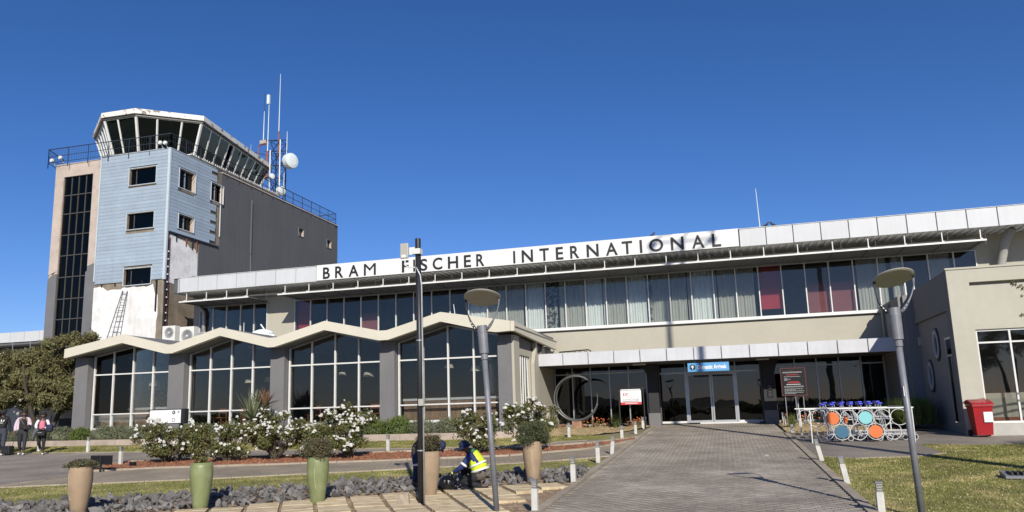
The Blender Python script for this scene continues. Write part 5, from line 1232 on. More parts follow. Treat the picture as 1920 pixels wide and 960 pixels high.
grass('grass', [(-30, 24.6), (-20.9, 24.45), (-12.4, 24.4), (-8.5, 24.45), (-6.0, 24.7), (-4.8, 26.3), (-3.9, 28.4), (-7.5, 28.4), (-8.6, 26.6), (-30, 26.6)], 70000, .035, 'lawn_blade', 'narrow grass strip along the raised planting bed')

# ================================================================== POTS
def pot(x, y, m, label, plant, seed, crack=False):
    random.seed(seed); np.random.seed(seed); z = gz(x, y)
    t = thing('plant_pot', label, 'plant pot', (x, y, z), 'tall plant pots along the stepping slabs')
    MB().lathe([(.115, 0), (.125, .02), (.15, .2), (.185, .42), (.202, .62), (.198, .76), (.185, .84), (.165, .84), (.16, .80)], (x, y, z), 40).build('pot', m, t, smooth=True)
    MB().lathe([(.16, .79), (.02, .80)], (x, y, z), 16).build('soil', 'brown_soil', t)
    if crack:
        pts = [(x+.19*math.cos(a), y+.19*math.sin(a), z+h) for a, h in ((-1.9, .75), (-1.95, .62), (-1.8, .52), (-2.0, .44), (-1.75, .3))]
        def pr(h): return np.interp(h, [0, .2, .42, .62, .76, .84], [.118, .15, .185, .202, .198, .185])+.0005
        for seq in ([(-1.9, .74), (-1.93, .66), (-1.82, .55), (-1.9, .50), (-2.05, .44), (-1.75, .28)],) if crack == 1 else ([(-1.35, .66), (-1.38, .5), (-1.3, .35), (-1.22, .28)],):
            MB().tube([(x+pr(h)*math.cos(a), y+pr(h)*math.sin(a), z+h) for a, h in seq], .0035, 4).build('crack_line', 'crack', t)
    if plant == 'low':
        cl = [((x+.20*math.cos(a)*r, y+.2*math.sin(a)*r, z+.86+.06*(1-r)), (.13, .13, .07), 300) for a, r in [(random.uniform(0, 6.28), random.uniform(.2, 1)) for _ in range(16)]]
        foliage('plant', cl, .018, 'leaf_pot', t, up=.5, aspect=.45, shell=.1)
    elif plant == 'bush':
        cl = [((x+.22*math.cos(a)*r, y+.2*math.sin(a)*r, z+.84+h), (.12, .12, .1), 300) for a, r, h in [(random.uniform(0, 6.28), random.uniform(.1, 1), random.uniform(.03, .26)) for _ in range(24)]]
        foliage('plant', cl, .018, 'leaf_pot', t, up=.4, aspect=.4, shell=.1)
    elif plant == 'tall':
        cl = [((x+.30*math.cos(a)*r, y+.26*math.sin(a)*r, z+.84+h), (.10, .10, .1), 120) for a, r, h in [(random.uniform(0, 6.28), random.uniform(.1, 1)*min(1, hh*1.8+.25), hh) for hh in [random.uniform(.05, .62) for _ in range(26)]]]
        foliage('plant', cl, .024, 'leaf_rose', t, up=.3, aspect=.5, shell=.1)
        st = MB(); [st.bar((x, y, z+.78), c[0], .007, 4) for c in cl]; st.build('stems', 'stem', t)
        fl = MB(); [fl.ball((c[0][0], c[0][1]-.08, c[0][2]+.05), .024, 5) for c in cl[:5]]; fl.build('blooms', 'petal', t)['kind'] = 'stuff'
    else:
        cl = [((x+.30*math.cos(a)*r, y+.28*math.sin(a)*r, z+.84+h), (.13, .13, .12), 420) for a, r, h in [(random.uniform(0, 6.28), random.uniform(.1, 1), random.uniform(.02, .34)) for _ in range(26)]]
        foliage('plant', cl, .019, 'leaf_conifer', t, up=.9, aspect=.3, shell=.1)
    MB().tube([(x, y, z+.75), (x, y, z+.95)], .02, 5).build('stem', 'stem', t); return t
pot(-11.0, 11.26, 'terracotta', 'cracked terracotta pot at the far left with a low flat bush', 'low', 1, 1)
pot(-9.15, 12.12, 'green_glaze', 'left of the two green pots, with a leggy flowering plant', 'tall', 2)
pot(-7.31, 13.02, 'green_glaze', 'right of the two green pots, with a low dark bush', 'bush', 3, 2)
pot(-5.46, 13.92, 'terracotta', 'tan pot beside the black pole, with a dark bush', 'bush', 4)
pot(-3.94, 15.92, 'terracotta', 'rightmost tan pot, with a wide green conifer bush', 'wide', 5, 2)
# upright stone by the pole
b = MB().hexa([(-5.62, 12.75, -.05), (-5.38, 12.75, -.05), (-5.38, 12.85, -.05), (-5.62, 12.85, -.05)], [(-5.60, 12.76, .22), (-5.41, 12.76, .25), (-5.41, 12.83, .25), (-5.60, 12.83, .22)]).build('upright_stone', 'upright_stone', None)
bevel(b, .02); tag(b, 'rough brown stone block standing on edge left of the black pole', 'stone')

# ================================================================== POLES AND LAMPS
px_, py_, pz_ = -5.235, 12.93, 0.02
PL = thing('black_pole', 'slim black pole with a small white aerial box and cable at its top', 'pole', (px_, py_, pz_))
MB().tube([(px_, py_, pz_-.1), (px_+.005, py_, 2.5), (px_-.01, py_, 4.62)], .052, 14).build('pole', 'black_metal', PL, smooth=True)
MB().lathe([(.052, 0), (.052, .18), (.02, .19)], (px_-.01, py_, 4.62), 14).build('pole_cap', 'black_metal', PL)
MB().tube([(px_-.07, py_+.0, 4.30), (px_-.01, py_-.06, 4.22), (px_+.05, py_-.05, 4.10), (px_+.065, py_-.03, 3.9), (px_+.07, py_-.02, 2.2), (px_+.07, py_-.02, .0)], .016, 7).build('cable_conduit', 'galv', PL, smooth=True)
MB().box(px_+.0, px_+.10, py_-.085, py_-.03, 1.74, 1.86).build('junction_box', 'plastic_grey', PL)
for z in (.95, 2.9): MB().lathe([(.06, 0), (.06, .02)], (px_, py_, z), 14).build('clamp', 'galv', PL)
MB().box(px_-.08, px_+.06, py_-.09, py_+.05, 4.50, 4.60).build('bracket', 'plastic_white', PL)
AB = bevel(MB().box(px_-.335, px_-.17, py_-.09, py_-.05, 4.43, 4.72).build('aerial_box', 'plastic_grey', PL), .015); MB().box(px_-.30, px_-.22, py_-.095, py_-.091, 4.45, 4.5).build('box_label', 'print_white', PL)
MB().box(px_-.17, px_-.06, py_-.04, py_-.02, 4.5, 4.64).build('mounting_plate', 'plastic_white', PL)
MB().tube([(px_-.24, py_-.07, 4.43), (px_-.23, py_-.1, 4.30), (px_-.17, py_-.08, 4.26), (px_-.05, py_-.06, 4.25)], .012, 6).build('cable', 'plastic_white', PL)
MB().tube([(px_, py_, pz_-.02), (px_, py_, pz_+.03)], .09, 10).build('base_plate', 'black_metal', PL)
def lamp(x, y, label, top, disc_c, r, tilt, lean=0.0, rz=0.0):
    z = gz(x, y); t = thing('street_lamp', label, 'street lamp', (x, y, z), 'disc topped path lamps')
    dx = lambda h: x-lean*h
    MB().tube([(dx(-.1), y, z-.1), (dx(top-.62), y, z+top-.62)], .045, 14).build('pole', 'lamp_grey', t, smooth=True)
    MB().tube([(dx(top-.66), y, z+top-.66), (dx(top-.55), y, z+top-.55)], .058, 14).build('pole_collar', 'lamp_grey', t)
    MB().tube([(dx(top-.56), y, z+top-.56), (dx(top-.22), y, z+top-.22)], [.078, .084], 18).build('lamp_body', 'lamp_grey', t)
    MB().tube([(dx(top-.218), y, z+top-.218), (dx(top-.10), y, z+top-.10)], .086, 18).build('lamp_collar', 'lamp_grey', t)
    cc = Vector((disc_c[0], y, disc_c[1])); b = MB(); q = __import__('mathutils').Euler((tilt[0], tilt[1], rz)).to_matrix()
    b.lathe([(.02, -.01), (r*.9, -.012), (r, .0), (r, .01), (r*.6, .035), (.02, .05)], (0, 0, 0), 44); b.v = [tuple(cc+q @ Vector(v)) for v in b.v]; b.build('reflector_disc', 'lamp_disc', t)
    for s in (-1, 1):
        p0 = Vector((dx(top-.16)+s*.085, y-.02, z+top-.17)); p3 = cc+q @ Vector((s*r*.93, 0, -.02)); p1 = p0+Vector((s*.11, 0, .10)); p2 = p3+Vector((s*.015, 0, -.17))
        pts = [p0*(1-u_)**3+p1*3*u_*(1-u_)**2+p2*3*u_*u_*(1-u_)+p3*u_**3 for u_ in np.linspace(0, 1, 11)]
        MB().tube(pts, [.026]*3+[.019, .016, .013, .011, .010, .010, .010, .010], 6).build('arm', 'black_metal' if s < 0 else 'lamp_grey', t, smooth=True)
        MB().ball(tuple(p3), (.022, .022, .03), 8).build('clip', 'black_metal', t)
        for k in (1, 2, 3): MB().lathe([(.009, -.028), (.009, .028)], tuple(pts[k]), 8, 'y').build('hole', 'print_white' if s < 0 else 'black_metal', t)
    return t
lamp(-3.60, 12.08, 'left path lamp with a disc top, standing on the stepping slabs', 3.11, (-3.755, 3.475), .31, (-.33, -.03), lean=.058)
lamp(2.50, 12.25, 'right path lamp with a tilted disc top, standing on the lawn', 3.03, (2.49, 3.365), .285, (-.34, -.12), lean=.018)
bpy.data.objects['street_lamp.001'] and MB().box(2.44, 2.449, 12.195, 12.21, 1.66, 1.80).build('sticker', 'print_white', bpy.data.objects['street_lamp.001'])
# bollards
def bollard(x, y, label, h=.52, lean=(0, 0), dark=False):
    z = gz(x, y); t = thing('bollard', label, 'bollard', (x, y, z), 'low path light bollards'); L = Vector((lean[0], lean[1], 0))
    w = .05
    def bx_(z0, z1, w_, m, nm):
        a = [(x+sx*w_+L.x*z0, y+sy*w_+L.y*z0, z+z0) for sx, sy in ((-1, -1), (1, -1), (1, 1), (-1, 1))]; c = [(x+sx*w_+L.x*z1, y+sy*w_+L.y*z1, z+z1) for sx, sy in ((-1, -1), (1, -1), (1, 1), (-1, 1))]
        return MB().hexa(a, c).build(nm, m, t)
    bevel(bx_(-.05, h-.15, w, 'galv' if dark else 'concrete_white', 'post'), .008)
    bx_(h-.149, h-.03, w*.72, 'lamp_disc', 'light_core')
    for k in range(3): bx_(h-.13+k*.035, h-.118+k*.035, w*.93, 'lamp_grey', 'louvre')
    bx_(h-.029, h, w*.95, 'lamp_grey', 'cap'); return t
mat('concrete_white', (0.56, 0.55, 0.51), 0.85, var=0.1, scale=6, bump=0.15, streak=0.15)
for a in [(-3.03, 12.3, 'nearest bollard on the left path edge, at the bottom of the picture', .52), (-3.08, 15.85, 'bollard on the left path edge beside the grey rocks', .52),
          (-3.17, 19.65, 'bollard on the left path edge where the grass strip ends', .52), (-3.12, 21.8, 'leaning bollard on the left path edge by the rose bed tip', .5, (.1, 0)),
          (-5.35, 27.1, 'bollard in front of the ring sculpture', .5), (-3.44, 26.6, 'bollard below the white notice sign', .5), (-3.36, 30.1, 'bollard right of the notice sign on the gravel edge', .45), (-3.38, 33.1, 'second last bollard before the left blue post', .45), (-3.4, 34.4, 'small bollard beside the dark column left of the doors', .4),
          (2.05, 12.62, 'nearest bollard on the right lawn edge', .44), (2.04, 15.77, 'leaning bollard on the right lawn edge', .5, (-.16, 0)), (2.05, 19.65, 'leaning bollard beside the trolley rail', .5, (-.20, 0)),
          (2.20, 33.0, 'leaning bollard right of the right blue post', .5, (-.08, 0)), (2.7, 32.0, 'bollard behind the dark notice board post', .45), (2.14, 28.75, 'short grey bollard near the back rail of the trolley bay', .3, (0, 0), True),
          (-12.5, 24.4, 'leaning bollard on the grass strip below the third window bay', .5, (-.12, 0)), (-10.6, 23.4, 'bollard on the rose bed kerb below the fourth window bay', .55), (-7.6, 23.95, 'bollard half hidden behind the left path lamp', .55), (-16.2, 24.5, 'bollard behind the densest rose bush', .5),
          (-23.66, 24.5, 'bollard on the grass strip below the first window bay', .58), (-18.0, 19.95, 'bollard at the left tip of the rose bed', .58), (-26.6, 25.0, 'bollard behind the two walking women', .5)]:
    bollard(*a)
BPS = []
for x, y, l in ((-2.98, 34.5, 'blue post left of the entrance doors'), (1.72, 34.4, 'blue post right of the entrance doors')):
    z = gz(x, y); t = thing('blue_post', l, 'post', (x, y, z), 'blue sign posts beside the doors'); bb('panel', 'blue_post', t, x-.075, x+.075, y-.04, y+.04, z, z+.78); bb('top_cap', 'navy', t, x-.075, x+.075, y-.04, y+.04, z+.783, z+.98)
    bb('mark', 'print_white', t, x-.014, x+.014, y-.046, y-.041, z+.12, z+.26); MB().prism([(x-.045, z+.12), (x+.045, z+.12), (x, z+.06)] if x > 0 else [(x-.02, z+.10), (x+.02, z+.10), (x+.02, z+.14), (x-.02, z+.14)], 'y', y-.046, y-.041).build('arrow', 'print_white', t)
# high mast beyond the right edge (its shadow crosses the lawn and the front)
mx_, my_ = 6.62, 16.0
HM = thing('high_mast_light', 'tall floodlight mast just outside the right edge of the lawn', 'light mast', (mx_, my_, gz(mx_, my_)))
MB().tube([(mx_, my_, 0), (mx_, my_, 19.55)], [.2, .09], 16).build('mast', 'galv', HM)
MB().tube([(mx_+1.2*math.cos(a), my_+1.2*math.sin(a), 19.45) for a in np.linspace(0, 2*PI, 24, endpoint=False)], .04, 6, closed=True).build('head_ring', 'galv', HM)
for a in (0, PI/2): MB().bar((mx_-1.2*math.cos(a), my_-1.2*math.sin(a), 19.45), (mx_+1.2*math.cos(a), my_+1.2*math.sin(a), 19.45), .03).build('head_arm', 'galv', HM)
for k in range(8):
    a = 2*PI*k/8; cx, cy2 = mx_+1.25*math.cos(a), my_+1.25*math.sin(a); MB().box(cx-.14, cx+.14, cy2-.12, cy2+.12, 19.3, 19.47).build('floodlight', 'lamp_grey', HM)

# ================================================================== SIGNS
dsx0, dsx1, dsz0, dsz1 = -1.36, .25, 2.975, 3.325
DS = thing('arrivals_sign', 'blue hanging sign with a white arrow reading Domestic Arrivals', 'sign', (-.55, 32.25, 2.97))
bb('sign_box', 'blue_sign', DS, dsx0, dsx1, 32.2, 32.3, dsz0, dsz1); bb('hanger', 'lamp_grey', DS, -1.1, -1.07, 32.24, 32.27, dsz1, 3.46); bb('hanger', 'lamp_grey', DS, -.05, -.02, 32.24, 32.27, dsz1, 3.46)
MB().lathe([(.115, 0), (.115, -.004)], (-1.17, 32.2, 3.15), 28, 'y').build('arrow_disc', 'board_black', DS)
MB().prism([(-1.185, 3.07), (-1.155, 3.07), (-1.155, 3.17), (-1.12, 3.14), (-1.105, 3.16), (-1.17, 3.235), (-1.235, 3.16), (-1.22, 3.14), (-1.185, 3.17)], 'y', 32.185, 32.195).build('arrow', 'print_white', DS)
text('lettering', 'Domestic Arrivals', .2, 'print_white', DS, (-.42, 32.19, 3.15), depth=.003, width=1.12, height=.175, offset=.007)
def lines(par, m, rows, y):
    for x0, x1, z0, z1 in rows: bb('text_line', m, par, x0, x1, y-.004, y, z0, z1)
NS = thing('notice_sign', 'white notice board with a red foot strip in a black tube frame', 'sign', (-3.75, 32.5, .74)); zb = gz(-3.75, 32.5)
MB().tube([(-4.24, 32.5, zb), (-4.24, 32.5, 2.34), (-4.19, 32.5, 2.42), (-3.30, 32.5, 2.43), (-3.24, 32.5, 2.36), (-3.22, 32.5, zb)], .03, 8).build('frame', 'black_metal', NS)
bb('board', 'print_white', NS, -4.17, -3.32, 32.47, 32.5, 1.74, 2.32); bb('red_strip', 'print_red', NS, -4.17, -3.32, 32.462, 32.468, 1.74, 1.84); bb('dark_rule', 'navy', NS, -4.08, -3.40, 32.463, 32.469, 1.868, 1.885); bb('top_clip', 'print_white', NS, -4.15, -3.34, 32.46, 32.5, 2.335, 2.37)
text('lettering', 'DANDHER', .1, 'print_grey', NS, (-3.74, 32.465, 1.95), depth=.002, width=.66, height=.07); text('lettering', 'IN PARTNERSHIP WITH', .05, 'print_grey', NS, (-3.68, 32.465, 2.05), depth=.002, width=.58, height=.035)
text('lettering', 'CANSA', .06, 'print_red', NS, (-3.93, 32.465, 2.15), depth=.002, width=.2, height=.045) if False else bb('logo', 'print_red', NS, -4.0, -3.86, 32.464, 32.469, 2.12, 2.15)
MB().prism([(-4.07, 2.1), (-4.03, 2.1), (-4.02, 2.2), (-4.06, 2.22)], 'y', 32.463, 32.469).build('logo', 'print_red', NS); bb('logo', 'dull_red', NS, -4.0, -3.84, 32.464, 32.469, 2.18, 2.20)
lines(NS, 'print_white', [(-4.0, -3.45, 1.77, 1.785), (-3.95, -3.5, 1.80, 1.812)], 32.461)
RBd = thing('rules_board', 'dark notice board with a red border and rows of small white print', 'sign', (2.6, 32.0, .7)); zb = gz(2.6, 32)
bb('board', 'board_black', RBd, 2.16, 3.02, 31.97, 32.0, 1.92, 2.94)
MB().box(2.13, 2.16, 31.96, 32.0, 1.89, 2.97).box(3.02, 3.05, 31.96, 32.0, 1.89, 2.97).box(2.16, 3.02, 31.96, 32.0, 1.89, 1.92).box(2.16, 3.02, 31.96, 32.0, 2.94, 2.97).build('border', 'dull_red', RBd)
for x in (2.25, 2.62, 2.9): bb('post', 'lamp_grey', RBd, x-.015, x+.015, 32.001, 32.03, zb, 2.9)
def dashes(x0, x1, z, m):
    x = x0
    while x < x1: w = random.uniform(.03, .10); w = min(w, x1-x); bb('text_line', m, RBd, x, x+w*.85, 31.966, 31.969, z-.009, z+.009); x += w
for z, x0, x1, m in ((2.87, 2.47, 2.6, 'dull_red'), (2.81, 2.22, 2.92, 'print_grey'), (2.78, 2.22, 2.92, 'print_grey'), (2.70, 2.35, 2.78, 'print_red'), (2.63, 2.26, 2.85, 'print_grey'), (2.56, 2.26, 2.38, 'print_grey'), (2.53, 2.26, 2.5, 'print_grey'), (2.49, 2.26, 2.38, 'print_grey'), (2.43, 2.4, 2.78, 'print_red'), (2.39, 2.37, 2.82, 'print_red'), (2.33, 2.33, 2.84, 'print_white'), (2.26, 2.24, 2.95, 'print_grey'), (2.23, 2.24, 2.95, 'print_grey'), (2.16, 2.24, 2.92, 'print_grey'), (2.12, 2.24, 2.65, 'print_grey'), (2.08, 2.24, 2.95, 'print_grey'), (2.02, 2.24, 2.92, 'print_grey'), (1.98, 2.24, 2.65, 'print_grey')): dashes(x0, x1, z, m)
NSm = thing('no_smoking_sign', 'small black sign with a round symbol on the dark column right of the doors', 'sign', (1.8, 33.94, 2.1))
bb('plate', 'board_black', NSm, 1.69, 1.92, 33.93, 33.948, 1.87, 2.42)
MB().tube([(1.805+.07*math.cos(a), 33.925, 2.30+.07*math.sin(a)) for a in np.linspace(0, 2*PI, 20, endpoint=False)], .008, 4, closed=True).build('ring', 'print_grey', NSm); MB().bar((1.76, 33.925, 2.34), (1.85, 33.925, 2.26), .007).build('slash', 'print_grey', NSm)
for k in range(4): bb('text_line', 'print_grey', NSm, 1.74, 1.87, 33.926, 33.929, 1.93+k*.06, 1.935+k*.06)
WS = thing('direction_sign', 'white boxed direction sign with a cutlery symbol and arrow above the roses', 'sign', (-17.6, 21.6, .35))
bb('box', 'black_metal', WS, -18.36, -16.98, 21.52, 21.72, 1.49, 1.975); bb('face', 'print_white', WS, -18.33, -17.12, 21.505, 21.519, 1.52, 1.945); bb('post', 'black_metal', WS, -17.2, -17.12, 21.55, 21.65, .3, 1.49)
MB().lathe([(.062, 0), (.062, -.004)], (-17.39, 21.505, 1.86), 22, 'y').build('symbol_disc', 'board_black', WS); MB().bar((-17.42, 21.498, 1.83), (-17.36, 21.498, 1.89), .009).build('symbol', 'print_white', WS); MB().bar((-17.42, 21.498, 1.89), (-17.36, 21.498, 1.83), .009).build('symbol', 'print_white', WS)
MB().tube([(-17.39+.055*math.cos(a), 21.50, 1.62+.055*math.sin(a)) for a in np.linspace(0, 2*PI, 20, endpoint=False)], .007, 4, closed=True).build('symbol_ring', 'board_black', WS)
MB().bar((-17.24, 21.5, 1.83), (-17.18, 21.5, 1.89), .008).build('arrow', 'board_black', WS); MB().bar((-17.22, 21.5, 1.895), (-17.175, 21.5, 1.895), .008).build('arrow', 'board_black', WS); MB().bar((-17.18, 21.5, 1.895), (-17.18, 21.5, 1.85), .008).build('arrow', 'board_black', WS)
BS = thing('black_sign', 'small black sign seen from behind on a short post at the rose bed tip', 'sign', (-17.05, 18.2, .2)); zb = gz(-17, 18.2)
bb('panel', 'board_black', BS, -17.45, -17.10, 18.18, 18.2, .42, .66); bb('panel', 'board_black', BS, -17.04, -16.70, 18.18, 18.2, .42, .66); bb('frame', 'black_metal', BS, -17.46, -16.69, 18.201, 18.215, .66, .68); bb('post', 'black_metal', BS, -17.095, -17.045, 18.15, 18.19, zb-.05, .665)
ds = MB().box(-17.15, -16.93, 19.35, 19.4, .2, .42).build('dark_slate', 'board_black', None); tag(ds, 'small dark square box at the left end of the red soil bed', 'box')

# ================================================================== RING SCULPTURE
RS = thing('ring_sculpture', 'open ring sculpture of twisted steel bands on the gravel bed', 'sculpture', (-6.05, 32.5, .75))
cx, cz, R0 = -6.07, 2.05, .93
for k, (dy, dr, a0, a1) in enumerate(((0, .0, 45, 372), (.12, .035, 60, 345), (.22, -.03, 80, 330), (.32, .02, 95, 318))):
    pts = []
    for a in np.linspace(math.radians(a0), math.radians(a1), 46):
        w = math.sin((a-math.radians(a0))/(math.radians(a1-a0))*PI)
        pts.append((cx+(R0+dr)*math.cos(a), 32.5+dy*(w*1.6), cz+(R0+dr)*math.sin(a)+.02))
    MB().tube(pts, [max(.008, .034*min(1, (i+1)/6, (46-i)/6)) for i in range(46)], 6).build('band', 'sculpture', RS, smooth=True)
MB().box(cx-.2, cx+.2, 32.5, 32.9, .7, 1.12).build('foot', 'boulder', RS)

# ================================================================== BIN
BN = thing('wheelie_bin', 'red wheelie bin with a white label at the corner of the side building', 'wheelie bin', (7.15, 25.9, .48)); zb = gz(7.15, 25.9)
MB().hexa([(6.92, 25.62, zb+.06), (7.33, 25.62, zb+.06), (7.33, 26.1, zb+.06), (6.92, 26.1, zb+.06)], [(6.87, 25.55, zb+.9), (7.38, 25.55, zb+.9), (7.38, 26.2, zb+.9), (6.87, 26.2, zb+.9)]).build('body', 'bin_red', BN)
bevel(MB().box(6.85, 7.40, 25.53, 26.22, zb+.86, zb+.92).build('rim', 'bin_red', BN), .01)
bevel(MB().prism([(25.50, zb+.925), (26.25, zb+.925), (26.22, zb+1.04), (26.0, zb+1.08), (25.56, zb+.98)], 'x', 6.84, 7.42).build('lid', 'bin_red', BN), .02)
for k in range(3): bb('lid_rib', 'bin_red', BN, 6.9+k*.22, 6.94+k*.22, 25.54, 25.58, zb+.965, zb+1.0)
MB().bar((6.85, 26.27, zb+1.0), (7.36, 26.27, zb+1.0), .018, 8).build('handle', 'bin_red', BN)
for x in (6.84, 7.33): MB().lathe([(.1, 0), (.1, .06)], (x, 26.12, zb+.1), 18, 'x').build('wheel', 'rubber', BN)
bb('label', 'plastic_grey', BN, 7.12, 7.36, 25.555, 25.572, zb+.42, zb+.72); bb('label', 'print_white', BN, 7.13, 7.35, 25.548, 25.554, zb+.43, zb+.71)

# ================================================================== TROLLEY BAY
TB = thing('trolley_rail', 'tubular steel rail with open rings and coloured discs beside the trolleys', 'rail', (3.7, 24.5, .44))
zt = 1.37
for y, x0, x1 in ((24.5, 2.30, 5.1), (27.7, 2.30, 5.1)):
    MB().tube([(x0-.1, y, zt+.05), (x1, y, zt+.05-.02)], .022, 8).build('top_rail', 'white_alu', TB)
    for x in (x0+.05, 5.05): MB().tube([(x, y, gz(x, y)-.02), (x, y, zt+.03)], .019, 8).build('post', 'white_alu', TB)
for x in (5.05,): MB().tube([(x, 24.5, zt+.03), (x, 27.7, zt+.05)], .028, 8).build('side_rail', 'white_alu', TB)
def ring(cx, cz, y, r=.225, disc=None):
    MB().tube([(cx+r*math.cos(a), y, cz+r*math.sin(a)) for a in np.linspace(0, 2*PI, 32, endpoint=False)], .0095, 6, closed=True).build('ring', 'white_alu', TB)
    if disc: MB().lathe([(r*.8, .006), (r*.8, -.006)], (cx, y-.01, cz), 36, 'y').build('disc', disc, TB)
for i in range(6): ring(2.51+.44*i, 1.145, 24.49, disc={1: 'disc_orange', 3: 'disc_teal'}.get(i))
for i in range(5): ring(2.73+.445*i, .75, 24.51, disc={1: 'disc_blue', 3: 'disc_orange'}.get(i))
for i in range(2): ring(2.5+.45*i, 1.15, 27.7)
def trolley(x, y, label, first=None, rz=0.0):
    z = gz(x, y)
    if first: return dup(first, (x, y, z), rz, label)
    t = thing('luggage_trolley', label, 'luggage trolley', (x, y, z), 'nested luggage trolleys in the bay')
    f = MB().tube([(x-.35, y-.28, z+.18), (x+.45, y-.16, z+.16), (x+.48, y, z+.16), (x+.45, y+.16, z+.16), (x-.35, y+.28, z+.18)], .012, 6).tube([(x-.35, y-.28, z+.18), (x-.35, y+.28, z+.18)], .012, 6).tube([(x-.3, y-.12, z+.2), (x+.45, y-.06, z+.2)], .007, 5).tube([(x-.3, y+.12, z+.2), (x+.45, y+.06, z+.2)], .007, 5)
    f.build('base_frame', 'steel_bright', t)
    b = MB()
    for s in (-1, 1): b.tube([(x-.33, y+s*.27, z+.18), (x-.40, y+s*.27, z+.65), (x-.46, y+s*.25, z+1.05)], .012, 6)
    for k in range(3): b.tube([(x-.37, y-.27, z+.42+k*.2), (x-.37, y+.27, z+.42+k*.2)], .008, 5)
    b.build('back_frame', 'steel_bright', t)
    b = MB().tube([(x-.40, y-.24, z+.62), (x-.15, y-.2, z+.62), (x-.15, y+.2, z+.62), (x-.40, y+.24, z+.62)], .007, 5)
    for k in range(5): b.tube([(x-.40, y-.2+k*.1, z+.80), (x-.22, y-.2+k*.1, z+.60)], .006, 4)
    b.build('basket', 'steel_bright', t)
    bevel(MB().box(x-.53, x-.40, y-.30, y+.30, z+1.04, z+1.10).build('handle', 'handle_blue', t), .025, 3)
    for (wx, wy) in ((x-.3, y-.27), (x-.3, y+.27), (x+.42, y)):
        MB().lathe([(.075, -.02), (.085, -.01), (.085, .01), (.075, .02)], (wx, wy, z+.085), 18, 'y').build('wheel', 'steel_bright', t); MB().bar((wx, wy, z+.085), (wx, wy, z+.18), .02, 5).build('fork', 'steel_bright', t)
        MB().lathe([(.06, -.024), (.06, .024)], (wx, wy, z+.085), 14, 'y').build('tyre', 'rubber', t)
    return t
T0 = None
onm = ['first', 'second', 'third', 'fourth', 'fifth', 'sixth', 'seventh', 'eighth']
for row, (y, xs0, n, st_) in enumerate(((25.15, 3.22, 7, .26), (26.5, 3.45, 7, .25))):
    for i in range(n):
        l = '%s trolley from the left in the %s nested row behind the ring rail' % (onm[i], 'front' if row == 0 else 'rear')
        o = trolley(xs0+i*st_, y, l, T0, 0.0); T0 = T0 or o
MB().tube([(3.36, 24.9, 1.0), (3.36, 24.9, 1.2)], .05, 8).build('trolley_tag', 'disc_orange', T0)
# grate on lawn
GT = thing('drain_grate', 'dark metal grate lying half lifted on the right lawn', 'grate', (5.15, 16.5, .17)); zb = gz(5.1, 16.5)
MB().hexa([(4.75, 16.25, zb+.01), (5.6, 16.15, zb+.01), (5.65, 16.6, zb+.01), (4.8, 16.75, zb+.01)], [(4.75, 16.25, zb+.06), (5.6, 16.15, zb+.05), (5.65, 16.6, zb+.07), (4.8, 16.75, zb+.12)]).build('frame', 'lamp_grey', GT)
for k in range(8): bb('slot', 'black_metal', GT, 4.86+k*.09, 4.89+k*.09, 16.3, 16.6, zb+.05, zb+.125)
pb_ = bb('paper_scrap', 'print_white', None, .86, .96, 20.95, 21.03, gz(.9, 21)+.012, gz(.9, 21)+.018); tag(pb_, 'small white paper scrap lying on the paved path', 'paper')

# interior furniture and lamps of the restaurant
def chair(x, y, label, first=None, rz=0):
    z = 1.2
    if first: return dup(first, (x, y, z), rz, label)
    t = thing('dining_chair', label, 'chair', (x, y, z), 'chairs inside the restaurant')
    for sx, sy, h in ((-.18, -.18, .45), (.18, -.18, .45), (-.18, .18, .85), (.18, .18, .85)): MB().bar((x+sx, y+sy, z), (x+sx, y+sy, z+h), .02).build('leg', 'chair_wood', t)
    bb('seat', 'chair_wood', t, x-.21, x+.21, y-.21, y+.21, z+.45, z+.48); bb('backrest', 'chair_wood', t, x-.2, x+.2, y+.165, y+.195, z+.68, z+.85); return t
c0 = None
for k, x in enumerate((-21.2, -20.1, -19.2, -18.3, -16.6, -15.7, -14.8, -13.9, -13.2)):
    o = chair(x, 29.2+.3*(k % 2), '%s wooden chair from the left behind the %s window bay' % (onm[k if k < 4 else k-4], 'second' if k < 4 else 'third'), c0, random.uniform(-1, 1)); c0 = c0 or o
def pend(x, y, z, r, label):
    t = thing('pendant_lamp', label, 'pendant lamp', (x, y, z), 'pendant lamps inside the restaurant'); MB().lathe([(r, 0), (r*.75, r*.8), (r*.72, r*.8), (r*.97, 0)], (x, y, z), 20).build('shade', 'shade_cream', t); MB().bar((x, y, z+r*.8), (x, y, 4.3), .008).build('cord', 'black_metal', t)
for k, (x, y, z, r) in enumerate(((-24.4, 28.75, 3.15, .2), (-19.5, 28.8, 3.1, .2), (-19.0, 29.6, 3.15, .25), (-15.1, 28.8, 3.25, .16), (-14.0, 29.0, 3.15, .24), (-13.2, 29.3, 3.3, .22), (-10.4, 28.8, 3.35, .18), (-9.4, 29.2, 3.2, .26), (-9.2, 29.8, 3.45, .24))):
    pend(x, y, z, r, '%s cream lampshade from the left behind the restaurant glass' % (onm+['ninth'])[k])
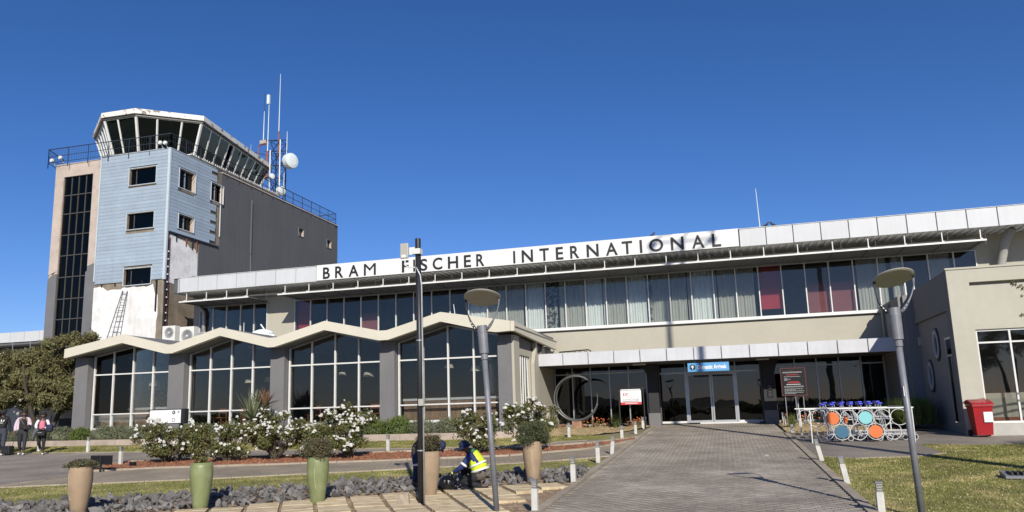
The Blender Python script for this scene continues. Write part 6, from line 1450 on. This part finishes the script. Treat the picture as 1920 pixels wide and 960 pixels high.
# ================================================================== PEOPLE
def hand(name, wrist, dirv, palmn, m, parent, curl=.5, s=1.0):
    w = Vector(wrist); d = Vector(dirv).normalized(); n = Vector(palmn); n = (n-d*n.dot(d)).normalized(); a = d.cross(n)
    ch = [[(*w, .024*s), (*(w+d*.045*s), .03*s), (*(w+d*.085*s), .026*s)]]
    for k, (off, L) in enumerate(((-.030, .062), (-.010, .072), (.011, .068), (.030, .054))):
        b0 = w+d*.085*s+a*off*s; c1 = b0+(d*math.cos(curl*.6)+n*math.sin(curl*.6))*L*.5*s; c2 = c1+(d*math.cos(curl*1.6)+n*math.sin(curl*1.6))*L*.5*s
        ch.append([ch[0][2], (*b0, .0095*s), (*c1, .0085*s), (*c2, .0065*s)])
    t0 = w+d*.03*s-a*.034*s; t1 = t0+(d*.6-a*.5+n*.4)*.035*s; t2 = t1+(d*.8+n*.5)*.028*s
    ch.append([ch[0][1], (*t0, .012*s), (*t1, .010*s), (*t2, .008*s)])
    return skin(name, ch, m, parent, sub=1)
def lerp3(a, b, t): return tuple(a[i]+(b[i]-a[i])*t for i in range(3))
def ch(*pr): return [(*p, r) for p, r in pr]
def figure(label, loc, rz, J, S=1.0, fat=1.0, face=Vector((0, -1, 0))):
    """J: joints in local space (x to the figure's left, -y forward, z up)"""
    t = thing('person', label, 'person', (0, 0, 0)); g = lambda k: J[k]
    hd = Vector(g('head')); nk = g('neck'); up_ = (hd-Vector(nk)).normalized()
    ht = tuple(hd+up_*.075)
    chains = [ch((g('pelvis'), .115*fat), (g('waist'), .11*fat), (g('chest'), .125*fat), (nk, .05), (tuple(hd-up_*.06), .062), (tuple(hd), .085), (ht, .06))]
    for s in 'LR':
        chains.append(ch((g('chest'), .125*fat), (g('sh'+s), .058*fat), (g('el'+s), .043*fat), (g('wr'+s), .026)))
        chains.append(ch((g('pelvis'), .115*fat), (g('hp'+s), .092*fat), (g('kn'+s), .062*fat), (g('an'+s), .038), (tuple(Vector(g('an'+s))+Vector(g('ft'+s))*.13), .03)))
    skin('body', chains, 'skin', t)
    f = face.normalized(); sd_ = f.cross(up_).normalized(); f2 = up_.cross(sd_)*-1 if up_.cross(sd_).dot(f) < 0 else up_.cross(sd_)
    for s in (-1, 1):
        MB().ball(tuple(hd+f2*.083+sd_*.03*s+up_*.012), (.010, .010, .007), 8).build('eye', 'print_white', t, smooth=True); MB().ball(tuple(hd+f2*.090+sd_*.03*s+up_*.012), .0055, 6).build('pupil', 'hair', t)
        MB().ball(tuple(hd+sd_*.084*s-up_*.005), (.012, .016, .024), 8).build('ear', 'skin', t, smooth=True)
        MB().bar(tuple(hd+f2*.09+sd_*.018*s+up_*.032), tuple(hd+f2*.086+sd_*.045*s+up_*.03), .0035).build('eyebrow', 'hair', t)
    skin('nose', [ch((tuple(hd+f2*.078+up_*.014), .008), (tuple(hd+f2*.098-up_*.016), .014))], 'skin', t)
    MB().ball(tuple(hd+f2*.083-up_*.042), (.022, .012, .007), 8).build('mouth', 'dull_red', t, smooth=True)
    return t
def place(t, loc, rz, s=1.0): t.location = loc; t.rotation_euler = (0, 0, rz); t.scale = (s,)*3
def trousers(t, J, m, fat=1.0, cuff=.9):
    c = [ch((J['waist'], .128*fat), (J['pelvis'], .148*fat))]
    for s in 'LR': a = lerp3(J['kn'+s], J['an'+s], cuff); c.append(ch((J['pelvis'], .148*fat), (J['hp'+s], .112*fat), (lerp3(J['hp'+s], J['kn'+s], .5), .1*fat), (J['kn'+s], .075*fat), (lerp3(J['kn'+s], a, .45), .066*fat), (a, .05)))
    return skin('trousers', c, m, t)
def top(t, J, m, fat=1.0, sleeve=1.0, name='shirt', hem=None, arms=True):
    c = [ch((hem or J['pelvis'], .145*fat), (J['waist'], .14*fat), (J['chest'], .15*fat), (lerp3(J['chest'], J['neck'], .75), .075))]
    if arms:
        for s in 'LR':
            e = lerp3(J['el'+s], J['wr'+s], min(1, max(sleeve*2-1, 0))); c.append(ch((J['chest'], .15*fat), (J['sh'+s], .08*fat), (lerp3(J['sh'+s], J['el'+s], .55), .066*fat), (J['el'+s], .058*fat), (e, .042)))
    return skin(name, c, m, t)
def shoes(t, J, m):
    for s in 'LR': a = Vector(J['an'+s]); f = Vector(J['ft'+s]); skin('shoe', [ch((tuple(a-f*.05-Vector((0, 0, .03))), .045), (tuple(a+f*.06-Vector((0, 0, .04))), .042), (tuple(a+f*.17-Vector((0, 0, .05))), .034))], m, t)
def hair(t, J, r=.115, m='hair', back=(0, .03, .02), afro=True):
    hd = Vector(J['head']); random.seed(int(r*1000)); b = MB()
    for k in range(60 if afro else 26):
        d = Vector((random.gauss(0, 1), random.gauss(0, 1), random.gauss(.3, 1))).normalized()
        if d.y < .12 and d.z < .6: continue
        q = hd+Vector(back)+d*r*.72; b.ball(tuple(q), r*random.uniform(.34, .5), 6)
    b.build('hair', m, t, smooth=True)['kind'] = 'stuff'
def cap(t, hd, up_, f, m, brim=.07, r=.1, wide=False):
    q = up_.to_track_quat('Z', 'Y'); b = MB(); prof = [(r*1.02, -.01), (r*1.0, .04), (r*.8, .085), (r*.35, .105), (.005, .108)]
    b.lathe(prof, (0, 0, 0), 20); b.v = [tuple(hd+up_*.02+q @ Vector(v)) for v in b.v]; b.build('hat', m, t, smooth=True)
    b = MB()
    if wide: b.lathe([(r*.9, .0), (r*1.75, -.035), (r*1.75, -.03), (r*.9, .012)], (0, 0, 0), 24); b.v = [tuple(hd+up_*.02+q @ Vector(v)) for v in b.v]
    else: sd_ = f.cross(up_).normalized(); b.hexa([tuple(hd+up_*.02+f*.07-sd_*.07), tuple(hd+up_*.02+f*.07+sd_*.07), tuple(hd+up_*.0+f*(.1+brim)+sd_*.045), tuple(hd+f*(.1+brim)-sd_*.045)], [tuple(hd+up_*.032+f*.07-sd_*.07), tuple(hd+up_*.032+f*.07+sd_*.07), tuple(hd+up_*.012+f*(.1+brim)+sd_*.045), tuple(hd+up_*.012+f*(.1+brim)-sd_*.045)])
    b.build('brim', m, t)
F = (0, -1, 0)
def base_walk(h=1.0, step=.16, arms=None):
    J = dict(pelvis=(0, 0, .93), waist=(0, .0, 1.07), chest=(0, .01, 1.27), neck=(0, .01, 1.45), head=(0, -.015, 1.56),
             shL=(.17, .01, 1.38), shR=(-.17, .01, 1.38), elL=(.23, .02, 1.12), elR=(-.23, .03, 1.12), wrL=(.22, -.08, .90), wrR=(-.23, -.04, .88),
             hpL=(.09, 0, .88), hpR=(-.09, 0, .88), knL=(.10, -.08, .49), knR=(-.09, .02, .49), anL=(.10, -step, .09), anR=(-.09, step, .12), ftL=(.15, -1, 0), ftR=(-.1, -1, -.25))
    if arms: J.update(arms)
    return J
# woman in pink jacket
J = base_walk(arms=dict(elL=(.25, .03, 1.13), wrL=(.15, -.16, 1.08), elR=(-.27, .04, 1.12), wrR=(-.27, .0, .86)))
t = figure('woman in an open pale pink jacket, black top and dark jeans, pulling a case', (0, 0, 0), 0, J, fat=1.08)
top(t, dict(J, chest=(0, -.035, 1.26), waist=(0, -.03, 1.07)), 'cloth_black', 1.12, name='top', arms=False); trousers(t, J, 'denim_dark', 1.1); shoes(t, J, 'shoe_white'); hair(t, J, .12)
jc = []
for s, q in (('L', 1), ('R', -1)):
    e = J['el'+s]; jc.append(ch(((0, .10, 1.36), .075), (J['sh'+s], .092), (lerp3(J['sh'+s], e, .55), .08), (e, .07), (lerp3(e, J['wr'+s], .85), .055)))
    jc.append(ch(((0, .10, 1.36), .075), ((q*.13, .03, 1.28), .07), ((q*.17, .0, 1.1), .06), ((q*.18, .0, .92), .055)))
jc.append(ch(((0, .10, 1.36), .075), ((0, .09, 1.15), .09), ((0, .09, .95), .09)))
skin('jacket', jc, 'pink_jacket', t)
hand('hand', J['wrL'], (-.5, -.8, -.1), (0, 0, -1), 'skin', t, .9); hand('hand', J['wrR'], (0, -.1, -1), (1, 0, 0), 'skin', t, 1.3)
MB().tube([(-.12, -.08, 1.4), (0, -.165, 1.25), (.12, -.16, 1.08)], .008, 5).build('bag_strap', 'lamp_grey', t)
place(t, (-26.42, 24.05, gz(-26, 24.05)), .62, 1.0)
hb = thing('shoulder_bag', 'black shoulder bag held at the waist by the woman in the pink jacket', 'bag', (0, 0, 0)); bevel(MB().box(.02, .30, -.26, -.12, .96, 1.14).build('bag', 'cloth_black', hb), .04, 3); MB().tube([(.04, -.2, 1.13), (.16, -.22, 1.2), (.28, -.2, 1.13)], .01, 5).build('handle', 'cloth_black', hb)
place(hb, (-26.42, 24.05, gz(-26, 24.05)), .62)
# woman in pink jumper with coat and bag
J = base_walk(step=.13, arms=dict(elL=(.24, .0, 1.12), wrL=(.10, -.2, 1.05), elR=(-.24, -.02, 1.12), wrR=(-.10, -.2, 1.03), anR=(-.08, .22, .24), knR=(-.09, -.03, .5)))
t = figure('woman in a pink jumper with white sleeves carrying a dark coat over her arm', (0, 0, 0), 0, J, fat=1.0)
top(t, J, 'pink_knit', 1.0, name='jumper', arms=False); trousers(t, J, 'cloth_black', 1.0); shoes(t, J, 'shoe_white'); hair(t, J, .125)
skin('sleeves', [ch((J['chest'], .05), (J['shL'], .085), (J['elL'], .062), (lerp3(J['elL'], J['wrL'], .9), .045)), ch((J['chest'], .05), (J['shR'], .085), (J['elR'], .062), (lerp3(J['elR'], J['wrR'], .9), .045))], 'sleeve_white', t)
hand('hand', J['wrL'], (-.6, -.6, -.1), (0, 0, -1), 'skin', t, 1.0); hand('hand', J['wrR'], (.6, -.6, -.1), (0, 0, -1), 'skin', t, 1.0)
MB().box(.12, .2, -.16, -.1, 1.0, 1.14).build('wristband', 'royal_blue', t)
L2 = (-25.42, 24.0, gz(-25, 24.0)); place(t, L2, .6, .95)
co = thing('folded_coat', 'dark grey coat hanging over the arm of the woman in the pink jumper', 'coat', (0, 0, 0)); skin('coat', [ch(((-.02, -.25, 1.10), .07), ((-.12, -.24, 1.0), .09), ((-.24, -.18, .85), .08), ((-.30, -.12, .62), .07)), ch(((-.02, -.25, 1.10), .07), ((.05, -.26, 1.0), .08))], 'grey_coat', co); place(co, L2, .6, .95)
hb = thing('handbag', 'black handbag carried low in front by the woman in the pink jumper', 'bag', (0, 0, 0)); bevel(MB().box(-.14, .17, -.34, -.18, .76, .95).build('bag', 'cloth_black', hb), .04, 3); MB().tube([(-.08, -.26, .95), (.0, -.24, 1.04), (.1, -.26, .95)], .01, 5).build('handle', 'cloth_black', hb); bb('zip', 'print_white', hb, -.08, .06, -.345, -.341, .885, .892); place(hb, L2, .6, .95)
bp = thing('backpack', 'dark backpack held at the side of the woman in the pink jumper', 'bag', (0, 0, 0)); bevel(MB().box(.16, .40, -.22, .02, .9, 1.2).build('bag', 'navy', bp), .05, 3); bb('pocket', 'cloth_black', bp, .2, .36, -.24, -.225, .93, 1.05); place(bp, L2, .6, .95)
# man in dark hoodie
J = base_walk(arms=dict(wrL=(.30, -.10, .86)))
t = figure('man in a black hooded top with a white emblem and dark cap', (0, 0, 0), 0, J, fat=1.05)
top(t, J, 'cloth_black', 1.12, name='hoodie'); trousers(t, J, 'jeans', 1.1); shoes(t, J, 'shoe_white'); cap(t, Vector(J['head']), Vector((0, 0, 1)), Vector((0, -1, 0)), 'cloth_black')
skin('hood', [ch(((-.08, .05, 1.43), .05), ((0, .08, 1.44), .055), ((.08, .05, 1.43), .05))], 'cloth_black', t)
for k, (dx, w) in enumerate(((-.045, .02), (0, .022), (.045, .02))): MB().prism([(dx*1.0-.006, 1.235), (dx*1.9-w, 1.30-abs(dx)*.3), (dx*1.9, 1.335-abs(dx)*.3), (dx*1.9+w, 1.30-abs(dx)*.3), (dx+.006, 1.235)], 'y', -.165, -.158).build('emblem', 'print_white', t)
bb('emblem', 'print_white', t, -.06, .06, -.165, -.158, 1.19, 1.205)
hand('hand', J['wrL'], (.1, -.2, -1), (-1, 0, 0), 'skin', t, 1.2); hand('hand', J['wrR'], (0, -.2, -1), (1, 0, 0), 'skin', t, .6)
place(t, (-27.35, 23.95, gz(-27, 24)), .55, 1.04)
sc = thing('suitcase', 'black wheeled suitcase between the man and the woman in the pink jacket', 'suitcase', (-26.95, 23.9, gz(-27, 24)))
x, y, z = -26.95, 23.9, gz(-27, 24)
bevel(MB().box(x-.2, x+.2, y-.13, y+.13, z+.05, z+.36).build('case', 'luggage', sc), .03, 3); bb('pocket', 'cloth_black', sc, x-.16, x+.16, y-.15, y-.131, z+.08, z+.24)
MB().tube([(x+.1, y+.1, z+.36), (x+.24, y+.14, z+.78), (x+.3, y+.12, z+.80)], .01, 5).build('pull_handle', 'black_metal', sc)
for s in (-1, 1): MB().lathe([(.035, -.015), (.035, .015)], (x+.17*s, y+.08, z+.035), 12, 'x').build('wheel', 'rubber', sc)
tb = thing('carry_bag', 'tan bag standing beside the suitcase at the left edge', 'bag', (-27.45, 23.6, gz(-27, 23.6))); skin('bag', [ch(((-27.45, 23.6, z+.1), .13), ((-27.45, 23.62, z+.28), .12), ((-27.43, 23.62, z+.42), .06))], 'tan_bag', tb)
for o in tb.children: o.location = -Vector(tb.location)
# crouching worker
J = dict(pelvis=(.20, .0, .27), waist=(.17, .0, .38), chest=(.05, .0, .58), neck=(-.06, -.03, .73), head=(-.12, -.05, .82),
         shL=(.02, -.17, .66), shR=(.0, .16, .66), elL=(-.14, -.22, .44), elR=(-.15, .15, .46), wrL=(-.34, -.14, .33), wrR=(-.34, .02, .32),
         hpL=(.15, -.10, .25), hpR=(.15, .10, .25), knL=(-.20, -.13, .14), knR=(-.22, .10, .47), anL=(.20, -.13, .07), anR=(-.12, .12, .08), ftL=(1, 0, 0), ftR=(-1, 0, -.1))
fc = Vector((-.75, -.65, -.1))
t = figure('crouching worker in a yellow safety vest, blue overalls and navy sun hat', (0, 0, 0), 0, J, fat=1.0, face=fc)
top(t, J, 'royal_blue', 1.02, name='overall_jacket'); trousers(t, J, 'cloth_black', 1.06, cuff=1.12); shoes(t, J, 'cloth_black')
skin('knee_patch', [ch(((-.18, .10, .42), .088), (J['knR'], .09), (lerp3(J['knR'], J['anR'], .4), .08))], 'trouser_taupe', t)
skin('seat_patch', [ch(((.05, -.11, .27), .11), ((.2, -.10, .26), .12), ((.28, 0, .27), .10))], 'trouser_taupe', t)
skin('safety_vest', [ch(((.215, 0, .33), .18), (J['waist'], .185), ((.12, 0, .48), .19), (J['chest'], .19), ((-.01, 0, .69), .125)), ch((J['chest'], .19), ((.02, -.12, .68), .095)), ch((J['chest'], .19), ((.02, .12, .68), .095))], 'hi_vis', t)
skin('vest_collar', [ch(((.05, -.12, .72), .04), ((.05, 0, .755), .045), ((.03, .12, .72), .04))], 'hi_vis_green', t)
def band(c, d, r, w, m, nm):
    q = Vector(d).normalized().to_track_quat('Z', 'Y'); b = MB(); b.lathe([(r, -w), (r*1.03, 0), (r, w)], (0, 0, 0), 24); b.v = [tuple(Vector(c)+q @ Vector(v)) for v in b.v]; b.build(nm, m, t)
band((.175, 0, .37), (-.3, 0, 1), .186, .018, 'reflective', 'reflective_band'); band((.125, 0, .475), (-.4, 0, 1), .19, .018, 'reflective', 'reflective_band')
band(lerp3(J['shL'], J['elL'], .8), Vector(J['elL'])-Vector(J['shL']), .073, .02, 'reflective', 'sleeve_band')
cap(t, Vector(J['head']), Vector((-.35, -.1, 1)).normalized(), fc, 'navy', wide=True)
skin('neck_scarf', [ch(((-.03, .02, .80), .06), ((.0, .0, .72), .06))], 'hair', t)
hand('glove', J['wrL'], (-.8, .2, -.5), (0, .3, -1), 'work_glove', t, 1.0, 1.25); hand('glove', J['wrR'], (-.8, -.1, -.5), (0, -.3, -1), 'work_glove', t, 1.0, 1.25)
place(t, (-4.93, 14.85, gz(-5, 14.85)+.02), 0.12, 1.0)
gb = thing('rubbish_bag', 'shiny black rubbish bag held by the crouching worker', 'rubbish bag', (-5.33, 14.62, gz(-5, 14.6)))
def blob(name, c, r, m, par, seed, amp=.22):
    bm = bmesh.new(); bmesh.ops.create_icosphere(bm, subdivisions=4, radius=1); from mathutils import noise as N
    for v in bm.verts:
        n = v.co.normalized(); k = 1+amp*N.noise(n*2.3+Vector((seed, 0, 0)))+amp*.5*abs(N.noise(n*6+Vector((0, seed, 0))))
        v.co = Vector((n.x*r[0]*k, n.y*r[1]*k, max(n.z*r[2]*k, -r[2]*.75)))+Vector(c)-_org(par)
    me = bpy.data.meshes.new(name); bm.to_mesh(me); bm.free(); me.shade_smooth(); me.materials.append(MT[m]); return link(name, me, par)
blob('sack', (-5.36, 14.60, gz(-5, 14.6)+.13), (.17, .15, .17), 'bag_plastic', gb, 3); blob('sack_tail', (-5.12, 14.60, gz(-5, 14.6)+.07), (.18, .12, .09), 'bag_plastic', gb, 7, .4); blob('sack_neck', (-5.31, 14.66, gz(-5, 14.6)+.30), (.05, .05, .06), 'bag_plastic', gb, 5)
# bending worker behind the tan pot
J = dict(pelvis=(0, .05, .86), waist=(.10, .02, .95), chest=(.30, 0, .98), neck=(.44, 0, .95), head=(.54, -.02, .90),
         shL=(.34, -.17, .98), shR=(.34, .17, .98), elL=(.40, -.18, .72), elR=(.42, .16, .72), wrL=(.36, -.18, .5), wrR=(.40, .1, .5),
         hpL=(0, -.09, .82), hpR=(0, .12, .82), knL=(.03, -.10, .46), knR=(.0, .14, .46), anL=(-.02, -.10, .08), anR=(-.04, .16, .08), ftL=(1, 0, 0), ftR=(1, 0, 0))
t = figure('worker in blue overalls bending forward behind the tan pot and black pole', (0, 0, 0), 0, J, fat=1.0, face=Vector((.4, 0, -.9)))
top(t, J, 'royal_blue', 1.02, name='overall_jacket'); trousers(t, J, 'navy', 1.05); shoes(t, J, 'cloth_black')
for s in 'LR': band(lerp3(J['kn'+s], J['hp'+s], .1), Vector(J['hp'+s])-Vector(J['kn'+s]), .083, .02, 'reflective', 'leg_band')
band((.20, 0, .965), (1, 0, .1), .155, .02, 'reflective', 'reflective_band')
cap(t, Vector(J['head']), Vector((.9, 0, -.35)).normalized(), Vector((.35, 0, -.9)), 'navy', r=.115)
skin('scarf', [ch(((.44, -.08, .93), .06), ((.5, -.06, .86), .05)), ch(((.44, .05, .93), .06), ((.5, .03, .86), .05))], 'grey_coat', t)
hand('glove', J['wrL'], (.1, 0, -1), (0, 1, 0), 'cloth_black', t, .6); hand('glove', J['wrR'], (.1, 0, -1), (0, -1, 0), 'cloth_black', t, .6)
place(t, (-6.22, 15.15, gz(-6, 15)), .05, .95)
